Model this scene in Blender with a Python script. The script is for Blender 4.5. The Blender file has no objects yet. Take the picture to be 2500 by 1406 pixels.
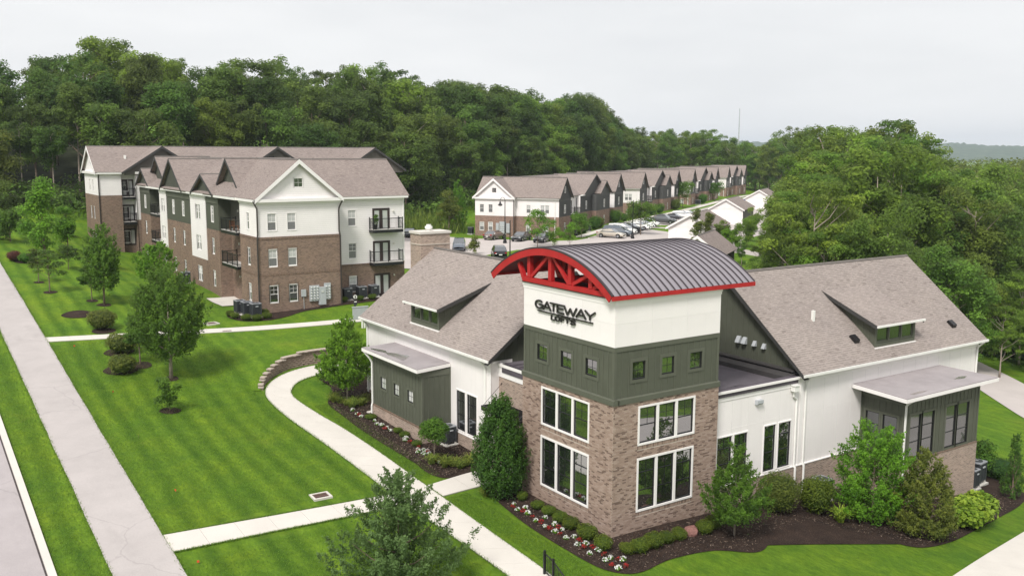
import bpy, bmesh, math, random
import numpy as np
from mathutils import Vector, Matrix

SC = bpy.context.scene
COL = SC.collection
PI = math.pi
rnd = random.Random(7)

# ------------------------------------------------------------------ camera
CAM = np.array([-27.027, -31.690, 17.943])
YAW, PITCH, ROLL, FPX = math.radians(55.950), math.radians(-8.253), math.radians(0.214), 2280.0
_f = Vector((math.cos(YAW) * math.cos(PITCH), math.sin(YAW) * math.cos(PITCH), math.sin(PITCH)))
_r = Vector((math.sin(YAW), -math.cos(YAW), 0))
_u = _r.cross(_f)
_r2 = _r * math.cos(ROLL) + _u * math.sin(ROLL)
_u2 = -_r * math.sin(ROLL) + _u * math.cos(ROLL)
cam_data = bpy.data.cameras.new('camera')
cam = bpy.data.objects.new('camera', cam_data)
COL.objects.link(cam)
cam.matrix_world = Matrix(((_r2.x, _u2.x, -_f.x, CAM[0]), (_r2.y, _u2.y, -_f.y, CAM[1]), (_r2.z, _u2.z, -_f.z, CAM[2]), (0, 0, 0, 1)))
cam_data.sensor_width = 36
cam_data.lens = FPX / 2500 * 36
cam_data.clip_start = 0.5
cam_data.clip_end = 12000
SC.camera = cam

# ------------------------------------------------------------------ sky, sun, exposure
SUN_EL, SUN_AZ = math.radians(50), math.radians(214)      # azimuth of the sun as seen from the scene, from +x towards +y
w = bpy.data.worlds.new('World'); SC.world = w; w.use_nodes = True
nt = w.node_tree; nt.nodes.clear()
def nd(nt, typ, **kw):
    n = nt.nodes.new(typ)
    for k, v in kw.items():
        if k.startswith('i_'):
            n.inputs[k[2:].replace('_', ' ')].default_value = v
        else:
            setattr(n, k, v)
    return n
sky = nd(nt, 'ShaderNodeTexSky', sky_type='NISHITA', sun_disc=False, sun_elevation=SUN_EL, sun_rotation=PI / 2 - SUN_AZ)
sky.air_density = 1.0; sky.dust_density = 4.0; sky.ozone_density = 1.0
tc = nd(nt, 'ShaderNodeTexCoord')
mp = nd(nt, 'ShaderNodeMapping'); mp.inputs['Scale'].default_value = (1.0, 1.0, 4.5)
cl = nd(nt, 'ShaderNodeTexNoise'); cl.inputs['Scale'].default_value = 2.1; cl.inputs['Detail'].default_value = 6; cl.inputs['Roughness'].default_value = .52
cr = nd(nt, 'ShaderNodeValToRGB')
cr.color_ramp.elements[0].position = .30; cr.color_ramp.elements[0].color = (7.6, 7.7, 7.82, 1)
cr.color_ramp.elements[1].position = .72; cr.color_ramp.elements[1].color = (9.3, 9.3, 9.28, 1)
mx = nd(nt, 'ShaderNodeMixRGB'); mx.inputs['Fac'].default_value = .95
bg = nd(nt, 'ShaderNodeBackground'); bg.inputs['Strength'].default_value = .1
wo = nd(nt, 'ShaderNodeOutputWorld')
L = nt.links.new
L(tc.outputs['Generated'], mp.inputs['Vector']); L(mp.outputs['Vector'], cl.inputs['Vector'])
L(cl.outputs['Fac'], cr.inputs['Fac']); L(sky.outputs['Color'], mx.inputs['Color1']); L(cr.outputs['Color'], mx.inputs['Color2'])
L(mx.outputs['Color'], bg.inputs['Color']); L(bg.outputs['Background'], wo.inputs['Surface'])
sd = bpy.data.lights.new('sun', 'SUN'); sd.energy = 3.3; sd.angle = math.radians(15); sd.color = (1.0, .965, .91)
so = bpy.data.objects.new('sun', sd); COL.objects.link(so)
_sv = Vector((math.cos(SUN_EL) * math.cos(SUN_AZ), math.cos(SUN_EL) * math.sin(SUN_AZ), math.sin(SUN_EL)))
so.rotation_euler = _sv.to_track_quat('Z', 'Y').to_euler()
so.location = _sv * 120
vs = SC.view_settings
vs.view_transform = 'Standard'; vs.look = 'None'; vs.exposure = 0.2; vs.gamma = 1; vs.use_curve_mapping = False
SC.render.engine = 'CYCLES'
cy = SC.cycles
cy.max_bounces = 6; cy.diffuse_bounces = 3; cy.glossy_bounces = 3; cy.transmission_bounces = 3; cy.transparent_max_bounces = 6; cy.volume_bounces = 0
cy.use_denoising = True
try: cy.denoiser = 'OPENIMAGEDENOISE'
except Exception: pass
cy.sample_clamp_indirect = 6

# ------------------------------------------------------------------ helpers: objects and tags
def tag(o, label=None, cat=None, group=None, kind=None):
    if label: o['label'] = label
    if cat: o['category'] = cat
    if group: o['group'] = group
    if kind: o['kind'] = kind
    return o
def thing(name, label, cat, loc=(0, 0, 0), rz=0.0, group=None, scale=None):
    o = bpy.data.objects.new(name, None); COL.objects.link(o)
    o.empty_display_size = .3
    o.location = loc; o.rotation_euler = (0, 0, rz)
    if scale is not None: o.scale = scale if hasattr(scale, '__len__') else (scale,) * 3
    return tag(o, label, cat, group)
WSET = set()      # things whose parts are written in world coordinates
def world_thing(*a, **k):
    o = thing(*a, **k); WSET.add(o.name); return o
def put(name, me, parent=None, loc=(0, 0, 0), rz=0.0, rot=None, scale=None):
    o = bpy.data.objects.new(name, me); COL.objects.link(o)
    o.parent = parent; o.location = loc
    o.rotation_euler = rot if rot is not None else (0, 0, rz)
    if scale is not None: o.scale = scale if hasattr(scale, '__len__') else (scale,) * 3
    return o
def copy_tree(o, parent=None, **props):
    c = o.copy(); COL.objects.link(c); c.parent = parent
    for k, v in props.items(): c[k] = v
    for ch in o.children: copy_tree(ch, c)
    return c

# ------------------------------------------------------------------ helpers: mesh building
def V3(p): return np.array(p, float)
class MB:
    def __init__(s): s.v = []; s.f = []; s.t = []
    def face(s, pts, tone=.5):
        i = len(s.v); s.v += [tuple(map(float, p)) for p in pts]; s.f.append(tuple(range(i, i + len(pts)))); s.t.append(tone); return s
    def box(s, x0, y0, z0, x1, y1, z1, tone=.5):
        return s.obox((x0, y0, z0), (x1 - x0, 0, 0), (0, y1 - y0, 0), (0, 0, z1 - z0), tone)
    def obox(s, o, a, b, c, tone=.5):
        o, a, b, c = V3(o), V3(a), V3(b), V3(c)
        if np.dot(np.cross(a, b), c) < 0: a, b = b, a
        P = [o, o + a, o + a + b, o + b, o + c, o + a + c, o + a + b + c, o + b + c]
        i = len(s.v); s.v += [tuple(p) for p in P]
        for q in ((0, 3, 2, 1), (4, 5, 6, 7), (0, 1, 5, 4), (1, 2, 6, 5), (2, 3, 7, 6), (3, 0, 4, 7)):
            s.f.append(tuple(i + k for k in q)); s.t.append(tone)
        return s
    def beam(s, p, q, w, h, up=(0, 0, 1), tone=.5):
        p, q, up = V3(p), V3(q), V3(up); d = q - p
        a = np.cross(d, up); n = np.linalg.norm(a)
        if n < 1e-6: a = np.cross(d, (1, 0, 0)); n = np.linalg.norm(a)
        a /= n; b = np.cross(a, d); b /= np.linalg.norm(b)
        return s.obox(p - a * w / 2 - b * h / 2, d, a * w, b * h, tone)
    def prism(s, poly, vec, tone=.5):
        poly = [V3(p) for p in poly]; vec = V3(vec); n = len(poly)
        nn = np.zeros(3)
        for i in range(n): nn += np.cross(poly[i], poly[(i + 1) % n])
        if np.dot(nn, vec) > 0: poly = poly[::-1]
        i0 = len(s.v); s.v += [tuple(p) for p in poly] + [tuple(p + vec) for p in poly]
        s.f.append(tuple(i0 + k for k in range(n))); s.f.append(tuple(i0 + n + k for k in reversed(range(n)))); s.t += [tone, tone]
        for k in range(n):
            k2 = (k + 1) % n
            s.f.append((i0 + k2, i0 + k, i0 + n + k, i0 + n + k2)); s.t.append(tone)
        return s
    def tube(s, pts, r, n=8, tone=.5, caps=True):
        pts = [V3(p) for p in pts]; rs = r if hasattr(r, '__len__') else [r] * len(pts); rings = []
        up = np.array((0.31, 0.17, .93))
        for k, p in enumerate(pts):
            d = pts[min(k + 1, len(pts) - 1)] - pts[max(k - 1, 0)]; d = d / (np.linalg.norm(d) + 1e-9)
            a = np.cross(d, up); a /= (np.linalg.norm(a) + 1e-9); b = np.cross(d, a)
            i0 = len(s.v)
            for j in range(n):
                t = 2 * PI * j / n; s.v.append(tuple(p + rs[k] * (a * math.cos(t) + b * math.sin(t))))
            rings.append(i0)
        for k in range(len(rings) - 1):
            for j in range(n):
                j2 = (j + 1) % n
                s.f.append((rings[k] + j, rings[k + 1] + j, rings[k + 1] + j2, rings[k] + j2)); s.t.append(tone)
        if caps:
            s.f.append(tuple(rings[0] + j for j in range(n))); s.f.append(tuple(rings[-1] + j for j in reversed(range(n)))); s.t += [tone, tone]
        return s
    def lathe(s, prof, n=16, o=(0, 0, 0), tone=.5):
        rings = []
        for r, z in prof:
            rings.append(len(s.v))
            for j in range(n):
                t = 2 * PI * j / n; s.v.append((o[0] + r * math.cos(t), o[1] + r * math.sin(t), o[2] + z))
        for k in range(len(rings) - 1):
            for j in range(n):
                j2 = (j + 1) % n
                s.f.append((rings[k] + j, rings[k] + j2, rings[k + 1] + j2, rings[k + 1] + j)); s.t.append(tone)
        s.f.append(tuple(rings[0] + j for j in reversed(range(n)))); s.f.append(tuple(rings[-1] + j for j in range(n))); s.t += [tone, tone]
        return s
    def mesh(s, name, mat, smooth=False):
        return make_mesh(name, s.v, s.f, mat, s.t, smooth)
    def obj(s, name, mat, parent=None, smooth=False, **kw):
        o = put(name, s.mesh(name, mat, smooth), parent, **kw)
        if parent is not None and parent.name in WSET: o.location = o.location - parent.location
        return o

def make_mesh(name, verts, faces, mat, tones=None, smooth=False, uv=True):
    me = bpy.data.meshes.new(name)
    me.from_pydata(verts, [], faces)
    mats = mat if isinstance(mat, (list, tuple)) else [mat]
    for m in mats: me.materials.append(MAT[m] if isinstance(m, str) else m)
    if uv and len(faces):
        nl = len(me.loops); vi = np.empty(nl, np.int32); me.loops.foreach_get('vertex_index', vi)
        co = np.empty(len(me.vertices) * 3, np.float32); me.vertices.foreach_get('co', co); co = co.reshape(-1, 3)
        npol = len(me.polygons); ls = np.empty(npol, np.int32); lt = np.empty(npol, np.int32); nr = np.empty(npol * 3, np.float32)
        me.polygons.foreach_get('loop_start', ls); me.polygons.foreach_get('loop_total', lt); me.polygons.foreach_get('normal', nr); nr = nr.reshape(-1, 3)
        t = np.stack([-nr[:, 1], nr[:, 0], np.zeros(npol)], 1); ln = np.linalg.norm(t, axis=1)
        flat = ln < 1e-3; t[flat] = (1, 0, 0); ln[flat] = 1; t /= ln[:, None]
        b = np.cross(nr, t); b[flat] = (0, 1, 0)
        pid = np.repeat(np.arange(npol), lt)
        P = co[vi]
        uvs = np.stack([(P * t[pid]).sum(1), (P * b[pid]).sum(1)], 1).astype(np.float32)
        me.uv_layers.new(name='UVMap'); me.uv_layers[0].data.foreach_set('uv', uvs.ravel())
    if tones is not None and len(tones) == len(me.polygons):
        at = me.attributes.new('tone', 'FLOAT', 'FACE'); at.data.foreach_set('value', np.array(tones, np.float32))
    if smooth: me.polygons.foreach_set('use_smooth', np.ones(len(me.polygons), bool))
    me.update()
    return me

# ------------------------------------------------------------------ materials
MAT = {}
def srgb(r, g, b):
    f = lambda c: (c / 255 / 12.92) if c / 255 <= .04045 else ((c / 255 + .055) / 1.055) ** 2.4
    return (f(r), f(g), f(b), 1)
class MN:
    """small node-building shorthand"""
    def __init__(s, name):
        m = bpy.data.materials.new(name); m.use_nodes = True; s.m = m; s.nt = m.node_tree; s.nt.nodes.clear()
        s.out = s.nt.nodes.new('ShaderNodeOutputMaterial'); s.b = s.nt.nodes.new('ShaderNodeBsdfPrincipled')
        s.nt.links.new(s.b.outputs[0], s.out.inputs['Surface']); MAT[name] = m
    def n(s, typ, **kw): return nd(s.nt, typ, **kw)
    def l(s, a, b): s.nt.links.new(a, b)
    def coord(s, kind='UV', scale=None):
        t = s.n('ShaderNodeTexCoord'); o = t.outputs[kind]
        if scale is not None:
            m = s.n('ShaderNodeMapping'); m.inputs['Scale'].default_value = scale if hasattr(scale, '__len__') else (scale,) * 3
            s.l(o, m.inputs['Vector']); o = m.outputs['Vector']
        return o
    def noise(s, vec, scale, detail=4, rough=.55):
        t = s.n('ShaderNodeTexNoise'); t.inputs['Scale'].default_value = scale; t.inputs['Detail'].default_value = detail; t.inputs['Roughness'].default_value = rough
        s.l(vec, t.inputs['Vector']); return t.outputs['Fac']
    def ramp(s, fac, stops):
        r = s.n('ShaderNodeValToRGB'); e = r.color_ramp.elements
        while len(e) < len(stops): e.new(.5)
        for k, (p, c) in enumerate(stops): e[k].position = p; e[k].color = c if len(c) == 4 else (*c, 1)
        s.l(fac, r.inputs['Fac']); return r.outputs['Color']
    def mix(s, a, b, fac, mode='MIX'):
        m = s.n('ShaderNodeMixRGB', blend_type=mode)
        for x, i in ((a, 'Color1'), (b, 'Color2'), (fac, 'Fac')):
            if hasattr(x, 'links'): s.l(x, m.inputs[i])
            else: m.inputs[i].default_value = x if not (i != 'Fac' and len(x) == 3) else (*x, 1)
        return m.outputs['Color']
    def math(s, op, a, b=0.0):
        m = s.n('ShaderNodeMath', operation=op)
        for x, i in ((a, 0), (b, 1)):
            if hasattr(x, 'links'): s.l(x, m.inputs[i])
            else: m.inputs[i].default_value = x
        return m.outputs[0]
    def bump(s, h, strength=.3, dist=.02):
        b = s.n('ShaderNodeBump'); b.inputs['Strength'].default_value = strength; b.inputs['Distance'].default_value = dist
        s.l(h, b.inputs['Height']); s.l(b.outputs['Normal'], s.b.inputs['Normal'])
    def fin(s, col=None, rough=.6, spec=.3, metal=0.0):
        if col is not None:
            if hasattr(col, 'links'): s.l(col, s.b.inputs['Base Color'])
            else: s.b.inputs['Base Color'].default_value = col if len(col) == 4 else (*col, 1)
        if hasattr(rough, 'links'): s.l(rough, s.b.inputs['Roughness'])
        else: s.b.inputs['Roughness'].default_value = rough
        s.b.inputs['Specular IOR Level'].default_value = spec; s.b.inputs['Metallic'].default_value = metal
        return s.m
def sc(c, k): return tuple(min(1, x * k) for x in c[:3]) + (1,)
def plain(name, col, rough=.6, var=.12, scale=3.0, spec=.3, metal=0.0, bump=0, bscale=40, coord='Object', dirt=0.0):
    m = MN(name); v = m.coord(coord)
    f = m.noise(v, scale, 5)
    c = m.ramp(f, [(.28, sc(col, 1 - var)), (.72, sc(col, 1 + var))])
    if dirt:
        f2 = m.noise(v, scale * .23, 6, .7); k = m.ramp(f2, [(.5, (0, 0, 0, 1)), (.78, (1, 1, 1, 1))])
        c = m.mix(c, sc(col, .62), m.math('MULTIPLY', k, dirt))
    if bump: m.bump(m.noise(v, bscale, 4), bump, .01)
    return m.fin(c, rough, spec, metal)

def brick_material(name, light, dark, mortar, bw=.2127, bh=.0677, odd=.18, mort=.0095):
    m = MN(name); v = m.coord('UV')
    def bt(c1, c2, cm, bias=0.0):
        t = m.n('ShaderNodeTexBrick'); t.inputs['Scale'].default_value = 1; t.inputs['Brick Width'].default_value = bw; t.inputs['Row Height'].default_value = bh
        t.inputs['Mortar Size'].default_value = mort; t.inputs['Mortar Smooth'].default_value = .1; t.inputs['Bias'].default_value = bias
        t.inputs['Color1'].default_value = c1; t.inputs['Color2'].default_value = c2; t.inputs['Mortar'].default_value = cm
        m.l(v, t.inputs['Vector']); return t
    t = bt((1, 1, 1, 1), (0, 0, 0, 1), (.5, .5, .5, 1))
    c = m.ramp(t.outputs['Color'], [(0.0, dark), (odd, dark), (odd + .12, sc(light, .8)), (.6, light), (1, sc(light, 1.22))])
    big = m.noise(m.coord('Object'), .5, 5, .6)
    c = m.mix(c, m.ramp(big, [(.3, (.8, .8, .8, 1)), (.7, (1.12, 1.1, 1.08, 1))]), 1.0, 'MULTIPLY')
    c = m.mix(c, mortar, t.outputs['Fac'])
    h = m.math('SUBTRACT', 1.0, t.outputs['Fac']); m.bump(h, .5, .008)
    return m.fin(c, .85, .2)
def shingle_material(name, a, b, c3):
    m = MN(name); v = m.coord('UV')
    t = m.n('ShaderNodeTexBrick', offset=.37); t.inputs['Scale'].default_value = 1; t.inputs['Brick Width'].default_value = .33; t.inputs['Row Height'].default_value = .145
    t.inputs['Mortar Size'].default_value = .010; t.inputs['Mortar Smooth'].default_value = .3
    t.inputs['Color1'].default_value = (1, 1, 1, 1); t.inputs['Color2'].default_value = (0, 0, 0, 1); t.inputs['Mortar'].default_value = (.4, .4, .4, 1)
    m.l(v, t.inputs['Vector'])
    c = m.ramp(t.outputs['Color'], [(0, c3), (.05, a), (.6, b), (1, sc(b, 1.04))])
    f = m.noise(m.coord('Object'), .3, 6, .65)
    c = m.mix(c, m.ramp(f, [(.3, (.93, .92, .93, 1)), (.7, (1.06, 1.05, 1.04, 1))]), 1.0, 'MULTIPLY')
    g = m.noise(m.coord('Object'), 40, 2)
    c = m.mix(c, m.ramp(g, [(.3, (.82, .82, .82, 1)), (.7, (1.15, 1.15, 1.15, 1))]), .6, 'MULTIPLY')
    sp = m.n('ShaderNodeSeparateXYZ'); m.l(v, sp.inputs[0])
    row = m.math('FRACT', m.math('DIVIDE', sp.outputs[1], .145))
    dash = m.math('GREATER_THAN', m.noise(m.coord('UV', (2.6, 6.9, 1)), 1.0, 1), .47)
    c = m.mix(c, sc(c3, .5), m.math('MULTIPLY', m.math('MULTIPLY', m.math('GREATER_THAN', row, .80), dash), .75))  # broken shadow line below each shingle butt, painted into the colour
    m.bump(m.math('ADD', m.math('MULTIPLY', row, -1.0), m.math('MULTIPLY', t.outputs['Fac'], -.4)), .5, .018)
    return m.fin(c, .9, .15)
def lap_material(name, col, step=.17):
    m = MN(name); v = m.coord('UV'); sp = m.n('ShaderNodeSeparateXYZ'); m.l(v, sp.inputs[0])
    row = m.math('FRACT', m.math('DIVIDE', sp.outputs[1], step))
    f = m.noise(m.coord('Object'), .7, 5)
    c = m.ramp(f, [(.3, sc(col, .95)), (.7, sc(col, 1.03))])
    c = m.mix(c, sc(col, .6), m.math('MULTIPLY', m.math('GREATER_THAN', row, .93), .6))
    m.bump(m.math('MULTIPLY', row, -1.0), .5, .015)
    return m.fin(c, .55, .3)
def leaf_material(name, dark, light, trans=.3, hue=.03, var=.35):
    m = MN(name)
    a = m.n('ShaderNodeAttribute', attribute_name='tone')
    oi = m.n('ShaderNodeObjectInfo')
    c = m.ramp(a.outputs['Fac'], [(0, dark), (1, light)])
    h = m.n('ShaderNodeHueSaturation'); m.l(c, h.inputs['Color'])
    m.l(m.math('ADD', .5 - hue / 2, m.math('MULTIPLY', oi.outputs['Random'], hue)), h.inputs['Hue'])
    m.l(m.math('ADD', 1 - var / 2, m.math('MULTIPLY', m.math('FRACT', m.math('MULTIPLY', oi.outputs['Random'], 7.31)), var)), h.inputs['Value'])
    col = h.outputs['Color']
    m.fin(col, .62, .22)
    tr = m.n('ShaderNodeBsdfTranslucent'); m.l(m.mix(col, (1.0, 1.25, .5, 1), .25, 'MIX'), tr.inputs['Color'])
    mxs = m.n('ShaderNodeMixShader'); mxs.inputs[0].default_value = trans
    m.l(m.b.outputs[0], mxs.inputs[1]); m.l(tr.outputs[0], mxs.inputs[2]); m.l(mxs.outputs[0], m.out.inputs['Surface'])
    return m.m
def glass_material(name, tint=(.012, .014, .016, 1), refl=.32, rough=.02, wob=.04):
    m = MN(name)
    m.fin(tint, .25, .5)
    g = m.n('ShaderNodeBsdfGlossy'); g.inputs['Roughness'].default_value = rough; g.inputs['Color'].default_value = (.95, .97, 1, 1)
    if wob:
        bp = m.n('ShaderNodeBump'); bp.inputs['Strength'].default_value = wob; bp.inputs['Distance'].default_value = .02
        m.l(m.noise(m.coord('Object'), .9, 2), bp.inputs['Height']); m.l(bp.outputs['Normal'], g.inputs['Normal'])
    fr = m.n('ShaderNodeFresnel'); fr.inputs['IOR'].default_value = 1.5
    fac = m.math('ADD', refl, m.math('MULTIPLY', fr.outputs[0], 1 - refl))
    mxs = m.n('ShaderNodeMixShader'); m.l(fac, mxs.inputs[0]); m.l(m.b.outputs[0], mxs.inputs[1]); m.l(g.outputs[0], mxs.inputs[2]); m.l(mxs.outputs[0], m.out.inputs['Surface'])
    return m.m

WHITE = (.825, .785, .775, 1)
m = MN('white_board'); v = m.coord('Object'); f = m.noise(v, .6, 5); fs = m.noise(m.coord('Object', (2.2, 2.2, .12)), 1.6, 5, .65)
c = m.ramp(f, [(.3, sc(WHITE, .96)), (.7, sc(WHITE, 1.03))]); c = m.mix(c, sc(WHITE, .80), m.math('MULTIPLY', m.ramp(fs, [(.55, (0, 0, 0, 1)), (.8, (1, 1, 1, 1))]), .35)); m.fin(c, .5, .3)
plain('white_trim', (.83, .797, .785, 1), .45, .03, .8, .35)
plain('gutter_white', (.78, .77, .74, 1), .4, .05, 1.5, .4)
plain('gutter_brown', (.055, .045, .042, 1), .4, .1, 2, .4)
plain('green_board', (.088, .094, .070, 1), .6, .10, 1.2, .3, bump=.15, bscale=90)
plain('green_trim', (.100, .106, .080, 1), .55, .08, 1.0, .3)
plain('charcoal_board', (.082, .082, .08, 1), .6, .12, 1.2, .3)
plain('charcoal_trim', (.052, .051, .05, 1), .55, .1, 1.0, .3)
plain('brown_board', (.10, .092, .080, 1), .6, .10, 1.0, .3)
plain('black_metal', (.012, .012, .013, 1), .42, .2, 3, .4)
plain('black_sash', (.014, .014, .015, 1), .4, .15, 3, .4)
plain('letter_black', (.022, .021, .018, 1), .45, .2, 3, .4)
plain('red_paint', (.40, .018, .020, 1), .45, .12, 1.6, .35)
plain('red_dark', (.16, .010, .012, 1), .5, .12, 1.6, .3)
plain('metal_roof', (.275, .250, .275, 1), .42, .05, .9, .5, metal=.25)
plain('metal_seam', (.062, .052, .058, 1), .4, .1, .9, .5, metal=.35)
plain('membrane', (.13, .115, .13, 1), .75, .25, .7, .3, dirt=.5)
plain('membrane_dark', (.085, .072, .085, 1), .7, .25, .9, .3, dirt=.4)
plain('membrane_light', (.31, .28, .285, 1), .8, .12, .9, .25, dirt=.35, bump=.2, bscale=70)
plain('flashing', (.06, .056, .056, 1), .45, .15, 1.4, .4)
plain('shingle_edge', (.13, .115, .105, 1), .85, .15, 2)
plain('mortar_tan', (.47, .405, .35, 1), .9, .12, 6)
plain('concrete', (.58, .545, .50, 1), .85, .05, .8, .2, bump=.15, bscale=50, dirt=.08)
plain('concrete_joint', (.30, .28, .26, 1), .9, .1, 2)
plain('concrete_lot', (.47, .425, .405, 1), .9, .07, .25, .2, dirt=.25)
def paving(name, col):
    m = MN(name); v = m.coord('Object'); f = m.noise(v, .5, 6, .65); g = m.noise(v, 18, 4, .7)
    c = m.ramp(f, [(.3, sc(col, .90)), (.55, col), (.75, sc(col, 1.06))])
    c = m.mix(c, m.ramp(g, [(.25, (.84, .84, .84, 1)), (.75, (1.12, 1.12, 1.12, 1))]), .7, 'MULTIPLY')
    st_m = m.ramp(m.noise(m.coord('Object', (1, .25, 1)), .55, 5, .7), [(.58, (0, 0, 0, 1)), (.74, (1, 1, 1, 1))]); c = m.mix(c, sc(col, .74), m.math('MULTIPLY', st_m, .4))
    vo = m.n('ShaderNodeTexVoronoi', feature='DISTANCE_TO_EDGE'); vo.inputs['Scale'].default_value = .11
    wv = m.n('ShaderNodeVectorMath', operation='ADD'); m.l(v, wv.inputs[0]); nz = m.n('ShaderNodeTexNoise'); nz.inputs['Scale'].default_value = .9; nz.inputs['Detail'].default_value = 5; m.l(v, nz.inputs['Vector']); m.l(nz.outputs['Color'], wv.inputs[1]); m.l(wv.outputs[0], vo.inputs['Vector'])
    crk = m.math('LESS_THAN', vo.outputs['Distance'], .004); c = m.mix(c, sc(col, .45), m.math('MULTIPLY', crk, .22))
    m.bump(g, .3, .01); return m.fin(c, .92, .15)
paving('asphalt_path', (.43, .395, .385, 1)); paving('asphalt_road', (.38, .345, .348, 1))
plain('joint_grey', (.70, .68, .665, 1), .7, .05, 2)
plain('tar_joint', (.06, .05, .05, 1), .9, .2, 3)
plain('ac_dark', (.045, .05, .055, 1), .5, .15, 3, .4)
plain('ac_top', (.26, .27, .29, 1), .45, .1, 3, .4)
plain('grey_metal', (.42, .44, .46, 1), .45, .06, 3, .4)
plain('meter_face', (.55, .56, .55, 1), .3, .1, 6, .5)
plain('pad', (.5, .48, .45, 1), .85, .1, 3)
plain('block_stone', (.25, .195, .155, 1), .95, .3, 5, .15, bump=.7, bscale=18)
plain('cap_stone', (.40, .34, .29, 1), .9, .15, 4, .15, bump=.3, bscale=25)
plain('drain_iron', (.13, .075, .065, 1), .8, .3, 8, .3)
plain('red_stone', (.22, .11, .095, 1), .9, .25, 4, .2, bump=.6, bscale=12)
plain('pale_stone', (.48, .44, .40, 1), .9, .2, 4, .2, bump=.5, bscale=12)
plain('bark', (.17, .13, .10, 1), .95, .35, 3, .15, bump=.6, bscale=14)
plain('bark_pale', (.30, .25, .21, 1), .95, .3, 3, .15, bump=.5, bscale=14)
plain('tyre', (.015, .015, .016, 1), .8, .2, 4)
plain('rim', (.45, .46, .48, 1), .3, .1, 4, .5, metal=.8)
plain('head_lamp', (.7, .72, .74, 1), .15, .05, 4, .6)
plain('tail_lamp', (.35, .01, .012, 1), .2, .1, 4, .6)
plain('flag_red', (.65, .08, .03, 1), .6, .1, 4)
plain('lamp_glass', (.7, .68, .6, 1), .3, .05, 4)
plain('patio_wood', (.32, .14, .07, 1), .6, .2, 4)
plain('door_brown', (.045, .03, .028, 1), .45, .1, 3, .4)
plain('curtain', (.55, .56, .54, 1), .8, .06, 2)
plain('pot_dark', (.03, .03, .03, 1), .6, .1, 3)
brick_material('brick_club', (.340, .248, .200, 1), (.20, .142, .115, 1), (.46, .395, .345, 1), odd=.08)
brick_material('brick_apartment', (.205, .135, .100, 1), (.105, .068, .054, 1), (.31, .24, .195, 1), odd=.10)
brick_material('brick_town', (.255, .16, .125, 1), (.13, .082, .066, 1), (.34, .26, .215, 1), odd=.10)
brick_material('brick_soldier', (.170, .105, .075, 1), (.085, .055, .042, 1), (.27, .21, .17, 1), bw=.072, bh=.21)
shingle_material('shingle_club', (.272, .235, .215, 1), (.300, .260, .239, 1), (.215, .182, .166, 1))
shingle_material('shingle_apartment', (.240, .200, .183, 1), (.268, .225, .206, 1), (.185, .152, .139, 1))
lap_material('lap_white', WHITE)
glass_material('glass_club', (.012, .013, .014, 1), .36, .015, .03)
glass_material('glass_dark', (.016, .017, .018, 1), .12, .05, .03)
glass_material('glass_blind', (.50, .51, .50, 1), .10, .08, 0)
glass_material('glass_screen', (.16, .165, .165, 1), .06, .15, 0)
glass_material('glass_car', (.012, .014, .016, 1), .22, .03, 0)
glass_material('puddle', (.020, .018, .020, 1), .10, .04, 0)

# ------------------------------------------------------------------ terrain: heights in metres, tower corner = (0, 0)
CP=[]
for y in (-60,-40,-30,-20,-10,0,10,20,30,40,50,60,70,80,90,100,110): CP.append((-18.7,y,.1*(y-9)))
CP+=[(-18.7,130,11.6),(-18.7,160,13)]
for y in (-60,-30,0,30,60,90,120): CP+=[(-32,y,.1*(y-9)-.2)]
CP+=[(-70,-30,-5),(-70,40,2),(-70,100,9),(-70,160,14),(-60,220,20),(-20,180,16),(-10,220,22)]
CP+=[(-1.5,16,.65),(-1.5,23,.95),(.5,28,1.2),(-4,12,.4),(-5,24,1.0),(1.2,9,.3),
(0,-2,.1),(-4,0,.1),(-8,8,.15),(-11,3,-.15),(7,-2,-.2),(12,-3,-.75),(20,-3,-1.7),(27,-3,-2.5),(33,0,-2.9),(34,-12,-3.4),(20,-14,-2.1),(8,-14,-1.0),(-4,-12,-.7),(-4,-30,-2),(20,-35,-3),(45,-30,-5),(48,5,-3.6),(60,-20,-6),(45,25,-3),
(10,5,.1),(25,8,-1.2),(12,28,1.6),(25,30,1.5),
(-.5,46,3.9),(7,46,4.15),(15,48,4.4),(-.5,56,3.85),(-.8,75,4.2),(-.8,96,5.2),(17,55,4.2),(8,38,3.4),(-6,40,3.3),(-10,60,5.0),(-10,80,6.7),(-8,98,7.6),(5,99,6.5),(20,99,6),(15,75,4.5),(30,60,4.0),(30,80,4.0),(30,48,2.8),
(45,75,4),(45,100,4),(45,118,4.6),(60,80,4),(60,100,4.05),(75,85,4),(100,100,4),(120,118,4),(170,150,4),(210,180,4),(75,60,3),(100,75,2.5),(140,100,1),(200,140,2),
(62,125,7),(45,140,9),(85,140,8),(110,155,8),(150,180,8),(200,215,8),(25,130,10),(0,130,11),(30,170,20),(80,180,16),(140,220,14),(0,170,18),(60,230,26),(150,280,20),(220,260,12),
(60,20,-4),(80,0,-6),(80,40,-3),(110,30,-6),(150,50,-6),(200,80,-5),(150,0,-10),(260,180,0),(260,100,-8)]
CP=np.array(CP,float)
def _k(r2): 
    r=np.sqrt(r2)
    return r   # biharmonic-like linear kernel -> no overshoot
def _fit():
    X=CP[:,:2];d=((X[:,None]-X[None])**2).sum(-1);K=-_k(d)+1e-6;n=len(X)
    P=np.c_[np.ones(n),X];A=np.zeros((n+3,n+3));A[:n,:n]=K+np.eye(n)*-1.0;A[:n,n:]=P;A[n:,:n]=P.T
    return np.linalg.solve(A,np.r_[CP[:,2],0,0,0])
_W=_fit()
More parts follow.
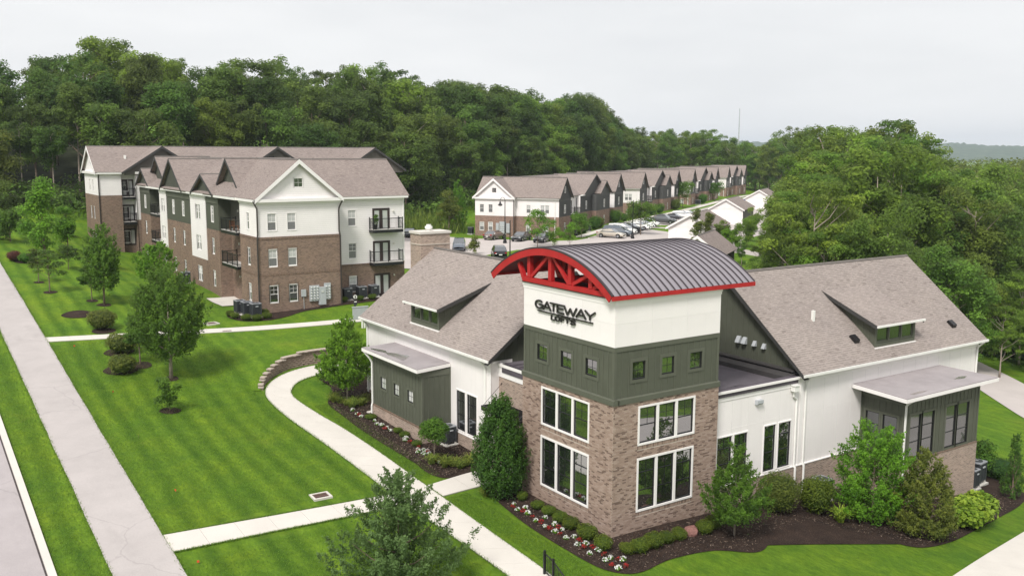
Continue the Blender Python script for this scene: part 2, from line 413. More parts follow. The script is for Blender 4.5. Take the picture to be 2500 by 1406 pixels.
def tz(x,y):
    x=np.asarray(x,float);y=np.asarray(y,float)
    d=(x[...,None]-CP[:,0])**2+(y[...,None]-CP[:,1])**2
    n=len(CP)
    return (-_k(d)+1e-6)@_W[:n]+_W[n]+_W[n+1]*x+_W[n+2]*y
RW = [(-6.2, 29.5, 0.05), (-5.9, 30.3, .3), (-5.2, 31.25, .55), (-4.3, 32.1, .75), (-3.3, 32.75, .9), (-2.0, 33.15, 1.0), (-.6, 33.3, 1.05), (1.0, 33.35, 1.05), (2.6, 33.3, .9)]
def _rw_raise(x, y):
    out = np.zeros_like(x)
    best = np.full_like(x, 1e9)
    for (x0, y0, h0), (x1, y1, h1) in zip(RW[:-1], RW[1:]):
        dx, dy = x1 - x0, y1 - y0; L2 = dx * dx + dy * dy
        t = np.clip(((x - x0) * dx + (y - y0) * dy) / L2, 0, 1)
        qx, qy = x0 + t * dx, y0 + t * dy
        d = np.hypot(x - qx, y - qy); side = dx * (y - qy) - dy * (x - qx)
        h = (h0 + t * (h1 - h0)) * np.clip(1 - (d - .1) / 8.5, 0, 1) ** 1.5
        val = np.where((side > 0) & (d > .95), h, 0)
        out = np.where(d < best, val, out); best = np.minimum(best, d)
    return out
def gz(x, y):
    x = np.asarray(x, float); y = np.asarray(y, float)
    x, y = np.broadcast_arrays(x, y); x = x.astype(float); y = y.astype(float)
    z = tz(x, y)
    d = np.hypot(x - 60, y - 80); k = np.clip((d - 210) / 380, 0, 1); k = k * k * (3 - 2 * k)
    z = z * (1 - k) + k * -9.0
    near = (np.abs(x + 2) < 16) & (np.abs(y - 34) < 14)
    if near.any():
        z = z.copy(); z[near] += _rw_raise(x[near], y[near])
    return z
def g1(x, y): return float(gz(np.array([x]), np.array([y]))[0])

# lawn material: mown stripes (sheen of leaning blades painted as colour), mottling, dry patches
m = MN('lawn'); v = m.coord('Object'); sp = m.n('ShaderNodeSeparateXYZ'); m.l(v, sp.inputs[0])
wob = m.noise(v, .12, 3)
sx = m.math('ADD', sp.outputs[0], m.math('MULTIPLY', wob, 1.1))
st = m.math('ADD', m.math('MULTIPLY', m.math('SINE', m.math('MULTIPLY', sx, 2 * PI / 2.9)), .55), m.math('SINE', m.math('MULTIPLY', sx, 2 * PI / 1.25)))
st = m.math('ADD', m.math('MULTIPLY', st, .40), .5)
st = m.math('ADD', .5, m.math('MULTIPLY', m.math('SUBTRACT', st, .5), m.math('MULTIPLY', m.noise(m.coord('Object', (1, .35, 1)), .16, 4, .6), 1.9)))
f1 = m.noise(v, .28, 6, .66); f2 = m.noise(m.coord('Object', (1, .5, 1)), 1.4, 6, .68); f3 = m.noise(m.coord('Object', (1.0, .45, 1)), 6, 5, .75); f4 = m.noise(v, 30, 3, .8)
mask = m.n('ShaderNodeMapRange'); mask.inputs['From Min'].default_value = -8.0; mask.inputs['From Max'].default_value = -3.0; mask.inputs['To Min'].default_value = 1.0; mask.inputs['To Max'].default_value = .22; m.l(sp.outputs[0], mask.inputs['Value'])
st = m.math('ADD', .5, m.math('MULTIPLY', m.math('SUBTRACT', st, .5), m.math('MULTIPLY', mask.outputs[0], .8)))
base = m.mix((.066, .142, .011, 1), (.138, .248, .020, 1), st)
base = m.mix(base, m.ramp(f1, [(.28, (.70, .82, .95, 1)), (.5, (1, 1, 1, 1)), (.72, (1.34, 1.14, .95, 1))]), 1.0, 'MULTIPLY')
base = m.mix(base, m.ramp(f2, [(.25, (.70, .76, .85, 1)), (.75, (1.32, 1.22, 1.1, 1))]), 1.0, 'MULTIPLY')
base = m.mix(base, m.ramp(f3, [(.25, (.62, .68, .72, 1)), (.75, (1.40, 1.32, 1.25, 1))]), .9, 'MULTIPLY')
base = m.mix(base, m.ramp(f4, [(.2, (.55, .6, .62, 1)), (.8, (1.45, 1.4, 1.3, 1))]), .9, 'MULTIPLY')
dry = m.ramp(m.noise(v, .17, 6, .75), [(.58, (0, 0, 0, 1)), (.78, (1, 1, 1, 1))])
base = m.mix(base, (.19, .20, .045, 1), m.math('MULTIPLY', dry, .4))
m.bump(m.math('ADD', f4, m.math('MULTIPLY', f3, 2.0)), .9, .06)
m.fin(base, .85, .12)
m = MN('mulch'); v = m.coord('Object')
f = m.noise(v, 22, 5, .75); f2 = m.noise(v, 1.1, 4)
c = m.ramp(f, [(.25, (.010, .007, .006, 1)), (.5, (.036, .025, .021, 1)), (.72, (.12, .085, .068, 1)), (.85, (.2, .15, .12, 1))])
c = m.mix(c, m.ramp(f2, [(.3, (.75, .75, .75, 1)), (.7, (1.25, 1.2, 1.15, 1))]), 1.0, 'MULTIPLY')
m.bump(f, 1.0, .05); m.fin(c, .95, .1)

def axis(spec):
    out = []
    for a, b, st_ in spec: out += list(np.arange(a, b, st_))
    return np.array(out + [spec[-1][1]])
xs = axis([(-1200, -400, 400), (-400, -80, 40), (-80, -30, 3), (-30, 40, .7), (40, 260, 4), (260, 500, 24), (500, 5400, 300)])
ys = axis([(-1100, -200, 300), (-200, -60, 20), (-60, -20, 3), (-20, 60, .7), (60, 140, 2.5), (140, 300, 5), (300, 600, 25), (600, 5500, 300)])
XX, YY = np.meshgrid(xs, ys, indexing='ij'); ZZ = gz(XX, YY)
n0, n1 = XX.shape
vv = np.stack([XX, YY, ZZ], -1).reshape(-1, 3)
idx = np.arange(n0 * n1).reshape(n0, n1)
ff = np.stack([idx[:-1, :-1], idx[1:, :-1], idx[1:, 1:], idx[:-1, 1:]], -1).reshape(-1, 4)
lawn = put('lawn', make_mesh('lawn', vv.tolist(), ff.tolist(), 'lawn', None, True, uv=False)); lawn['kind'] = 'structure'

def lerp_poly(pts, n):
    pts = np.array(pts, float); d = np.r_[0, np.cumsum(np.linalg.norm(np.diff(pts, axis=0), axis=1))]
    t = np.linspace(0, d[-1], n); return np.stack([np.interp(t, d, pts[:, k]) for k in range(pts.shape[1])], 1)
def smooth_poly(pts, per=8, closed=False):
    P = np.array(pts, float); n = len(P); out = []
    for i in range(n if closed else n - 1):
        p0, p1, p2, p3 = (P[(i - 1) % n], P[i], P[(i + 1) % n], P[(i + 2) % n]) if closed else (P[max(i - 1, 0)], P[i], P[i + 1], P[min(i + 2, n - 1)])
        for k in range(per):
            t = k / per
            out.append(.5 * ((2 * p1) + (-p0 + p2) * t + (2 * p0 - 5 * p1 + 4 * p2 - p3) * t * t + (-p0 + 3 * p1 - 3 * p2 + p3) * t ** 3))
    if not closed: out.append(P[-1])
    return np.array(out)
def ribbon(name, left, right, n, off, mat, across=4, parent=None, skirt=.12):
    A, B = lerp_poly(left, n + 1), lerp_poly(right, n + 1)
    G = np.array([[A[i] + (B[i] - A[i]) * j / across for j in range(across + 1)] for i in range(n + 1)])
    Z = gz(G[..., 0], G[..., 1]) + off
    vv = np.concatenate([G, Z[..., None]], -1); mb = MB(); na = across + 1
    mb.v = [tuple(p) for p in vv.reshape(-1, 3)]
    for i in range(n):
        for j in range(across):
            q = (i * na + j, i * na + j + 1, (i + 1) * na + j + 1, (i + 1) * na + j); mb.f.append(q); mb.t.append(.5)
    if skirt:
        ring = [i * na for i in range(n + 1)] + [n * na + j for j in range(1, na)] + [i * na + across for i in range(n - 1, -1, -1)] + [j for j in range(across - 1, 0, -1)]
        k0 = len(mb.v)
        for r in ring: x, y, z = mb.v[r]; mb.v.append((x, y, z - skirt))
        for k in range(len(ring)):
            k2 = (k + 1) % len(ring); mb.f.append((ring[k], ring[k2], k0 + k2, k0 + k)); mb.t.append(.5)
    return mb.obj(name, mat, parent)
def bed(name, pts, off, mat, per=6, cuts=5, smooth=True, far=False):
    P = smooth_poly(pts, per, True) if smooth else np.array(pts, float)
    bm = bmesh.new(); vs_ = [bm.verts.new((p[0], p[1], 0)) for p in P]; bm.faces.new(vs_)
    bmesh.ops.triangulate(bm, faces=bm.faces[:])
    for _ in range(2): bmesh.ops.subdivide_edges(bm, edges=[e for e in bm.edges if e.calc_length() > .9 * (1 if _ else 2)], cuts=2)
    if far:
        for _ in range(2): bmesh.ops.subdivide_edges(bm, edges=[e for e in bm.edges if e.calc_length() > 7], cuts=1)
    bmesh.ops.triangulate(bm, faces=bm.faces[:])
    xy = np.array([(v.co.x, v.co.y) for v in bm.verts]); z = gz(xy[:, 0], xy[:, 1]) + off
    for v, zz in zip(bm.verts, z): v.co.z = zz
    bm.normal_update()
    if sum(f.normal.z for f in bm.faces) < 0: bmesh.ops.reverse_faces(bm, faces=bm.faces[:])
    me = bpy.data.meshes.new(name); bm.to_mesh(me); bm.free(); me.materials.append(MAT[mat])
    o = put(name, me); o['kind'] = 'structure'; return o

ys_ = np.arange(-60, 171, 6.0)
def wob_line(x, amp=.05, seed=0):
    r = random.Random(seed); return [(x + r.uniform(-amp, amp), y) for y in np.arange(-60, 171, 1.5)]
o = ribbon('asphalt_path', wob_line(-20.02, .025, 1), wob_line(-17.32, .03, 2), 240, .045, 'asphalt_path', 4); o['kind'] = 'structure'
o = ribbon('road', [(-32, -60), (-32, 170)], [(-22.42, -60), (-22.42, 170)], 200, .035, 'asphalt_road', 8); o['kind'] = 'structure'
o = ribbon('road_edge_joint', [(-22.42, -60), (-22.42, 170)], [(-22.34, -60), (-22.34, 170)], 200, .038, 'tar_joint', 1); o['kind'] = 'structure'
kerb = ribbon('kerb', [(-22.34, -60), (-22.34, 170)], [(-22.02, -60), (-22.02, 170)], 200, .13, 'concrete', 2, skirt=.25); kerb['kind'] = 'structure'

def slab_walk(name, left, right, step, off=.06):
    root = ribbon(name, left, right, max(8, int(len(left) * 6)), off - .022, 'concrete_joint', 4); root['kind'] = 'structure'
    Ld = np.array(left, float); tot = np.linalg.norm(np.diff(Ld, axis=0), axis=1).sum(); n = max(1, int(tot / step))
    A, B = lerp_poly(left, n * 6 + 1), lerp_poly(right, n * 6 + 1)
    for k in range(n):
        a, b = A[k * 6:k * 6 + 7].copy(), B[k * 6:k * 6 + 7].copy()
        for q in (a, b):
            d0 = q[1] - q[0]; d1 = q[-1] - q[-2]
            q[0] += d0 / np.linalg.norm(d0) * .006; q[-1] -= d1 / np.linalg.norm(d1) * .006
        ribbon('slab', a.tolist(), b.tolist(), 6, off, 'concrete', 3, root, skirt=.03)
    return root
# walk from the asphalt path to the entrance canopy
slab_walk('cross_walk', [(-17.3, 11.55), (-12, 10.95), (-6.15, 10.4)], [(-17.3, 9.8), (-12, 9.35), (-6.15, 8.85)], 1.5)
slab_walk('entrance_walk', [(-3.98, 10.4), (-1.5, 10.75), (1.2, 10.9)], [(-3.98, 8.75), (-1.5, 8.85), (1.2, 8.9)], 1.5)
# walk parallel to the left wing, curving away below the block wall
Lw = smooth_poly([(-6.05, -22), (-5.98, -8), (-5.95, 0), (-6.05, 9.6), (-6.25, 19.3), (-6.42, 24), (-6.5, 27.2), (-6.3, 28.9), (-5.7, 30.2), (-4.7, 31.4), (-3.4, 32.3), (-2.0, 32.8), (-.5, 33.0), (2.6, 33.05)], 8)
Rw = smooth_poly([(-4.45, -22), (-4.45, -8), (-4.4, 0), (-4.05, 9.6), (-4.1, 19.3), (-4.35, 24), (-4.65, 27.0), (-4.62, 28.4), (-4.2, 29.4), (-3.5, 30.3), (-2.6, 30.9), (-1.6, 31.25), (-.3, 31.4), (2.6, 31.45)], 8)
slab_walk('front_walk', Lw.tolist(), Rw.tolist(), 1.75)
slab_walk('apartment_walk', [(-17.3, 46.4), (-12, 45.2), (-4, 43.3), (4, 41.75), (12, 40.7)], [(-17.3, 45.2), (-12, 44.0), (-4, 42.1), (4, 40.5), (12, 39.4)], 1.5)
slab_walk('corner_walk', [(12.2, -9.6), (17, -8.6), (23, -7.4), (30, -6.6)], [(14.0, -12.6), (18.6, -11.2), (24, -10.0), (31, -9.2)], 1.8)
DRIVE = [(46.5, 2.0), (50.2, 6.6), (55.5, 12.2), (61.5, 19), (67, 27), (74, 38), (78, 36), (72, 25), (66.5, 16), (60.5, 9), (55, 3.6), (51, -1)]
bed('driveway', DRIVE, .05, 'concrete_lot')
bed('access_drive', [(-14, -13.2), (0, -12.0), (11.8, -10.2), (14, -12.6), (31, -9.3), (60, -6), (66, -14), (36, -20), (0, -21), (-14, -21)], .04, 'concrete_lot', smooth=False)
# mulch beds
bed('tower_bed', [(1.2, 8.5), (-.6, 8.65), (-1.3, 8.3), (-1.9, 6.9), (-2.2, 5.2), (-2.45, 3.0), (-2.5, .3), (-2.25, -2.1), (-1.2, -3.2), (1.0, -3.0), (3.4, -3.25), (5.1, -4.2), (6.3, -3.9), (7.1, -3.1), (9, -2.6), (11, -2.65), (12.4, -3.6), (13.0, -5.4), (13.9, -6.8), (16.4, -6.95), (20, -6.3), (24, -5.5), (28, -4.6), (30.5, -3.4), (30.5, .6), (20, 1.5), (8, 1.4), (2, 1.4)], .035, 'mulch')
bed('wing_bed', [(1.2, 11.1), (-.4, 11.1), (-1.7, 10.6), (-2.7, 10.9), (-3.1, 12), (-3.05, 13.7), (-3.2, 16), (-3.3, 20.2), (-3.15, 23.5), (-3.0, 26), (-2.0, 27.6), (-1.5, 29.1), (-1.7, 30.8), (-.6, 31.2), (1.6, 30.6), (1.8, 26), (1.6, 16)], .035, 'mulch')
# parking court behind the clubhouse; s runs along the street, t across it
E1 = np.array([math.cos(math.radians(32.7)), math.sin(math.radians(32.7))]); E2 = np.array([-E1[1], E1[0]]); PA = np.array([59.69, 96.32])
def st_(s, t): q = PA + E1 * s + E2 * t; return (float(q[0]), float(q[1]))
lotp = [(-46, -50), (-46, -4), (-30, 17), (-8, 19), (-4.5, 12), (-4.2, -8), (-1.5, -11.5), (5, -12.6), (60, -12.6), (120, -12.6), (195, -12.6), (195, -34), (110, -34), (60, -34), (20, -34), (8, -36), (2, -50)]
bed('parking_court', [st_(*q) for q in lotp], .05, 'concrete_lot', smooth=False)
o = ribbon('street_walk', [st_(4, -9.6), st_(195, -9.6)], [st_(4, -11.0), st_(195, -11.0)], 90, .12, 'concrete', 2); o['kind'] = 'structure'
o = ribbon('street_kerb', [st_(2, -12.35), st_(195, -12.35)], [st_(2, -12.6), st_(195, -12.6)], 90, .18, 'concrete', 1, skirt=.2); o['kind'] = 'structure'

# earth held by the block wall, up to its cap stones
def bank():
    pp = lerp_poly(smooth_poly([p[:2] + (p[2],) for p in RW], 8).tolist(), 60); mb = MB(); rows = []
    for k in range(len(pp)):
        d = pp[min(k + 1, len(pp) - 1)][:2] - pp[max(k - 1, 0)][:2]; d /= np.linalg.norm(d); nx, ny = -d[1], d[0]; foot = g1(pp[k][0] - nx * .35, pp[k][1] - ny * .35)
        line = []
        for q in (.18, .5, .95, 1.4, 2.0):
            x, y = pp[k][0] + nx * q, pp[k][1] + ny * q; zt = foot + pp[k][2] + .06; zg = g1(x, y) + .03
            t = min(1, q / 1.6); line.append((x, y, zt * (1 - t) + zg * t if q < 1.95 else zg - .1))
        rows.append(line)
    n = len(rows[0]); mb.v = [p for r_ in rows for p in r_]
    for i in range(len(rows) - 1):
        for j in range(n - 1): mb.f.append((i * n + j, (i + 1) * n + j, (i + 1) * n + j + 1, i * n + j + 1)); mb.t.append(.5)
    o = mb.obj('lawn_bank', 'lawn', None, True); o['kind'] = 'structure'
bank()
# block retaining wall: every block and cap stone a piece
root = thing('retaining_wall', 'curved retaining wall of split-face brown blocks stepping down beside the concrete walk', 'retaining wall', (-3.3, 32.75, g1(-3.3, 32.4)))
def blk(name, wd, hh, dp, seed, mat):
    r = random.Random(seed); mb = MB(); j = lambda a: r.uniform(-a, a)
    P = [(-wd / 2, 0, 0), (wd / 2, 0, 0), (wd / 2, dp, 0), (-wd / 2, dp, 0), (-wd / 2, 0, hh), (wd / 2, 0, hh), (wd / 2, dp, hh), (-wd / 2, dp, hh)]
    # split face: front bulges unevenly, in three facets
    c1 = (-wd * .18 + j(.03), -.035 + j(.012), hh * .5 + j(.03)); c2 = (wd * .2 + j(.03), -.03 + j(.015), hh * .5 + j(.03))
    mb.face([P[0], c1, P[4]]); mb.face([P[4], c1, c2, P[5]]); mb.face([P[5], c2, P[1]]); mb.face([P[0], P[1], c2, c1])
    mb.face([P[4], P[5], P[6], P[7]]); mb.face([P[1], P[2], P[6], P[5]]); mb.face([P[3], P[0], P[4], P[7]])
    return mb.mesh(name, mat)
BLK = [blk('block', .395, .145, .3, k, 'block_stone') for k in range(7)]
CAPB = [blk('cap_stone', .415, .085, .36, 20 + k, 'cap_stone') for k in range(3)]
rwp = lerp_poly(smooth_poly([p[:2] + (p[2],) for p in RW], 8).tolist(), 400); sl = np.r_[0, np.cumsum(np.linalg.norm(np.diff(rwp[:, :2], axis=0), axis=1))]
zb0 = g1(-5.5, 29.6) - .12
row = 0
for row in range(16):
    s = .2 if row % 2 else 0.0
    zc = zb0 + row * .15
    while s < sl[-1] - .2:
        k = np.searchsorted(sl, s + .2); k = min(k, len(sl) - 2); p = rwp[k]; d = rwp[k + 1][:2] - rwp[k][:2]; ang = math.atan2(d[1], d[0])
        nx, ny = math.sin(ang), -math.cos(ang)
        foot = g1(p[0] + nx * .35, p[1] + ny * .35); top = foot + p[2] + .08
        if zc + .15 > foot and zc + .15 <= top + .02:
            bo = put('block', rnd.choice(BLK), root, (p[0] - root.location.x, p[1] - root.location.y + row * .012, zc - root.location.z), ang)
            last = zc + .3 > top + .02
            if last: put('cap_stone', rnd.choice(CAPB), root, (p[0] - root.location.x, p[1] - root.location.y - .02, zc + .147 - root.location.z), ang)
        s += .4
# ------------------------------------------------------------------ wall frames, windows
class FR:
    """a vertical wall seen from outside: u to the viewer's right, z up, d inward"""
    def __init__(s, ox, oy, ang): s.o = np.array([ox, oy, 0.0]); s.a = ang; s.U = np.array([math.cos(ang), math.sin(ang), 0]); s.D = np.array([-math.sin(ang), math.cos(ang), 0])
    def P(s, u, z, d=0.0): return s.o + s.U * u + s.D * d + np.array([0, 0, z])
    def off(s, d): q = s.P(0, 0, d); return FR(q[0], q[1], s.a)
def fbox(mb, F, u0, u1, z0, z1, d0, d1, tone=.5):
    return mb.obox(F.P(u0, z0, d0), F.U * (u1 - u0), F.D * (d1 - d0), (0, 0, z1 - z0), tone)
def wall(mb, F, w, z0, z1, holes=(), rev=.1, u0=0.0, tone=.5, gable=None):
    hs = [(max(a, u0), min(b, w), max(c, z0), min(e, z1)) for a, b, c, e in holes if a < w and b > u0 and c < z1 and e > z0]
    us = sorted({u0, w, *[h[0] for h in hs], *[h[1] for h in hs]}); zs = sorted({z0, z1, *[h[2] for h in hs], *[h[3] for h in hs]})
    for i in range(len(us) - 1):
        for j in range(len(zs) - 1):
            cu, cz = (us[i] + us[i + 1]) / 2, (zs[j] + zs[j + 1]) / 2
            if any(a < cu < b and c < cz < e for a, b, c, e in hs): continue
            mb.face([F.P(us[i], zs[j]), F.P(us[i + 1], zs[j]), F.P(us[i + 1], zs[j + 1]), F.P(us[i], zs[j + 1])], tone)
    for a, b, c, e in hs:
        for (p, q) in (((a, c), (b, c)), ((b, c), (b, e)), ((b, e), (a, e)), ((a, e), (a, c))):
            mb.face([F.P(*p), F.P(*q), F.P(*q, rev), F.P(*p, rev)], tone)
    return mb
_UNIT = {}
def unit(mat):
    if mat not in _UNIT:
        _UNIT[mat] = MB().box(-.5, -.5, 0, .5, .5, 1).mesh('piece_' + mat, mat)
    return _UNIT[mat]
def piece(name, parent, F, u0, u1, z0, z1, d0, d1, mat):
    p = F.P((u0 + u1) / 2, z0, (d0 + d1) / 2) - np.array(parent_loc(parent))
    return put(name, unit(mat), parent, p, F.a, scale=(u1 - u0, d1 - d0, z1 - z0))
def parent_loc(o): return tuple(o.location) if (o is not None and o.name in WSET) else (0, 0, 0)
_WC = {}
def win(parent, F, u0, z0, w, h, units=1, cas=.09, casm='white_trim', sashm='black_sash', panes=((0, 1, 'glass_club'),), vb=(), hb=(), mull=.09, proud=.035, sill=0.0, local=False, sash=.045, gd=.055, name='window', rev=.1):
    """w, h are the glazed opening; the casing lies outside it. vb: (fraction, z0, z1) upright bars; hb: z fractions of cross bars (thick if negative)"""
    key = (w, h, units, cas, casm, sashm, panes, vb, hb, mull, proud, sill, sash, gd)
    if key not in _WC:
        c = MB(); X = lambda a, b, z0, z1, d0, d1: c.box(a, d0, z0, b, d1, z1)
        X(-cas, 0, -cas, h + cas, -proud, .02); X(w, w + cas, -cas, h + cas, -proud, .02); X(0, w, h, h + cas, -proud - .002, .02); X(0, w, -cas, 0, -proud - .004 - sill, .02)
        uw = (w - mull * (units - 1)) / units; ss, pp = MB(), []
        spans = [(k * (uw + mull), k * (uw + mull) + uw) for k in range(units)]
        for k in range(units - 1): X(spans[k][1], spans[k + 1][0], 0, h, -proud + .004, .05)
        for a, b in spans:
            s_ = MB(); B = lambda x0, x1, z0, z1, d0=gd - .03, d1=gd + .02: s_.box(x0, d0, z0, x1, d1, z1)
            B(a, a + sash, 0, h); B(b - sash, b, 0, h); B(a + sash, b - sash, h - sash, h); B(a + sash, b - sash, 0, sash)
            for z in hb:
                t = .022 if z < 0 else .009
                B(a + sash, b - sash, abs(z) * h - t, abs(z) * h + t, gd - (.022 if z < 0 else .012))
            for fx, za, zb in vb: xc = a + (b - a) * fx; B(xc - .009, xc + .009, za * h, zb * h, gd - .010)
            ss.v, ss.f, ss.t = ss.v, ss.f, ss.t
            pm = []
            for z0_, z1_, mt in panes:
                pm.append(MB().face([(a + sash * .5, gd, z0_ * h + .004), (b - sash * .5, gd, z0_ * h + .004), (b - sash * .5, gd, z1_ * h - .004), (a + sash * .5, gd, z1_ * h - .004)]).mesh('pane', mt))
            pp.append((s_.mesh('sash', sashm), pm))
        _WC[key] = (c.mesh('window_casing', casm), pp)
    cm, pp = _WC[key]
    q = F.P(u0, z0) - (0 if local else np.array(parent_loc(parent)))
    o = put(name, cm, parent, q, F.a)
    for sm, pm in pp:
        put('sash', sm, o)
        for me in pm: put('pane', me, o)
    return o
def battens(parent, F, u0, u1, zf, step, mat='green_trim', wd=.045, pr=.022, holes=(), start=None, name='batten'):
    """zf(u) -> (z0, z1); a batten is cut where it meets a hole (a, b, z0, z1)"""
    n = int((u1 - u0) / step + .5); st = (u1 - u0) / n
    for k in range(n + 1):
        u = u0 + k * st; za, zb = zf(u)
        segs = [(za, zb)]
        for a, b, c, e in holes:
            if a < u < b:
                segs = [s for (p, q) in segs for s in ((p, min(q, c)), (max(p, e), q)) if s[1] - s[0] > .05]
        for p, q in segs:
            if q - p > .05: piece(name, parent, F, u - wd / 2, u + wd / 2, p, q, -pr, .004, mat)
def frame_trim(parent, F, a, b, c, e, wd, mat, pr=.03, name='window_trim'):
    mb = MB(); fbox(mb, F, a - wd, a, c - wd, e + wd, -pr, .004); fbox(mb, F, b, b + wd, c - wd, e + wd, -pr, .004); fbox(mb, F, a, b, e, e + wd, -pr - .002, .004); fbox(mb, F, a, b, c - wd, c, -pr - .002, .004)
    return mb.obj(name, mat, parent)

# ------------------------------------------------------------------ clubhouse
club = thing('clubhouse', 'white and sage clubhouse with brick corner tower under a curved metal roof', 'clubhouse', (0, 0, 0))
TL, TR = 7.27, 6.80
FL = FR(0, TL, -PI / 2)      # tower face towards the lawn
FRt = FR(0, 0, 0)            # tower face towards the corner walk
yl = lambda y: TL - y        # y coordinate -> u on the lawn face
LW = [(yl(5.60), yl(1.72), 4.30, 6.28), (yl(5.62), yl(1.71), 1.09, 3.72)]       # outer edges of the white casings
RWN = [(1.51, 5.19, 4.37, 6.28), (1.50, 5.17, 1.12, 3.75)]
BT = 6.50
core = MB()
for F, w_, hs in ((FL, TL, LW), (FRt, TR, RWN)):
    wall(core, F.off(.012), w_, -.8, BT, [(a + .07, b - .07, c + .07, e - .07) for a, b, c, e in hs], .14)
core.box(.3, .3, -.8, TR - .3, TL - .3, BT - .05)
core.face([(TR, 0.012, -.8), (TR, TL, -.8), (TR, TL, BT), (TR, 0.012, BT)]); core.face([(0.012, TL, -.8), (TR, TL, -.8), (TR, TL, BT), (0.012, TL, BT)])
core.obj('tower_wall', 'mortar_tan', club)
# bricks one by one
m = MN('brick_piece'); a = m.n('ShaderNodeAttribute', attribute_name='tone'); v = m.coord('Object')
c = m.ramp(a.outputs['Fac'], [(0, (.165, .115, .094, 1)), (.2, (.205, .145, .118, 1)), (.3, (.30, .217, .175, 1)), (.7, (.365, .272, .222, 1)), (1, (.415, .32, .27, 1))])
c = m.mix(c, m.ramp(m.noise(m.coord('Generated'), .6, 5), [(.3, (.86, .86, .86, 1)), (.7, (1.12, 1.1, 1.08, 1))]), .8, 'MULTIPLY')
m.fin(c, .88, .2)
mass = MB(); singles = []
BW, BH, J = .2032, .0572, .0105
def brick_run(F, u0, u1, z, off, hole_iv):
    segs = [(u0, u1)]
    for a, b in hole_iv: segs = [s for (p, q) in segs for s in ((p, min(q, a)), (max(p, b), q)) if s[1] - s[0] > .02]
    for p, q in segs:
        u = math.floor((p - off) / (BW + J)) * (BW + J) + off
        while u < q:
            a, b = max(u, p), min(u + BW, q)
            if b - a > .02:
                t = rnd.random(); t = rnd.uniform(0, .2) if t < .16 else rnd.uniform(.3, 1)
                singles.append((F, a, b, z, t))
            u += BW + J
for F, w_, hs in ((FL, TL, LW), (FRt, TR, RWN)):
    n = int((BT + .55) / (BH + J))
    for k in range(n):
        z = -.55 + k * (BH + J)
        iv = [(a - .004, b + .004) for a, b, c, e in hs if z + BH > c - (.0 if True else 0) - .2 and z < e + .004 and z + BH > c - .195]
        iv = []
        for a, b, c, e in hs:
            if z + BH > c - .20 and z < e + .004: iv.append((a - .006, b + .006))
        brick_run(F, .0125 if F is FRt else 0.0, w_, z, (BW + J) / 2 * (k % 2), iv)
    for a, b, c, e in hs:          # rowlock sill of upright bricks under each window
        u = a
        while u < b - .03:
            singles.append((F, u, min(u + .060, b), (c - .195, c - .006), rnd.uniform(.1, .75))); u += .0705
BRU = []
for k in range(10):
    mb_ = MB(); mb_.box(-.5, -.5, 0, .5, .5, 1, tone=[.05, .15, .32, .42, .5, .58, .66, .74, .85, .97][k]); BRU.append(mb_.mesh('brick', 'brick_piece'))
def bdist(s):
    F, a, b, z, t = s; zz = z if not isinstance(z, tuple) else z[0]
    q = F.P((a + b) / 2, zz); return np.linalg.norm(q - CAM) - (0 if not isinstance(z, tuple) else -100) - (b - a) * 20
order = sorted(range(len(singles)), key=lambda i: bdist(singles[i])); chosen = set(order[:300])
for i, (F, a, b, z, t) in enumerate(singles):
    z0_, z1_ = z if isinstance(z, tuple) else (z, z + BH)
    pr = rnd.uniform(0, .003)
    if i in chosen:
        k = min(9, int(t * 10)); p = F.P((a + b) / 2, z0_, .007 - pr / 2)
        put('brick', BRU[k], club, p, F.a, scale=(b - a, .014 + pr, z1_ - z0_))
    else:
        fbox(mass, F, a, b, z0_, z1_, -pr, .014, t)
bo = mass.obj('brickwork', 'brick_piece', club); bo['kind'] = 'stuff'
def tower_window(F, hole, rows, vb_, hb_):
    a, b, c, e = hole; cs = .095
    win(club, F, a + cs, c + cs, b - a - 2 * cs, e - c - 2 * cs, units=3, cas=cs, mull=.15, panes=rows, vb=vb_, hb=hb_, proud=.03, sash=.06, gd=.06)
UP = dict(rows=((0, 1, 'glass_club'),), vb_=((.5, .5, 1),), hb_=(-.5, .75))
LO = dict(rows=((0, 1, 'glass_club'),), vb_=((.5, .38, .99),), hb_=(-.38, -.74))
for F, hs in ((FL, LW), (FRt, RWN)):
    tower_window(F, hs[0], **UP); tower_window(F, hs[1], **LO)
# band, green storey
mb = MB()
fbox(mb, FL, -.05, TL + .05, BT, BT + .24, -.05, .3); fbox(mb, FRt, .25, TR + .05, BT, BT + .24, -.05, .3)
mb.prism([FL.P(-.05, BT + .24, -.05), FL.P(-.05, BT + .29, .07), FL.P(-.05, BT + .24, .3)], FL.U * (TL + .10)); mb.prism([FRt.P(.2, BT + .24, -.05), FRt.P(.2, BT + .29, .07), FRt.P(.2, BT + .24, .3)], FRt.U * (TR - .15))
mb.obj('belt_course', 'green_trim', club)
gi = .06
GL, GR = FR(gi, TL - gi, -PI / 2), FR(gi, gi, 0); gl, gr = TL - 2 * gi, TR - 2 * gi
yg = lambda y: TL - gi - y
SL = [(yg(6.06), yg(5.21), 7.58, 8.39), (yg(4.08), yg(3.24), 7.57, 8.38), (yg(2.14), yg(1.28), 7.57, 8.38)]
SR = [(1.14 - gi, 1.93 - gi, 7.56, 8.41), (2.98 - gi, 3.76 - gi, 7.58, 8.41), (4.81 - gi, 5.61 - gi, 7.60, 8.42)]
mb = MB()
wall(mb, GL, gl, BT, 9.2, SL, .1); wall(mb, GR, gr, BT, 9.2, SR, .1)
mb.face([GR.P(gr, BT), GR.P(gr, BT, gl), GR.P(gr, 9.2, gl), GR.P(gr, 9.2)]); mb.face([GL.P(0, BT), GL.P(0, BT, gr), GL.P(0, 9.2, gr), GL.P(0, 9.2)])
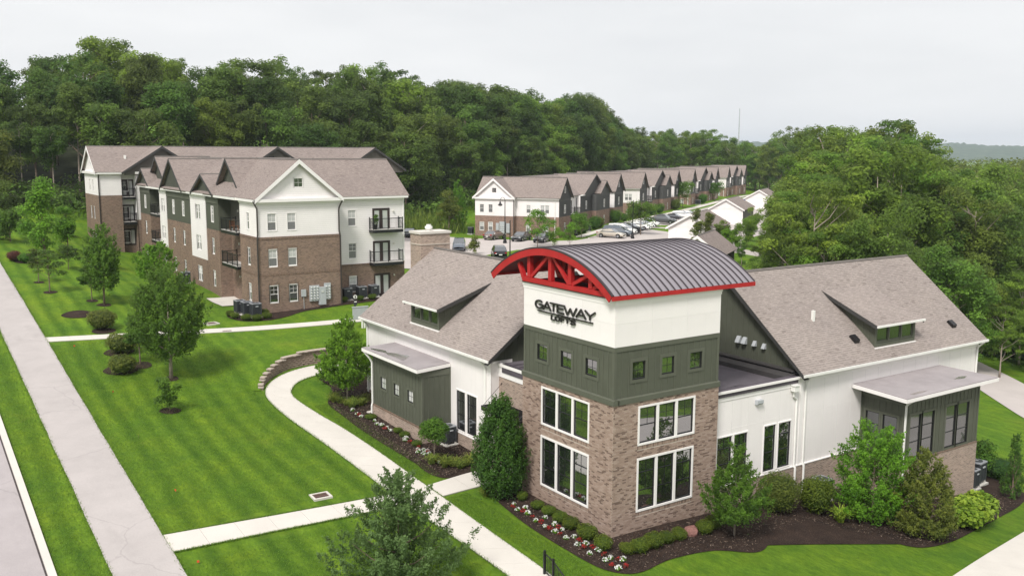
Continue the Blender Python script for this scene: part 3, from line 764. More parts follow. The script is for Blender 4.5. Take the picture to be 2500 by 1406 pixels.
mb.box(.4, .4, BT, TR - .4, TL - .4, 11.3)
mb.obj('green_wall', 'green_board', club)
for F, w_, hs in ((GL, gl, SL), (GR, gr, SR)):
    battens(club, F, .02, w_ - .02, lambda u: (BT + .25, 9.02), .405, holes=[(a - .15, b + .15, c - .15, e + .15) for a, b, c, e in hs])
    mb = MB(); e_ = .004 if F is GR else 0.0; fbox(mb, F, -.03 + e_, w_ + .03, 8.98, 9.2, -.035 - e_, .004); fbox(mb, F, -.03 + e_, .12, BT + .25, 8.98, -.03 - e_, .004); fbox(mb, F, w_ - .12, w_ + .03, BT + .25, 8.98, -.03 - e_, .004)
    mb.obj('corner_board', 'green_trim', club)
    for a, b, c, e in hs:
        frame_trim(club, F, a, b, c, e, .15, 'green_trim')
        win(club, F, a, c, b - a, e - c, cas=.012, casm='black_sash', panes=((0, 1, 'glass_club'),), vb=((.5, .05, .95),), hb=(.5,), sash=.05, proud=.0)
# white storey: panels with open joints
wi = .03
WL, WR = FR(wi, TL - wi, -PI / 2), FR(wi, wi, 0); wl_, wr_ = TL - 2 * wi, TR - 2 * wi
mb = MB(); mb.box(wi + .012, wi + .012, 9.2, TR - wi, TL - wi, 11.38); mb.obj('panel_backing', 'joint_grey', club)
for F, w_ in ((WL, wl_), (WR, wr_)):
    for z0_, z1_ in ((9.206, 10.27), (10.275, 11.12)):
        for k in range(3):
            a, b = w_ * k / 3, w_ * (k + 1) / 3
            piece('panel', club, F, a + (.006 if k else (.0305 if F is WR else 0)), b - (.006 if k < 2 else 0), z0_, z1_, 0, .03, 'white_board')
    mb = MB(); e_ = .004 if F is WR else 0.0; fbox(mb, F, -.03 + e_ * 3, w_ + .03, 11.125, 11.27 - e_, -.02 - e_, .03); fbox(mb, F, -.05 + e_ * 3, w_ + .05, 11.27 - e_, 11.40 - e_, -.05 - e_, .03); mb.obj('cornice', 'white_trim', club)
mb = MB(); mb.box(-.06, -.06, 11.40, TR + .04, TL + .04, 11.47); mb.obj('roof_deck', 'flashing', club)
# sign letters on the white storey
def letters(word, spans, z0_, hgt, th, dep=.07):
    def arc(cx, cy, rx, ry, a0, a1, n=12): return [(cx + rx * math.cos(math.radians(a0 + (a1 - a0) * k / n)), cy + ry * math.sin(math.radians(a0 + (a1 - a0) * k / n))) for k in range(n + 1)]
    G = {'G': [arc(.5, .5, .5, .5, 48, 360, 20), [(1.0, .5), (.52, .5)]], 'A': [[(0, 0), (.5, 1), (1, 0)], [(.22, .30), (.80, .30)]], 'T': [[(0, 1), (1, 1)], [(.5, 1), (.5, 0)]],
         'E': [[(1, 0), (.05, 0), (.05, 1), (1, 1)], [(.05, .52), (.88, .52)]], 'W': [[(0, 1), (.27, 0), (.5, .8), (.73, 0), (1, 1)]], 'Y': [[(0, 1), (.5, .46), (1, 1)], [(.5, .46), (.5, 0)]],
         'L': [[(.05, 1), (.05, 0), (1, 0)]], 'O': [arc(.5, .5, .5, .5, 0, 360, 22)], 'F': [[(.05, 0), (.05, 1), (1, 1)], [(.05, .5), (.85, .5)]],
         'S': [arc(.5, .75, .45, .25, 20, 200, 10) + arc(.5, .26, .48, .26, 100, -160, 14)]}
    for ch, (ya, yb) in zip(word, spans):
        u0, u1 = TL - wi - ya, TL - wi - yb; w_ = u1 - u0 - th; mb = MB(); e = 0.0
        for line in G[ch]:
            pts = [(u0 + th / 2 + p[0] * w_, z0_ + th / 2 + p[1] * (hgt - th)) for p in line]
            for p, q in zip(pts[:-1], pts[1:]):
                d = np.array(q) - np.array(p); n_ = np.linalg.norm(d); d = d / n_; e += .0007
                p2 = np.array(p) - d * th * .30; q2 = np.array(q) + d * th * .30; nn = np.array([-d[1], d[0]]) * th / 2
                mb.prism([WL.P(*(p2 + nn), -.03), WL.P(*(q2 + nn), -.03), WL.P(*(q2 - nn), -.03), WL.P(*(p2 - nn), -.03)], WL.D * -(dep + e))
        mb.obj('letter', 'letter_black', club)
ug = lambda z: 6.16 - (z - 700) / (1860 - 700) * (6.16 - 1.37)
letters('GATEWAY', [(ug(a), ug(b)) for a, b in ((700, 868), (858, 1028), (1000, 1148), (1135, 1282), (1275, 1525), (1505, 1695), (1668, 1862))], 10.20, .46, .074)
letters('LOFTS', [(ug(a), ug(b)) for a, b in ((1025, 1100), (1105, 1205), (1215, 1290), (1300, 1392), (1402, 1500))], 9.79, .27, .056)
mb = MB(); fbox(mb, WL, TL - wi - 5.92, TL - wi - 1.55, 10.085, 10.14, -.10, -.03); mb.obj('sign_underline', 'letter_black', club)
# barrel roof
YC, HC, Z0R, RISE = 4.83, 4.98, 11.60, 1.72
RR = (HC * HC + RISE * RISE) / (2 * RISE); ZC = Z0R + RISE - RR; TH = math.asin(HC / RR)
def arcp(t, r=0.0): return (YC - (RR + r) * math.sin(t), ZC + (RR + r) * math.cos(t))      # t>0 towards the right eave (small y)
XA, XB, NP = -.28, 8.9, 22; NA = 36
pw = (XB - XA) / NP
def arc_strip(x0, x1, ra, rb):
    mb = MB(); ts = [-TH + 2 * TH * k / NA for k in range(NA + 1)]
    for k in range(NA):
        A0, A1, B0, B1 = arcp(ts[k], ra), arcp(ts[k + 1], ra), arcp(ts[k], rb), arcp(ts[k + 1], rb)
        mb.face([(x0, *B0), (x1, *B0), (x1, *B1), (x0, *B1)]); mb.face([(x0, *A0), (x0, *A1), (x1, *A1), (x1, *A0)])
        mb.face([(x0, *A0), (x0, *B0), (x0, *B1), (x0, *A1)]); mb.face([(x1, *A0), (x1, *A1), (x1, *B1), (x1, *B0)])
    for t in (ts[0], ts[-1]):
        A0, B0 = arcp(t, ra), arcp(t, rb); mb.face([(x0, *A0), (x1, *A0), (x1, *B0), (x0, *B0)])
    return mb
pan_me = arc_strip(0.004, pw - .004, .0, .012).mesh('roof_panel', 'metal_roof', False)
seam_me = arc_strip(-.028, .028, .013, .062).mesh('standing_seam', 'metal_seam', False)
for k in range(NP):
    put('roof_panel', pan_me, club, (XA + k * pw, 0, 0))
    put('standing_seam', seam_me, club, (XA + k * pw, 0, 0))
put('standing_seam', seam_me, club, (XB, 0, 0))
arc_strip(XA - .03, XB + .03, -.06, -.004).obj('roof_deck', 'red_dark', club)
arc_strip(XA - .06, XA - .001, -.36, -.02).obj('fascia', 'red_paint', club); arc_strip(XB - .03, XB + .03, -.28, -.062).obj('fascia', 'red_paint', club)
arc_strip(XA - .07, XA + .05, -.018, .05).obj('drip_edge', 'metal_seam', club)
mb = MB(); e0 = arcp(TH); mb.box(XA - .05, e0[0] - .05, e0[1] - .20, XB + .04, e0[0] + .03, e0[1] - .005); mb.obj('eave_fascia', 'red_paint', club)
mb = MB(); e0 = arcp(-TH); mb.box(XA, e0[0] - .05, e0[1] - .16, XB, e0[0] + .02, e0[1] - .01); mb.obj('eave_fascia', 'red_paint', club)
def arch_z(y): return ZC + math.sqrt(max(0, (RR - .30) ** 2 - (y - YC) ** 2))
for x in (-.02, 2.2, 4.4, 6.6):
    tw = .24
    mb = MB(); mb.box(x - tw / 2, .62 if x > 0 else .0, 11.472, x + tw / 2, 7.15, 11.72 if x > 0 else 11.70); mb.obj('truss_chord', 'red_paint', club)
    for y in (6.62, 4.83, 3.25, 1.68):
        mb = MB(); mb.box(x - tw / 2 + .01, y - .13, 11.72, x + tw / 2 - .01, y + .13, arch_z(y) + .02); mb.obj('truss_post', 'red_paint', club)
    for ya, za, yb, zb in ((6.5, 11.74, 4.95, arch_z(4.95) - .05), (4.72, arch_z(4.7) - .05, 3.38, 11.74), (3.12, 11.74, 1.8, arch_z(1.8) - .05), (1.56, 11.74, .95, arch_z(.95) - .02)):
        mb = MB(); mb.beam((x, ya, za), (x, yb, zb), .16, .15, (1, 0, 0)); mb.obj('truss_web', 'red_paint', club)
    mb = MB(); mb.beam((x, 7.1, 11.55), (x, 7.55, 12.35), .2, .22, (1, 0, 0)); mb.obj('truss_bracket', 'red_paint', club)
    if x > 0: arc_strip(x - .1, x + .1, -.34, -.065).obj('truss_arch', 'red_paint', club)
# ---- wings
def gable_roof(parent, A, axis_vec, length, half, ez, rz_, th=.16, mat='shingle_club', edge='shingle_edge', back=True, fascia=None):
    """A: eave corner (x, y) nearest; axis_vec: unit along ridge; half: unit vec*half width from eave to ridge"""
    A = V3((*A, 0)); L_ = V3((*axis_vec, 0)) * length; H = V3((*half, 0)); up = V3((0, 0, 1))
    sl = V3((half[0], half[1], rz_ - ez)); nrm = np.cross(L_, sl); nrm /= np.linalg.norm(nrm)
    if nrm[2] < 0: nrm = -nrm
    p = A + up * ez
    mb = MB(); mb.obox(p - nrm * 0, L_, sl, -nrm * th); o1 = mb.obj('roof_slope', mat, parent)
    if back:
        p2 = A + H * 2 + up * ez; sl2 = V3((-half[0], -half[1], rz_ - ez)); n2 = np.cross(L_, sl2); n2 /= np.linalg.norm(n2); n2 = n2 if n2[2] > 0 else -n2
        mb = MB(); mb.obox(p2, L_, sl2, -n2 * th); mb.obj('roof_slope', mat, parent)
    r0 = A + H + up * (rz_ + .015); mb = MB(); d = H / np.linalg.norm(H)
    mb.prism([r0 - d * .14 - up * .075, r0 + up * .02, r0 + d * .14 - up * .075, r0 + d * .14 - up * .11, r0 - d * .14 - up * .11], L_); mb.obj('ridge_cap', edge, parent)
    return o1
def downspout(parent, pts, mat='gutter_white', r=.05, name='downspout'):
    mb = MB()
    for p, q in zip(pts[:-1], pts[1:]): mb.beam(p, q, r * 2, r * 1.6, (1, .3, 0) if abs(q[2] - p[2]) > .1 else (0, 0, 1))
    return mb.obj(name, mat, parent)
EL, ER, RZ = 6.47, 6.18, 11.07
# left wing (ridge runs along y)
gable_roof(club, (.30, 11.08), (0, 1), 16.9, (6.1, 0), EL, RZ)
Fw = FR(.75, 27.65, -PI / 2); yw = lambda y: 27.65 - y
pair = [(yw(15.26), yw(14.29), 1.5, 3.9), (yw(14.06), yw(13.0), 1.5, 3.9)]
mb = MB(); wall(mb, Fw, 16.15, 1.36, EL - .15, pair, .1)
mb.face([(.75, 27.65, 0), (12.0, 27.65, 0), (12.0, 27.65, 6.3), (.75, 27.65, 6.3)]); mb.face([(12.0, 11.5, 0), (12.0, 27.65, 0), (12.0, 27.65, 6.3), (12.0, 11.5, 6.3)])
mb.face([(.75, 11.5, 1.36), (2.2, 11.5, 1.36), (2.2, 11.5, 6.3), (.75, 11.5, 6.3)])
mb.face([(.75, 27.65, 6.3), (6.4, 27.65, RZ - .2), (12.0, 27.65, 6.3)])
mb.obj('wing_wall', 'white_board', club)
for u in np.arange(.62, 16.1, 1.22):
    zt = EL - .5
    if yw(22.7) < u < yw(15.9): lo = 5.45
    elif yw(15.4) < u < yw(12.9): lo = 4.0
    else: lo = 1.4
    if lo < zt: piece('panel_joint', club, Fw, u - .012, u + .012, lo, zt, -.005, .004, 'joint_grey')
mb = MB(); fbox(mb, Fw, -.02, 16.17, 5.95, EL - .16, -.03, .0); fbox(mb, Fw, -.06, .12, .4, 5.95, -.03, 0); fbox(mb, Fw, 16.03, 16.18, 1.36, 5.95, -.03, .0); mb.obj('frieze_board', 'white_trim', club)
mb = MB(); wall(mb, Fw.off(-.05), 16.2, -.2, 1.33); mb.face([(.70, 11.45, -.2), (2.2, 11.45, -.2), (2.2, 11.45, 1.33), (.70, 11.45, 1.33)]); mb.obj('brick_base', 'brick_club', club)
mb = MB(); fbox(mb, Fw, -.05, 16.22, 1.33, 1.38, -.08, .0); mb.obj('water_table', 'white_trim', club)
for a, b, c, e in pair: win(club, Fw, a, c, b - a, e - c, cas=.07, panes=((0, 1, 'glass_club'),), vb=((.5, .74, .99),), hb=(-.39, -.74), sash=.06)
mb = MB(); mb.box(.24, 11.06, EL - .13, .34, 28.0, EL + .01); mb.obj('gutter', 'gutter_white', club)
mb = MB(); mb.box(.34, 11.1, EL - .17, .74, 27.95, EL - .145); mb.obj('soffit', 'white_trim', club)
downspout(club, [(.30, 12.05, EL - .08), (.62, 12.0, EL - .5), (.69, 12.0, EL - .7), (.69, 12.0, 1.45), (.60, 12.0, 1.3), (.60, 12.0, .4)])
downspout(club, [(.30, 27.5, EL - .08), (.62, 27.45, EL - .45), (.69, 27.45, EL - .6), (.69, 27.45, 1.4), (.69, 27.45, 1.0)])
# rake boards and board-and-batten gables of both wings
def gable_end(F, half, ez, rz_, z0_, off, flip=1):
    """F: frame with u=0 at the left eave line, u=2*half at the right"""
    mb = MB(); s_ = (rz_ - ez) / half
    mb.face([F.P(.45, z0_, off), F.P(2 * half - .45, z0_, off), F.P(2 * half - .45, ez + .25, off), F.P(half, rz_ - .12, off), F.P(.45, ez + .25, off)]); mb.obj('gable_wall', 'green_board', club)
    battens(club, F.off(off), .6, 2 * half - .6, lambda u: (z0_, min(ez + s_ * u, ez + s_ * (2 * half - u)) - .25), .42)
    for a, b in ((0.0, half), (2 * half, half)):
        mb = MB(); p, q = F.P(a, ez - .02, -.02), F.P(b, rz_ - .02, -.02); mb.prism([p, q, q - V3((0, 0, .30)), p - V3((0, 0, .22))], F.D * .05)
        p2, q2 = F.P(a, ez - .26, 0.03), F.P(b, rz_ - .33, 0.03); mb.prism([p2, q2, q2 - V3((0, 0, .02)), p2 - V3((0, 0, .02))], F.D * (off - .03)); mb.obj('rake_board', 'charcoal_trim', club)
gable_end(FR(.30, 11.08, 0), 6.1, EL, RZ, 5.6, .45)
# right wing (ridge runs along x)
gable_roof(club, (13.29, 0), (1, 0), 18.0, (0, 6.1), ER, RZ)
gable_end(FR(13.29, 12.2, -PI / 2), 6.1, ER, RZ, 5.4, .45)
Fr = FR(0, .45, 0)
prs = [(7.30, 8.36, 1.16, 3.60), (8.53, 9.52, 1.16, 3.60), (10.82, 11.72, 1.16, 3.66), (11.96, 12.93, 1.16, 3.66)]
mb = MB(); wall(mb, Fr, 31.0, 1.03, ER - .14, prs, .1, u0=6.8)
mb.face([(31.0, .45, -3), (31.0, 11.7, -3), (31.0, 11.7, 6.0), (31.0, .45, 6.0)]); mb.face([(13.7, 11.7, -2), (31, 11.7, -2), (31, 11.7, 6), (13.7, 11.7, 6)])
mb.face([(31.0, .45, 6.0), (31.0, 6.1, RZ - .2), (31.0, 11.7, 6.0)])
mb.obj('wing_wall', 'white_board', club)
for u in np.arange(7.1, 31, 1.22):
    hi = ER - .5 if u > 13.6 else 5.5
    lo = 1.08
    if any(a - .12 < u < b + .12 for a, b, c, e in prs): lo = 3.75
    if 19.0 < u < 26.7: lo = 5.05
    if lo < hi and not (13.2 < u < 14.3): piece('panel_joint', club, Fr, u - .012, u + .012, lo, hi, -.005, .004, 'joint_grey')
mb = MB(); fbox(mb, Fr, 6.8, 13.45, 5.5, 6.0, -.03, .0); fbox(mb, Fr, 13.45, 31.02, ER - .5, ER - .16, -.03, 0); fbox(mb, Fr, 13.6, 13.8, 1.06, 5.66, -.028, .0); fbox(mb, Fr, 30.88, 31.03, -1, 5.66, -.03, 0); fbox(mb, Fr, 6.8, 31.0, 3.95, 3.965, -.006, .0); mb.obj('frieze_board', 'white_trim', club)
mb = MB(); wall(mb, Fr.off(-.05), 31.05, -3.4, 1.0, u0=6.8); mb.face([(31.05, .4, -3.4), (31.05, 11.7, -3.4), (31.05, 11.7, 1.0), (31.05, .4, 1.0)]); mb.obj('brick_base', 'brick_club', club)
mb = MB(); fbox(mb, Fr, 6.8, 31.06, 1.0, 1.05, -.08, .0); mb.obj('water_table', 'white_trim', club)
for a, b, c, e in prs: win(club, Fr, a, c, b - a, e - c, cas=.06, panes=((0, 1, 'glass_club'),), vb=((.5, .74, .99),), hb=(-.40, -.74), sash=.06)
mb = MB(); mb.box(13.27, -.06, ER - .13, 31.33, .04, ER + .01); mb.obj('gutter', 'gutter_white', club)
mb = MB(); mb.box(13.3, .04, ER - .17, 31.3, .44, ER - .145); mb.obj('soffit', 'white_trim', club)
downspout(club, [(13.9, -.01, ER - .1), (14.0, .33, ER - .45), (14.02, .39, ER - .6), (14.02, .39, 1.1), (14.02, .30, .95), (14.02, .30, -.6)])
downspout(club, [(31.0, -.01, ER - .1), (30.85, .3, ER - .45), (30.85, .38, ER - .6), (30.85, .38, -2.4)])
mb = MB(); mb.box(12.78, .12, 5.32, 13.12, .42, 5.62); mb.box(12.74, .08, 5.62, 13.16, .42, 5.68); mb.obj('conductor_head', 'gutter_white', club)
downspout(club, [(12.95, .3, 5.32), (12.98, .36, 5.0), (13.28, .39, 4.8), (13.3, .39, 1.1), (13.3, .30, .95), (13.3, .30, -.5)])
mb = MB(); mb.box(10.02, .24, 5.06, 10.46, .45, 5.22); mb.prism([(10.02, .24, 5.06), (10.02, .45, 5.06), (10.02, .45, 4.98), (10.02, .30, 4.98)], (.44, 0, 0)); mb.obj('wall_light', 'grey_metal', club)
# flat roofs between tower and wings
mb = MB(); mb.box(1.35, .5, 5.2, 13.6, 11.45, 5.72); mb.obj('flat_roof', 'membrane', club)
mb = MB(); mb.box(TR, .36, 5.72, 13.30, .74, 6.06); mb.obj('parapet_cap', 'membrane_dark', club)
mb = MB(); mb.box(1.22, TL, 5.72, 1.6, 11.1, 6.2); mb.obj('parapet_cap', 'membrane_dark', club)
mb = MB(); mb.box(TR + .02, .30, 5.92, 13.32, .362, 6.05); mb.obj('parapet_trim', 'white_trim', club)
mb = MB(); mb.box(12.9, .75, 5.72, 13.72, 11.3, 5.98); mb.prism([(12.9, .75, 5.98), (13.72, .75, 5.98), (13.72, .75, 6.2)], (0, 10.5, 0)); mb.box(13.3, .76, 6.2, 13.72, 11.3, 6.28); mb.obj('roof_curb', 'flashing', club)
mb = MB(); mb.box(1.7, 10.75, 5.72, 13, 11.5, 6.0); mb.box(1.7, 10.9, 6.0, 6.2, 11.5, 6.12); mb.obj('roof_curb', 'membrane', club)
def flat_patch(name, pts, z, mat, sx=0.0, sy=0.0): return MB().face([(x, y, z + sx * x + sy * y) for x, y in pts]).obj(name, mat, club)
flat_patch('puddle', [(8.6, 1.6), (10.3, 1.2), (11.6, 1.0), (12.4, 1.05), (11.5, 1.45), (10.0, 1.75)], 5.727, 'puddle')
flat_patch('puddle', [(8.2, 3.2), (9.0, 3.0), (9.6, 3.25), (9.1, 3.5), (8.4, 3.5)], 5.727, 'puddle')
flat_patch('puddle', [(2.2, 9.2), (3.6, 8.9), (4.5, 9.3), (3.2, 9.9)], 5.727, 'puddle')
for y, z, s_ in ((5.05, 7.27, .36), (4.6, 7.27, .36), (3.86, 7.22, .28), (3.17, 7.18, .28)):
    mb = MB(); mb.prism([(13.74, y - s_ / 2, z + s_ * .55), (13.74, y - s_ / 2, z - s_ * .55), (13.74 - s_ * .75, y - s_ / 2, z - s_ * .45), (13.74 - s_ * .25, y - s_ / 2, z + s_ * .5)], (0, s_ * .8, 0)); mb.obj('vent_hood', 'grey_metal', club)
# left connector: brick, white fascia, steel canopy over the entrance
Fc = FR(1.30, 11.5, -PI / 2)
door = [(1.1, 3.0, .35, 2.75)]
mb = MB(); wall(mb, Fc, 4.25, -.3, 5.42, door, .25); mb.obj('entrance_wall', 'brick_club', club)
mb = MB(); fbox(mb, Fc, -.0, 4.25, 5.42, 6.02, -.04, .1); fbox(mb, Fc, -.02, 4.25, 6.02, 6.2, -.10, .05); mb.obj('fascia_board', 'white_trim', club)
win(club, Fc.off(.15), 1.15, .36, 1.8, 2.35, units=2, cas=.06, casm='black_sash', mull=.08, panes=((0, 1, 'glass_dark'),), sash=.09, name='entrance_door')
mb = MB(); z = 3.95
mb.box(-.10, 7.32, z - .22, -.02, 11.2, z + .05); mb.box(-.02, 11.12, z - .22, 1.3, 11.2, z + .05); mb.box(-.02, 7.32, z - .22, 1.3, 7.40, z + .05); mb.obj('canopy_frame', 'black_metal', club)
for x in np.arange(.08, 1.28, .13): mb = MB(); mb.box(x, 7.41, z - .12, x + .03, 11.11, z + .0); mb.obj('canopy_slat', 'black_metal', club)
mb = MB(); mb.tube([(-.03, 11.1, z + .05), (1.3, 11.2, 5.05)], .014, 6); mb.tube([(-.03, 7.6, z + .05), (1.3, 7.6, 5.05)], .014, 6); mb.lathe([(.05, 0), (.05, .03)], 10, (1.27, 11.2, 5.04)); mb.obj('canopy_rod', 'black_metal', club)
# shed dormers
def dormer(F, u0, u1, zb, zt, run, rise, deep, ov=.38):
    """F: frame at the dormer face; roof climbs inwards by rise over run until it meets the main slope"""
    n3 = 3; mg = .16; ww = (u1 - u0 - mg * 2 - .12 * 2) / 3
    hs = [(u0 + mg + k * (ww + .12), u0 + mg + k * (ww + .12) + ww, zb + .28, zt - .2) for k in range(3)]
    mb = MB(); wall(mb, F, u1, zb - .6, zt, hs, .08, u0=u0)
    for u in (u0, u1): mb.face([F.P(u, zb - .5), F.P(u, zt), F.P(u, zt + rise, run), F.P(u, zb, run)])
    mb.obj('dormer_wall', 'green_board', club)
    for a, b, c, e in hs:
        frame_trim(club, F, a, b, c, e, .055, 'green_trim', .02)
        win(club, F, a, c, b - a, e - c, cas=.01, casm='green_trim', sashm='green_trim', panes=((0, 1, 'glass_dark'),), sash=.05, proud=0)
    mb = MB(); fbox(mb, F, u0 - .05, u0 + .1, zb - .1, zt, -.03, 0); fbox(mb, F, u1 - .1, u1 + .05, zb - .1, zt, -.03, 0); fbox(mb, F, u0 + .1, u1 - .1, zb - .02, zb + .16, -.03, 0); mb.obj('corner_board', 'green_trim', club)
    mb = MB(); fbox(mb, F, u0 - .1, u1 + .1, zb - .1, zb - .03, -.12, 0); mb.obj('dormer_sill', 'white_trim', club)
    k = rise / run
    mb = MB(); a = F.P(u0 - .35, zt + .12 - ov * k, -ov); mb.obox(a, F.U * (u1 - u0 + .7), F.P(0, (run + ov) * k, run + ov) - F.P(0, 0, 0), (0, 0, -.10)); mb.obj('roof_slope', 'shingle_club', club)
    mb = MB(); fbox(mb, F, u0 - .42, u1 + .42, zt - ov * k + .0, zt - ov * k + .12, -ov - .09, -ov - .005); mb.obj('gutter', 'gutter_white', club)
    for u in (u0 - .38, u1 + .36):
        p, q = F.P(u, zt - ov * k + .1, -ov), F.P(u, zt + rise + .1, run); mb = MB(); mb.prism([p, q, q - V3((0, 0, .24)), p - V3((0, 0, .22))], F.U * .03); mb.obj('rake_board', 'charcoal_trim', club)
    n_ = int(3.2 / .42)
    for u, sg in ((u0, -1), (u1, 1)):
        G = FR(*F.P(u, 0, 0)[:2], F.a + PI / 2) if sg > 0 else None
        for i in range(1, 8):
            dd = i * .42
            if dd < run - .3:
                za, zb2 = zb + dd * deep, zt + dd * k
                if zb2 - za > .1:
                    p = F.P(u + sg * .011, za - .05, dd); put('batten', unit('green_trim'), club, p, F.a, scale=(.022, .045, zb2 - za))
dormer(FR(1.05, 21.45, -PI / 2), 0, 3.55, 7.05, 8.42, 3.6, 1.25, (RZ - EL) / 6.1)
dormer(FR(20.46, .76, 0), 0, 3.85, 6.78, 8.15, 3.65, 1.45, (RZ - ER) / 6.1)
# bump-outs
def bump(F, w_, depth, zg, zb, zt, roof, wins, wt, side_w):
    mb = MB(); wall(mb, F, w_, zb, zt, wins, .1)
    S0 = FR(*F.P(0, 0, depth)[:2], F.a - PI / 2); S1 = FR(*F.P(w_, 0, 0)[:2], F.a + PI / 2)
    wall(mb, S0, depth, zb, zt, side_w if side_w and side_w[0] == 0 else (), .1); wall(mb, S1, depth, zb, zt); mb.obj('bay_wall', 'green_board', club)
    return S0, S1
def bay(F, w_, depth, zg, zb, zt, holes, hole_style, s0holes=(), mat_cap='white_trim'):
    S0 = FR(*F.P(0, 0, depth)[:2], F.a - PI / 2); S1 = FR(*F.P(w_, 0, 0)[:2], F.a + PI / 2)
    mb = MB(); wall(mb, F, w_, zb, zt, holes, .1); wall(mb, S0, depth, zb, zt, s0holes, .1); wall(mb, S1, depth, zb, zt); mb.obj('bay_wall', 'green_board', club)
    for G, gw, hs in ((F, w_, holes), (S0, depth, s0holes), (S1, depth, ())):
        battens(club, G, .03, gw - .03, lambda u: (zb + .03, zt - .38), .40, holes=[(a - .14, b + .14, c - .14, e + .14) for a, b, c, e in hs])
        mb = MB(); fbox(mb, G, -.02, gw + .02, zt - .36, zt, -.032, .0); fbox(mb, G, -.025, .10, zb, zt - .36, -.03, 0); fbox(mb, G, gw - .1, gw + .025, zb, zt - .36, -.03, 0); mb.obj('corner_board', 'green_trim', club)
        for a, b, c, e in hs:
            frame_trim(club, G, a, b, c, e, .13, 'green_trim'); win(club, G, a, c, b - a, e - c, **hole_style)
    mb = MB()
    for G, gw in ((F, w_), (S0, depth), (S1, depth)): wall(mb, G.off(-.05), gw + .05, zg, zb - .03, u0=-.05)
    mb.obj('brick_base', 'brick_club', club)
    mb = MB()
    for G, gw in ((F, w_), (S0, depth), (S1, depth)): fbox(mb, G, -.07, gw + .07, zb - .04, zb + .02, -.08, 0)
    mb.obj('water_table', 'brick_soldier', club)
    return S0, S1
Fb = FR(-1.2, 22.6, -PI / 2)
bay(Fb, 6.6, 1.95, -.2, 1.62, 5.08, [(22.6 - 21.55, 22.6 - 20.78, 2.92, 3.69), (22.6 - 19.68, 22.6 - 18.97, 2.9, 3.65), (22.6 - 17.86, 22.6 - 17.13, 2.88, 3.62)],
    dict(cas=.012, casm='black_sash', panes=((0, 1, 'glass_blind'),), vb=((.5, .05, .95),), hb=(.5,), sash=.05, proud=0))
def slab_roof(pts_front, pts_back, th, name='bay_roof'):
    (f0, f1), (b0, b1) = pts_front, pts_back; d = V3((0, 0, -th))
    mb = MB(); P = [V3(p) for p in (f0, f1, b1, b0)]; mb.prism(P, d); mb.obj('roof_fascia', 'white_trim', club)
    mb = MB(); c0 = sum(P) / 4; Q = [c0 + (p - c0) * .985 + V3((0, 0, .004)) for p in P]; mb.prism(Q, V3((0, 0, .05))); mb.obj(name, 'membrane_light', club)
slab_roof(((-1.68, 23.35, 5.27), (-1.68, 15.75, 5.27)), ((.72, 23.3, 5.36), (.72, 15.95, 5.36)), .19)
flat_patch('puddle', [(-1.35, 22.7), (-1.1, 22.2), (-.9, 21.4), (-1.05, 20.9), (-.75, 20.3), (-.55, 19.6), (-.35, 19.2), (-.75, 18.7), (-1.0, 18.5), (-1.3, 18.2), (-1.25, 19.4), (-1.3, 20.2), (-1.2, 20.9), (-1.35, 21.6), (-1.45, 22.4)], 5.396, 'puddle', sx=.0375)
downspout(club, [(-1.62, 23.2, 5.1), (-1.4, 22.75, 4.7), (-1.27, 22.68, 4.4), (-1.27, 22.68, 1.7), (-1.33, 22.68, 1.5), (-1.33, 22.68, 1.0)])
Fb2 = FR(19.07, -2.3, 0)
tall = dict(cas=.012, casm='black_sash', panes=((0, 1, 'glass_dark'),), vb=(), hb=(-.37, -.70), sash=.05, proud=0)
bay(Fb2, 7.5, 2.75, -3.6, .86, 4.55, [(.60, 1.66, 1.0, 3.5), (1.78, 2.95, 1.0, 3.5), (4.12, 5.18, 1.0, 3.5), (5.32, 6.5, 1.0, 3.5)], tall, s0holes=[(.35, 1.2, 1.0, 3.4), (1.45, 2.35, 1.0, 3.4)])
slab_roof(((18.2, -2.95, 4.76), (27.45, -2.95, 4.76)), ((18.1, .42, 4.95), (26.8, .42, 4.95)), .19)
flat_patch('puddle', [(19.2, -2.45), (20.3, -2.35), (20.9, -2.5), (20.2, -2.62), (19.4, -2.62)], 4.862 + .12, 'puddle', sy=.056)
flat_patch('puddle', [(24.4, -1.9), (25.3, -1.7), (25.9, -1.85), (25.2, -2.1)], 4.862 + .12, 'puddle', sy=.056)
downspout(club, [(19.0, -2.9, 4.6), (19.02, -2.5, 4.3), (19.1, -2.38, 4.15), (19.1, -2.38, .95), (19.1, -2.44, .8), (19.1, -2.44, -1.6)])
# chimney on the far gable, roof vents
mb = MB(); mb.box(5.2, 27.85, 0, 7.66, 29.4, 12.05); mb.obj('chimney', 'brick_club', club)
mb = MB(); mb.box(5.16, 27.81, 11.25, 7.70, 29.44, 11.34); mb.obj('chimney_band', 'mortar_tan', club)
mb = MB(); mb.box(5.12, 27.77, 12.05, 7.74, 29.48, 12.22); mb.obj('chimney_cap', 'concrete', club)
mb = MB(); mb.lathe([(.18, 12.2), (.18, 12.35), (.28, 12.37), (.28, 12.55), (.16, 12.58), (.19, 12.68)], 14, (6.3, 28.6, 0)); mb.obj('flue', 'gutter_white', club)
mb = MB(); mb.box(17.24, 2.66, 8.2, 17.40, 2.82, 8.95); mb.obj('vent_pipe', 'gutter_white', club)
sR = (RZ - ER) / 6.1
for x, y in ((19.28, 1.32), (29.06, 1.22)):
    z = ER + sR * y; mb = MB(); mb.prism([(x - .2, y - .22, z - .15), (x - .2, y + .22, z + .2), (x - .2, y + .1, z + .32), (x - .2, y - .28, z + .05)], (.4, 0, 0)); mb.obj('roof_vent', 'black_metal', club)
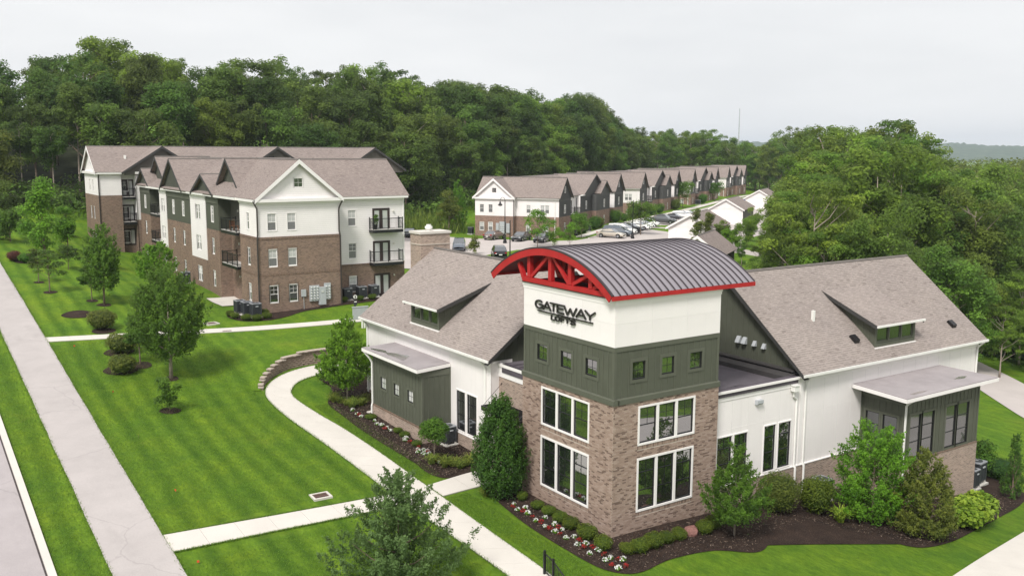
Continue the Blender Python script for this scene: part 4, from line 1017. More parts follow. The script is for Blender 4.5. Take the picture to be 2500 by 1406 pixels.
# ------------------------------------------------------------------ apartment and house building kit
def gable_unit(parent, F, u0, u1, ez, rz_, depth, wall_mat='charcoal_board', rake='charcoal_trim', roof='shingle_apartment', ov=.35, fov=.35, batten=None, rake_w=.28, z_wall=None, holes=(), eave_trim=None):
    """a gable on face F between u0 and u1, its roof running inwards"""
    um = (u0 + u1) / 2; hw = (u1 - u0) / 2; k = (rz_ - ez) / (hw + ov)
    zw = ez + k * ov - .12; top = rz_ - .12
    mb = MB(); z0_ = z_wall if z_wall is not None else zw
    if holes:
        h = holes[0]; cut = [h[0], h[1]]
        def ztop(u): return zw + (top - zw) * (1 - abs(u - um) / hw)
        us = sorted([u0, h[0], um, h[1], u1])
        for a, b in zip(us[:-1], us[1:]):
            if h[0] <= (a + b) / 2 <= h[1]:
                mb.face([F.P(a, z0_), F.P(b, z0_), F.P(b, h[2]), F.P(a, h[2])]); mb.face([F.P(a, h[3]), F.P(b, h[3]), F.P(b, ztop(b)), F.P(a, ztop(a))])
            else:
                mb.face([F.P(a, z0_), F.P(b, z0_), F.P(b, ztop(b)), F.P(a, ztop(a))])
    else: mb.face([F.P(u0, z0_), F.P(u1, z0_), F.P(u1, zw), F.P(um, top), F.P(u0, zw)])
    mb.obj('gable_wall', wall_mat, parent)
    if batten: battens(parent, F, u0 + .2, u1 - .2, lambda u: (z0_, zw + (top - zw) * (1 - abs(u - um) / hw) - .08), batten, mat=rake if rake != 'white_trim' else 'white_trim', holes=holes)
    for sg in (-1, 1):
        a = F.P(um + sg * (hw + ov), ez, -fov); r_ = F.P(um, rz_, -fov); d = F.D * (depth + fov); nrm = np.cross(r_ - a, d); nrm /= np.linalg.norm(nrm); nrm = nrm if nrm[2] > 0 else -nrm
        mb = MB(); mb.obox(a, r_ - a, d, -nrm * .14); mb.obj('roof_slope', roof, parent)
        mb = MB(); p = F.P(um + sg * (hw + ov), ez - .02, -fov - .035); q = F.P(um, rz_ - .02, -fov - .035); mb.prism([p, q, q - V3((0, 0, rake_w * 1.15)), p - V3((0, 0, rake_w))], F.D * .05); mb.obj('rake_board', rake, parent)
    r0 = F.P(um, rz_ + .02, -fov); dd = F.U * .14; mb = MB(); up = V3((0, 0, 1)); mb.prism([r0 - dd - up * .08, r0 + up * .015, r0 + dd - up * .08, r0 + dd - up * .11, r0 - dd - up * .11], F.D * (depth + fov)); mb.obj('ridge_cap', 'shingle_edge', parent)
APT = dict(cas=.055, sashm='white_trim', vb=((.5, .5, 1),), hb=(-.5, .75), sash=.05, proud=.02)
PN = [((0, .5, 'glass_screen'), (.5, 1, 'glass_blind')), ((0, .5, 'glass_dark'), (.5, 1, 'glass_dark')), ((0, .5, 'glass_screen'), (.5, 1, 'glass_blind')), ((0, .5, 'glass_screen'), (.5, 1, 'glass_screen'))]
def apt_win(parent, F, u0, z0, w_=.78, h=1.48, units=1, pn=None):
    return win(parent, F, u0, z0, w_, h, units=units, mull=.06, panes=PN[rnd.randrange(4)] if pn is None else PN[pn], **APT)
def french(parent, F, u0, z0, w_=1.66, h=2.0):
    return win(parent, F, u0, z0, w_, h, units=2, cas=.07, casm='door_brown', sashm='door_brown', mull=.05, sash=.14, panes=((0, 1, 'glass_blind'),), proud=.02, name='balcony_door')
def balcony(parent, F, u0, u1, zf, dep=.95, rail=1.05, glassy=True):
    mb = MB(); fbox(mb, F, u0, u1, zf - .32, zf - .04, -dep, -.01); mb.obj('balcony_beam', 'black_metal', parent)
    mb = MB(); fbox(mb, F, u0 + .03, u1 - .03, zf - .04, zf, -dep + .03, -.01); mb.obj('balcony_floor', 'pad', parent)
    mb = MB()
    n = max(2, int((u1 - u0) / 1.4 + .5))
    for k in range(n + 1):
        u = u0 + .05 + (u1 - u0 - .1) * k / n; fbox(mb, F, u - .035, u + .035, zf, zf + rail + .08, -dep + .03, -dep + .10)
    fbox(mb, F, u0 + .02, u1 - .02, zf + rail - .06, zf + rail, -dep + .035, -dep + .095); fbox(mb, F, u0 + .02, u1 - .02, zf + .1, zf + .14, -dep + .04, -dep + .09)
    for u in (u0 + .05, u1 - .05):
        fbox(mb, F, u - .03, u + .03, zf + rail - .06, zf + rail, -dep + .05, -.02); fbox(mb, F, u - .025, u + .025, zf + .1, zf + .14, -dep + .05, -.02); fbox(mb, F, u - .03, u + .03, zf, zf + rail + .08, -.09, -.02)
    u = u0 + .12
    while u < u1 - .1: fbox(mb, F, u - .007, u + .007, zf + .14, zf + rail - .06, -dep + .055, -dep + .07); u += .13
    d = .16
    while d < dep - .1:
        for u in (u0 + .05, u1 - .05): fbox(mb, F, u - .007, u + .007, zf + .14, zf + rail - .06, -d, -d + .015)
        d += .13
    mb.obj('railing', 'black_metal', parent)
def wall_part(parent, name, mat, F, w_, z0, z1, holes=(), u0=0.0, rev=.08):
    mb = MB(); wall(mb, F, w_, z0, z1, holes, rev, u0); return mb.obj(name, mat, parent)
def trim_part(parent, name, mat, boxes):
    mb = MB()
    for (F, a, b, c, e, d0, d1) in boxes: fbox(mb, F, a, b, c, e, d0, d1)
    return mb.obj(name, mat, parent)

# ------------------------------------------------------------------ near apartment building (three storeys)
X0, Y0, B0Z = -.31, 46.8, 3.9
apt = world_thing('apartment_building', 'three-storey brick and white apartment building with front pediment gable beyond the lawn', 'building', (X0, Y0, B0Z))
FZ = (4.86, 8.03, 11.15)
EZ, RZA = 13.88, 17.30
# front gable block
Fg = FR(X0, Y0, 0); wg = 7.5
hol = [(a, a + .78, z, z + 1.48) for z in FZ for a in (.86, 2.64)]
wall_part(apt, 'brick_wall', 'brick_apartment', Fg, wg, 2.9, 10.6, hol); wall_part(apt, 'siding_wall', 'lap_white', Fg.off(.03), wg - .02, 10.6, 13.6, hol, u0=.02)
for i, (a, b, c, e) in enumerate(hol): apt_win(apt, Fg.off(.02), a, c, b - a, e - c, pn=(1, 1, 0, 0, 0, 0)[i])
trim_part(apt, 'belt_course', 'brick_soldier', [(Fg, 0, wg, 10.4, 10.62, -.035, .02)]); trim_part(apt, 'belt_course', 'brick_soldier', [(Fg, 0, wg, 7.22, 7.44, -.02, .02)])
for z in FZ[:2]:
    for a in (.86, 2.64): trim_part(apt, 'window_head', 'brick_soldier', [(Fg, a - .08, a + .86, z + 1.54, z + 1.75, -.012, .02)])
trim_part(apt, 'frieze_board', 'white_trim', [(Fg, -.05, wg + .05, 13.42, 13.62, -.06, .0), (Fg, -.3, wg + .32, 13.62, 13.9, -.34, .0)])
gable_unit(apt, Fg, 0, wg, EZ, RZA, 14, 'lap_white', 'white_trim', ov=.32, rake_w=.34, z_wall=13.9, holes=[(wg / 2 - .42, wg / 2 + .42, 14.85, 15.66)])
win(apt, Fg.off(.02), wg / 2 - .4, 14.87, .8, .77, cas=.05, sashm='white_trim', panes=((0, 1, 'glass_dark'),), vb=((.5, 0, 1),), hb=(.5,), sash=.03, proud=.02)
# lawn-side wall of the block
Fs = FR(X0, 51.7, -PI / 2); ws = 4.9
hs_ = [(1.95, 2.62, z, z + 1.48) for z in FZ]
wall_part(apt, 'brick_wall', 'brick_apartment', Fs, ws, 2.9, 10.6, hs_); wall_part(apt, 'siding_wall', 'lap_white', Fs.off(.03), ws, 10.6, 13.6, hs_)
for a, b, c, e in hs_: apt_win(apt, Fs.off(.02), a, c, b - a, e - c)
trim_part(apt, 'frieze_board', 'white_trim', [(Fs, -.05, ws + .0, 13.42, 13.62, -.05, .0), (Fs, -.05, ws + .3, 13.62, 13.84, -.3, .0)])
trim_part(apt, 'belt_course', 'brick_soldier', [(Fs, 0, ws, 10.4, 10.62, -.035, .02)]); trim_part(apt, 'belt_course', 'brick_soldier', [(Fs, 0, ws, 7.22, 7.44, -.02, .02)])
downspout(apt, [(-.62, 46.95, 13.7), (-.42, 46.62, 13.1), (-.38, 46.72, 12.9), (-.38, 46.72, 10.9), (-.44, 46.70, 10.5), (-.44, 46.70, 3.9)], 'gutter_brown', .055)
downspout(apt, [(7.45, 46.5, 13.7), (7.2, 46.7, 13.1), (7.12, 46.72, 12.8), (7.12, 46.72, 10.9), (7.2, 46.68, 10.5), (7.2, 46.68, 4.0)], 'gutter_brown', .055)
# right block with balconies
Fq = FR(7.19, 48.8, 0); wq = 7.55
hq = [(1.74, 2.55, 11.1, 12.57), (1.74, 2.55, 8.03, 9.48), (1.74, 2.55, 4.9, 6.35)] + [(4.32, 5.98, z, z + 2.0) for z in (10.6, 7.5, 4.4)]
wall_part(apt, 'brick_wall', 'brick_apartment', Fq, wq, 2.9, 7.5, hq); wall_part(apt, 'siding_wall', 'lap_white', Fq.off(.03), wq, 7.5, 13.6, hq)
wall_part(apt, 'siding_wall', 'lap_white', FR(7.19 + wq, 48.8, PI / 2), 9, 7.5, 13.6); wall_part(apt, 'brick_wall', 'brick_apartment', FR(7.19 + wq, 48.8, PI / 2), 9, 2.9, 7.5)
for i, (a, b, c, e) in enumerate(hq):
    if i < 3: apt_win(apt, Fq.off(.02), a, c, b - a, e - c, pn=(0, 3, 0)[i])
    else: french(apt, Fq.off(.02), a, c, b - a, e - c)
for z in (10.72, 7.62): balcony(apt, Fq, 3.85, 7.0, z)
trim_part(apt, 'frieze_board', 'white_trim', [(Fq, 0, wq + .05, 13.42, 13.62, -.05, .0), (Fq, .3, wq + .3, 13.62, 13.84, -.4, .0), (Fq, wq - .12, wq + .03, 7.5, 13.42, -.02, .03)])
trim_part(apt, 'belt_course', 'brick_soldier', [(Fq, 0, wq, 7.3, 7.52, -.035, .02)])
gable_roof(apt, (3.4, 48.38), (1, 0), 11.75, (0, 4.8), EZ - .04, RZA - .03, .14, 'shingle_apartment')
for z in (12.45, 9.35, 6.3): trim_part(apt, 'wall_light', 'lamp_glass', [(Fq, 6.35, 6.47, z - .15, z, -.12, 0)])
# lawn side: alternating bays (y ranges), balcony recesses between
def bayx(ya, yb, x, kind, wins=(), gable=None):
    F = FR(x, yb, -PI / 2); w_ = yb - ya
    hs = [(yb - yc - wd / 2, yb - yc + wd / 2, z, z + 1.48) for yc, wd, u_ in wins for z in FZ]
    if kind == 'green':
        wall_part(apt, 'brick_wall', 'brick_apartment', F, w_, 2.9, 10.4, hs); wall_part(apt, 'siding_wall', 'green_board', F.off(.03), w_, 10.4, 13.6, hs)
        battens(apt, F.off(.03), .15, w_ - .15, lambda u: (10.45, 12.95), .4, holes=[(a - .1, b + .1, c - .1, e + .1) for a, b, c, e in hs])
        trim_part(apt, 'frieze_board', 'green_trim', [(F, -.02, w_ + .02, 12.95, 13.6, -.03, .03)])
    elif kind == 'white':
        wall_part(apt, 'brick_wall', 'brick_apartment', F, w_, 2.9, 7.2, hs); wall_part(apt, 'siding_wall', 'lap_white', F.off(.0), w_, 7.2, 13.6, hs)
        trim_part(apt, 'frieze_board', 'white_trim', [(F, -.02, w_ + .02, 13.2, 13.6, -.04, .03)])
    for side, (yy, sg) in enumerate(((ya, 1), (yb, -1))):      # returns
        G = FR(x, yy, 0) if sg > 0 else FR(x, yy, 0)
        mt = 'green_board' if kind == 'green' else 'lap_white'
        wall_part(apt, 'return_wall', mt, G, 2.4, 10.4 if kind == 'green' else 7.2, 13.6); wall_part(apt, 'return_wall', 'brick_apartment', G, 2.4, 2.9, 10.4 if kind == 'green' else 7.2)
    for i, (a, b, c, e) in enumerate(hs):
        apt_win(apt, F.off(.02), a, c, b - a, e - c, units=wins[i // 3][2])
    mb = MB(); fbox(mb, F, -.3, w_ + .3, 13.62, 13.82, -.32, .05); mb.obj('gutter', 'gutter_white', apt)
    if gable: gable_unit(apt, F, .0, w_, EZ - .02, gable[0], gable[1], 'green_board', 'charcoal_trim', batten=.4, z_wall=13.8)
def recess(ya, yb, x, zs=(10.72, 7.62), doors=True):
    F = FR(x, yb, -PI / 2); w_ = yb - ya
    hs = [(w_ / 2 - .2, w_ / 2 + 1.4, z, z + 2.0) for z in (10.62, 7.52, 4.4)]
    wall_part(apt, 'brick_wall', 'brick_apartment', F, w_, 2.9, 10.4, hs); wall_part(apt, 'siding_wall', 'brown_board', F.off(.0), w_, 10.4, 13.6, hs)
    for a, b, c, e in hs: french(apt, F.off(.02), a, c, b - a, e - c)
    for z in zs: balcony(apt, F, w_ * .25, w_ * .98, z, 1.5)
    for z in (12.5, 9.4, 6.3): trim_part(apt, 'wall_light', 'lamp_glass', [(F, w_ / 2 - .75, w_ / 2 - .63, z - .2, z, -.12, 0)])
    trim_part(apt, 'frieze_board', 'brown_board', [(F, 0, w_, 12.9, 13.6, -.03, .0)])
    mb = MB(); fbox(mb, F, -.1, w_ + .1, 13.62, 13.82, -1.6, -1.45); mb.obj('gutter', 'gutter_white', apt)
    mb = MB(); fbox(mb, F, 0, w_, 13.58, 13.62, -1.5, 0); mb.obj('soffit', 'brown_board', apt)
recess(51.7, 57.9, .85)
bayx(57.9, 62.0, X0, 'green', [(60.0, .7, 1)])
bayx(62.0, 67.4, X0 - .06, 'white', [(64.7, 1.5, 2)])
bayx(67.4, 77.2, X0, 'green', [(70.4, .72, 1), (74.4, .72, 1)])
bayx(77.2, 80.2, X0 - .06, 'white', [(78.7, 1.4, 2)])
recess(80.2, 84.9, .85)
bayx(84.9, 90.0, X0, 'green', [(87.4, .7, 1)])
for ya, yb, rz__, dp in ((58.7, 65.7, 15.75, 4.5), (69.7, 78.3, 17.15, 6), (84.2, 90.2, 15.9, 4.5)): gable_unit(apt, FR(X0 - .05, yb, -PI / 2), 0, yb - ya, EZ, rz__, dp, 'green_board', 'charcoal_trim', batten=.4, z_wall=13.85, ov=.3)
for ya, yb in ((53.2, 61.0), (79.8, 88.4)):      # tall gables set back above the recesses
    gable_unit(apt, FR(.75, yb, -PI / 2), 0, yb - ya, 13.9, 17.33, 6, 'green_board', 'charcoal_trim', batten=.4, fov=.5)
gable_roof(apt, (-.72, 53.3), (0, 1), 36.7, (6.0, 0), EZ - .02, RZA - .08, .14, 'shingle_apartment')
mb = MB(); mb.box(1.3, 50, 3, 11.0, 89.4, 13.6); mb.box(3, 48.9, 3, 14.6, 57, 13.6); o = mb.obj('core_wall', 'brick_apartment', apt)
for u, v_ in ((57.5, .8), (57.9, .9), (58.3, .85)): mb = MB(); mb.box(5.0, u, 17.05, 5.2, u + .2, 17.5); mb.obj('roof_vent', 'black_metal', apt)
bed('patio', [(-1.9, 52.6), (1.6, 52.6), (1.6, 58.2), (-1.9, 57.6)], .07, 'concrete', smooth=False)
bed('apartment_bed', [(-2.4, 45.0), (-.5, 44.3), (1.4, 44.8), (3.5, 45.9), (7.5, 46.1), (11, 46.4), (14.5, 47.2), (14.5, 49.2), (8, 49.2), (7.6, 47.0), (0, 47.0), (-1.0, 48.6), (-2.6, 48.6), (-3.1, 46.8)], .04, 'mulch')

# ------------------------------------------------------------------ apartment building behind it, ridge along x
bx0, by0 = -4.7, 92.0
ap2 = world_thing('apartment_building', 'rear three-storey apartment building with long brown roof in front of the forest', 'building', (bx0, by0, 5.8))
Ez2, Rz2 = 15.35, 18.55; FZ2 = (6.5, 9.55, 12.95)
Fe = FR(bx0, by0 + 8.8, -PI / 2); we = 8.8
he = [(a, a + .75, z, z + 1.45) for z in FZ2 for a in (3.2, 5.2)]
wall_part(ap2, 'brick_wall', 'brick_apartment', Fe, we, 4, 12.5, he); wall_part(ap2, 'siding_wall', 'lap_white', Fe.off(.02), we, 12.5, 15.1, he)
for a, b, c, e in he: apt_win(ap2, Fe.off(.02), a, c, b - a, e - c)
gable_unit(ap2, Fe, 0, we, Ez2, Rz2, 38, 'lap_white', 'white_trim', ov=.35, z_wall=15.1, holes=[(we / 2 - .4, we / 2 + .4, 16.2, 17.0)], rake_w=.34)
win(ap2, Fe.off(.02), we / 2 - .38, 16.22, .76, .76, cas=.05, sashm='white_trim', panes=((0, 1, 'glass_dark'),), vb=((.5, 0, 1),), hb=(.5,), sash=.03, proud=.02)
trim_part(ap2, 'frieze_board', 'white_trim', [(Fe, -.3, we + .3, 15.1, 15.38, -.3, 0)])
Fz = FR(bx0, by0, 0)
def sec(u0, u1, d, zb, wins, top='lap_white', french_x=None):
    F = FR(*Fz.P(0, 0, d)[:2], 0)
    hs = [(a, a + .75, z, z + 1.45) for a in wins for z in FZ2]
    hd = [(french_x, french_x + 1.4, z, z + 2.0) for z in (6.2, 9.2, 12.35)] if french_x is not None else []
    wall_part(ap2, 'brick_wall', 'brick_apartment', F, u1, 4, zb, hs + hd, u0=u0); wall_part(ap2, 'siding_wall', top, F.off(.02), u1, zb, 15.1, hs + hd, u0=u0)
    for a, b, c, e in hs: apt_win(ap2, F.off(.02), a, c, b - a, e - c)
    for a, b, c, e in hd: french(ap2, F.off(.02), a, c, b - a, e - c)
    trim_part(ap2, 'gutter', 'gutter_white', [(F, u0 - .05, u1 + .05, 15.1, 15.38, -.32, 0)])
    return F
sec(0, 2.7, 0, 12.5, ()); Fbal = sec(2.7, 4.3, .9, 9.4, (2.9,), french_x=3.3 - .4)
for z in (12.3, 9.2): balcony(ap2, Fbal, 2.72, 4.25, z, 1.3)
sec(4.3, 6.1, -.3, 9.4, ()); sec(6.1, 13, -.1, 12.5, (8, 11)); sec(13, 35, .3, 12.5, (15, 18, 24, 27, 31))
wall_part(ap2, 'return_wall', 'lap_white', FR(bx0 + 4.3, by0 + 1.0, -PI / 2), 1.4, 9.4, 15.1); wall_part(ap2, 'return_wall', 'brick_apartment', FR(bx0 + 4.3, by0 + 1.0, -PI / 2), 1.4, 4, 9.4)
for uc in (7.6, 22.6, 37.0): gable_unit(ap2, Fz.off(-.5), uc - 4.6, uc + 4.6, Ez2, Rz2 + .02, 5, 'brown_board', 'charcoal_trim', z_wall=15.0)
mb = MB(); mb.box(bx0 + .5, by0 + 1, 4, bx0 + 38, by0 + 8.7, 15.0); mb.obj('core_wall', 'brick_apartment', ap2)
downspout(ap2, [(bx0 + .1, by0 - .25, 15.1), (bx0 + .06, by0 - .05, 14.6), (bx0 + .06, by0 - .05, 6)], 'gutter_brown', .06)
for u in (1.6, 2.0, 2.6): mb = MB(); zz = 16.6; mb.box(bx0 + u + 1, by0 + 2.0, zz - .3, bx0 + u + 1.25, by0 + 2.25, zz + (.35 if u < 2.5 else .8)); mb.obj('roof_vent', 'black_metal' if u < 2.5 else 'gutter_white', ap2)

# ------------------------------------------------------------------ townhouse buildings along the street (local x along street, local y away from it)
def townhouse(label, s, detail=True):
    q = st_(s, 0); r = thing('townhouse_building', label, 'building', (q[0], q[1], 4.05), math.radians(32.7), 'two-storey townhouse buildings along the street')
    EZt, RZt, BZ = 6.5, 9.9, 3.42
    zz = (.95, 3.95)
    # front pediment bay, faces -x
    Fb_ = FR(0, 7.0, -PI / 2); hs = [(a, a + .78, z, z + 1.36) for z in zz for a in (.85, 2.45)]
    wall_part(r, 'brick_wall', 'brick_town', Fb_, 7.0, -1, BZ, hs); wall_part(r, 'siding_wall', 'lap_white', Fb_.off(.02), 7.0, BZ, 6.2, hs)
    for i, (a, b, c, e) in enumerate(hs): apt_win(r, Fb_.off(.02), a, c, b - a, e - c, pn=0 if i < 2 else 3)
    gable_unit(r, Fb_, 0, 7.0, EZt, 9.65, 3.8, 'lap_white', 'white_trim', ov=.35, z_wall=6.45, holes=[(3.1, 3.9, 7.25, 8.05)], rake_w=.34)
    win(r, Fb_.off(.02), 3.12, 7.27, .76, .76, cas=.05, sashm='white_trim', panes=((0, 1, 'glass_dark'),), vb=((.33, 0, 1), (.66, 0, 1)), hb=(.5,), sash=.03, proud=.02)
    trim_part(r, 'frieze_board', 'white_trim', [(Fb_, -.3, 7.35, 6.2, 6.5, -.3, 0)])
    downspout(r, [(-.1, -.2, 6.3), (-.06, -.08, 5.9), (-.06, -.08, 0)], 'gutter_brown', .06)
    # front wall of the body
    Fw_ = FR(1.0, 0, -PI / 2); hs = [(1.9, 2.66, 3.95, 5.3), (4.4, 5.95, 3.95, 5.3), (1.9, 2.66, .7, 2.1), (4.9, 5.85, .05, 2.1)]
    wall_part(r, 'brick_wall', 'brick_town', Fw_, 7.67, -1, BZ, hs); wall_part(r, 'siding_wall', 'lap_white', Fw_.off(.02), 7.67, BZ, 6.3, hs)
    for i, (a, b, c, e) in enumerate(hs): apt_win(r, Fw_.off(.02), a, c, b - a, e - c, units=2 if i == 1 else 1, pn=0)
    trim_part(r, 'gutter', 'gutter_white', [(Fw_, 0, 7.75, 6.3, 6.5, -.35, 0)])
    downspout(r, [(.75, -7.0, 6.4), (.92, -7.0, 6.0), (.92, -7.0, 0)], 'gutter_white', .06)
    wall_part(r, 'return_wall', 'brick_town', FR(0, 0, 0), 1.0, -1, BZ); wall_part(r, 'return_wall', 'lap_white', FR(0, 0, 0), 1.0, BZ, 6.3)
    # street side
    def ssec(u0, u1, t, top, wins, doors=()):
        F = FR(0, t, 0); hs = [(a - .36, a + .36, z, z + 1.36) for a in wins for z in zz] + [(a - .55, a + .55, z, z + 2.1) for a, z in doors]
        wall_part(r, 'brick_wall', 'brick_town', F, u1, -1, BZ, hs, u0=u0); wall_part(r, 'siding_wall', top, F.off(.02), u1, BZ, 6.4, hs, u0=u0)
        for a, b, c, e in hs:
            if e - c > 2: win(r, F.off(.02), a, c, b - a, e - c, cas=.06, casm='charcoal_trim', sashm='charcoal_trim', panes=((0, 1, 'glass_dark'),), sash=.08, proud=.01)
            else: apt_win(r, F.off(.02), a, c, b - a, e - c, pn=0)
        if top == 'charcoal_board' and detail: battens(r, F.off(.02), u0 + .1, u1 - .1, lambda u: (BZ + .05, 6.0), .55, mat='charcoal_trim', holes=[(a - .1, b + .1, c - .1, e + .1) for a, b, c, e in hs])
        return F
    T = -7.67
    F1 = ssec(1.0, 6.7, T, 'charcoal_board', (3.85,)); gable_unit(r, F1, 1.0, 6.7, EZt, RZt - .05, 15, 'charcoal_board', 'charcoal_trim', batten=.5, z_wall=6.3, ov=.45, holes=[(3.5, 4.2, 7.3, 8.35)])
    win(r, F1.off(.02), 3.53, 7.33, .64, 1.0, cas=.06, sashm='white_trim', panes=((0, 1, 'glass_dark'),), vb=((.5, 0, 1),), hb=(.5,), sash=.03, proud=.02)
    F2 = ssec(6.7, 14.3, -5.9, 'lap_white', (8.2,), ((11.6, 3.5), (11.6, .1))); balcony(r, F2, 10.2, 13.4, 3.4, 1.3)
    F3 = ssec(14.3, 20.5, -6.7, 'charcoal_board', (17.6,)); gable_unit(r, F3, 15.8, 28.8, EZt, RZt + .1, 8, 'charcoal_board', 'charcoal_trim', z_wall=6.3, ov=.4)
    F4 = ssec(20.5, 28.6, T, 'charcoal_board', (25.2,)); gable_unit(r, F4, 22.4, 28.6, EZt, RZt - 1.1, 7, 'charcoal_board', 'charcoal_trim', z_wall=6.3, ov=.4)
    F5 = ssec(28.6, 31.6, -5.9, 'lap_white', (), ((30.0, 3.5), (30.0, .1)))
    F6 = ssec(31.6, 37.4, T, 'charcoal_board', (34.5,)); gable_unit(r, F6, 31.6, 37.4, EZt, RZt, 11, 'charcoal_board', 'charcoal_trim', batten=.5, z_wall=6.3, ov=.45, holes=[(34.1, 34.8, 7.3, 8.35)])
    win(r, F6.off(.02), 34.13, 7.33, .64, 1.0, cas=.06, sashm='white_trim', panes=((0, 1, 'glass_dark'),), vb=((.5, 0, 1),), hb=(.5,), sash=.03, proud=.02)
    for F, a, b in ((F2, 6.7, 14.3), (F3, 14.3, 15.9), (F5, 28.6, 31.6)): trim_part(r, 'gutter', 'gutter_white', [(F, a, b, 6.35, 6.5, -.4, 0)])
    for x0, t0, mt in ((6.7, T, 'charcoal_board'), (14.3, -6.7, 'lap_white'), (20.5, T, 'charcoal_board'), (28.6, T, 'charcoal_board'), (31.6, T, 'lap_white'), (37.4, T, 'lap_white')):
        F = FR(x0, t0 + 2.2, -PI / 2); wall_part(r, 'return_wall', 'brick_town', F, 2.2, -1, BZ); wall_part(r, 'return_wall', mt, F, 2.2, BZ, 6.4)
    gable_roof(r, (3.9, -6.4), (1, 0), 33.9, (0, 6.9), EZt, RZt, .14, 'shingle_apartment')
    mb = MB(); mb.box(1.2, -5.8, -1, 37.2, 6.6, 6.3); mb.obj('core_wall', 'brick_town', r)
    return r
townhouse('nearest townhouse building, white pediment gable facing the parked grey sedan', 0)
townhouse('second townhouse building along the street, behind the row of parked white cars', 48.6)
townhouse('third townhouse building, half hidden by round street trees', 97.2, False)
townhouse('farthest townhouse building at the end of the street', 146.0, False)

# ------------------------------------------------------------------ garages across the street
def garage(label, s, t, length, half, ez, rz_, z0=4.05, mats=('lap_white', 'white_trim'), flip=False, cross=False):
    q = st_(s, t); r = thing('garage', label, 'garage', (q[0], q[1], z0), math.radians(32.7), 'garages across the street')
    F = FR(0, half * 2, -PI / 2)
    wall_part(r, 'front_wall', mats[0], F, half * 2, -1.5, ez + .1)
    gable_unit(r, F, 0, half * 2, ez, rz_, length, mats[0], mats[1], ov=.4, z_wall=ez + .05, rake_w=.3)
    wall_part(r, 'side_wall', 'brown_board', FR(0, 0, 0), length, -1.5, ez + .1); wall_part(r, 'back_wall', 'charcoal_board', FR(length, 0, PI / 2), half * 2, -1.5, ez + .1)
    mb = MB(); k = FR(length, 0, PI / 2); mb.face([k.P(0, ez), k.P(half * 2, ez), k.P(half, rz_ - .15)]); mb.obj('gable_wall', 'charcoal_board', r)
    wall_part(r, 'side_wall', mats[0], FR(length, half * 2, PI), length, -1.5, ez + .1)
    return r
garage('white garage with brown hip roof behind the pale-leaved tree across the street', 6.2, -31.8, 13, 3.6, 2.5, 4.8, 3.6)
garage('second white garage beyond the first one across the street', 59, -27.6, 14, 3.6, 2.5, 4.8, 3.6)
garage('farthest white garage near the end of the street', 112, -26.5, 14, 3.6, 2.5, 4.8, 3.6)
garage('low brown-roofed shed peeking over the clubhouse barrel roof', -39, -41.5, 9, 2.5, 2.7, 4.9)
# ------------------------------------------------------------------ house at the right edge beyond the woods
rh = thing('distant_house', 'grey and white gabled house showing through the trees at the right edge', 'house', (105.5, 1.5, -3), math.radians(25))
Fh = FR(0, 0, 0); hh = [(5.0, 6.0, 17.4, 18.4), (2, 3, 9, 10.6), (5, 6, 9, 10.6), (2, 3, 12.4, 14), (5, 6, 12.4, 14)]
wall_part(rh, 'siding_wall', 'lap_white', Fh, 3.2, -4, 15.2, hh[1:]); wall_part(rh, 'siding_wall', 'charcoal_board', Fh.off(-.4), 9, -4, 15.2, hh[1:], u0=3.2)
gable_unit(rh, Fh.off(-.4), 1.2, 9.4, 15.0, 18.6, 16, 'charcoal_board', 'white_trim', z_wall=15.0)
win(rh, Fh.off(-.42), 4.8, 16.0, .9, .9, cas=.07, sashm='white_trim', panes=((0, 1, 'glass_dark'),), vb=((.5, 0, 1),), hb=(.5,), sash=.04, proud=.03)
for a, b, c, e in hh[1:]: apt_win(rh, Fh.off(.02 if a < 3 else -.38), a, c, b - a, e - c)
wall_part(rh, 'siding_wall', 'lap_white', FR(0, 14, -PI / 2), 14, -4, 15.2); wall_part(rh, 'siding_wall', 'lap_white', FR(9, 0, PI / 2), 14, -4, 15.2)

# things on the balconies
o = thing('potted_plant', 'leafy potted plant on the top balcony of the near apartment building', 'potted plant', (11.45, 48.2, 10.73)); MB().lathe([(.14, 0), (.2, .45), (.17, .46)], 12).obj('pot', 'pot_dark', o); POT = o
o = thing('patio_chair', 'wooden chair on the upper recessed balcony of the near apartment building', 'chair', (-.1, 54.0, 10.73), .4)
MB().box(-.28, -.28, .38, .28, .28, .44).obj('seat', 'patio_wood', o); MB().box(-.28, .22, .44, .28, .28, .95).obj('backrest', 'patio_wood', o)
for sx in (-.25, .25):
    for sy in (-.25, .25): MB().box(sx - .03, sy - .03, 0, sx + .03, sy + .03, .38).obj('leg', 'patio_wood', o)
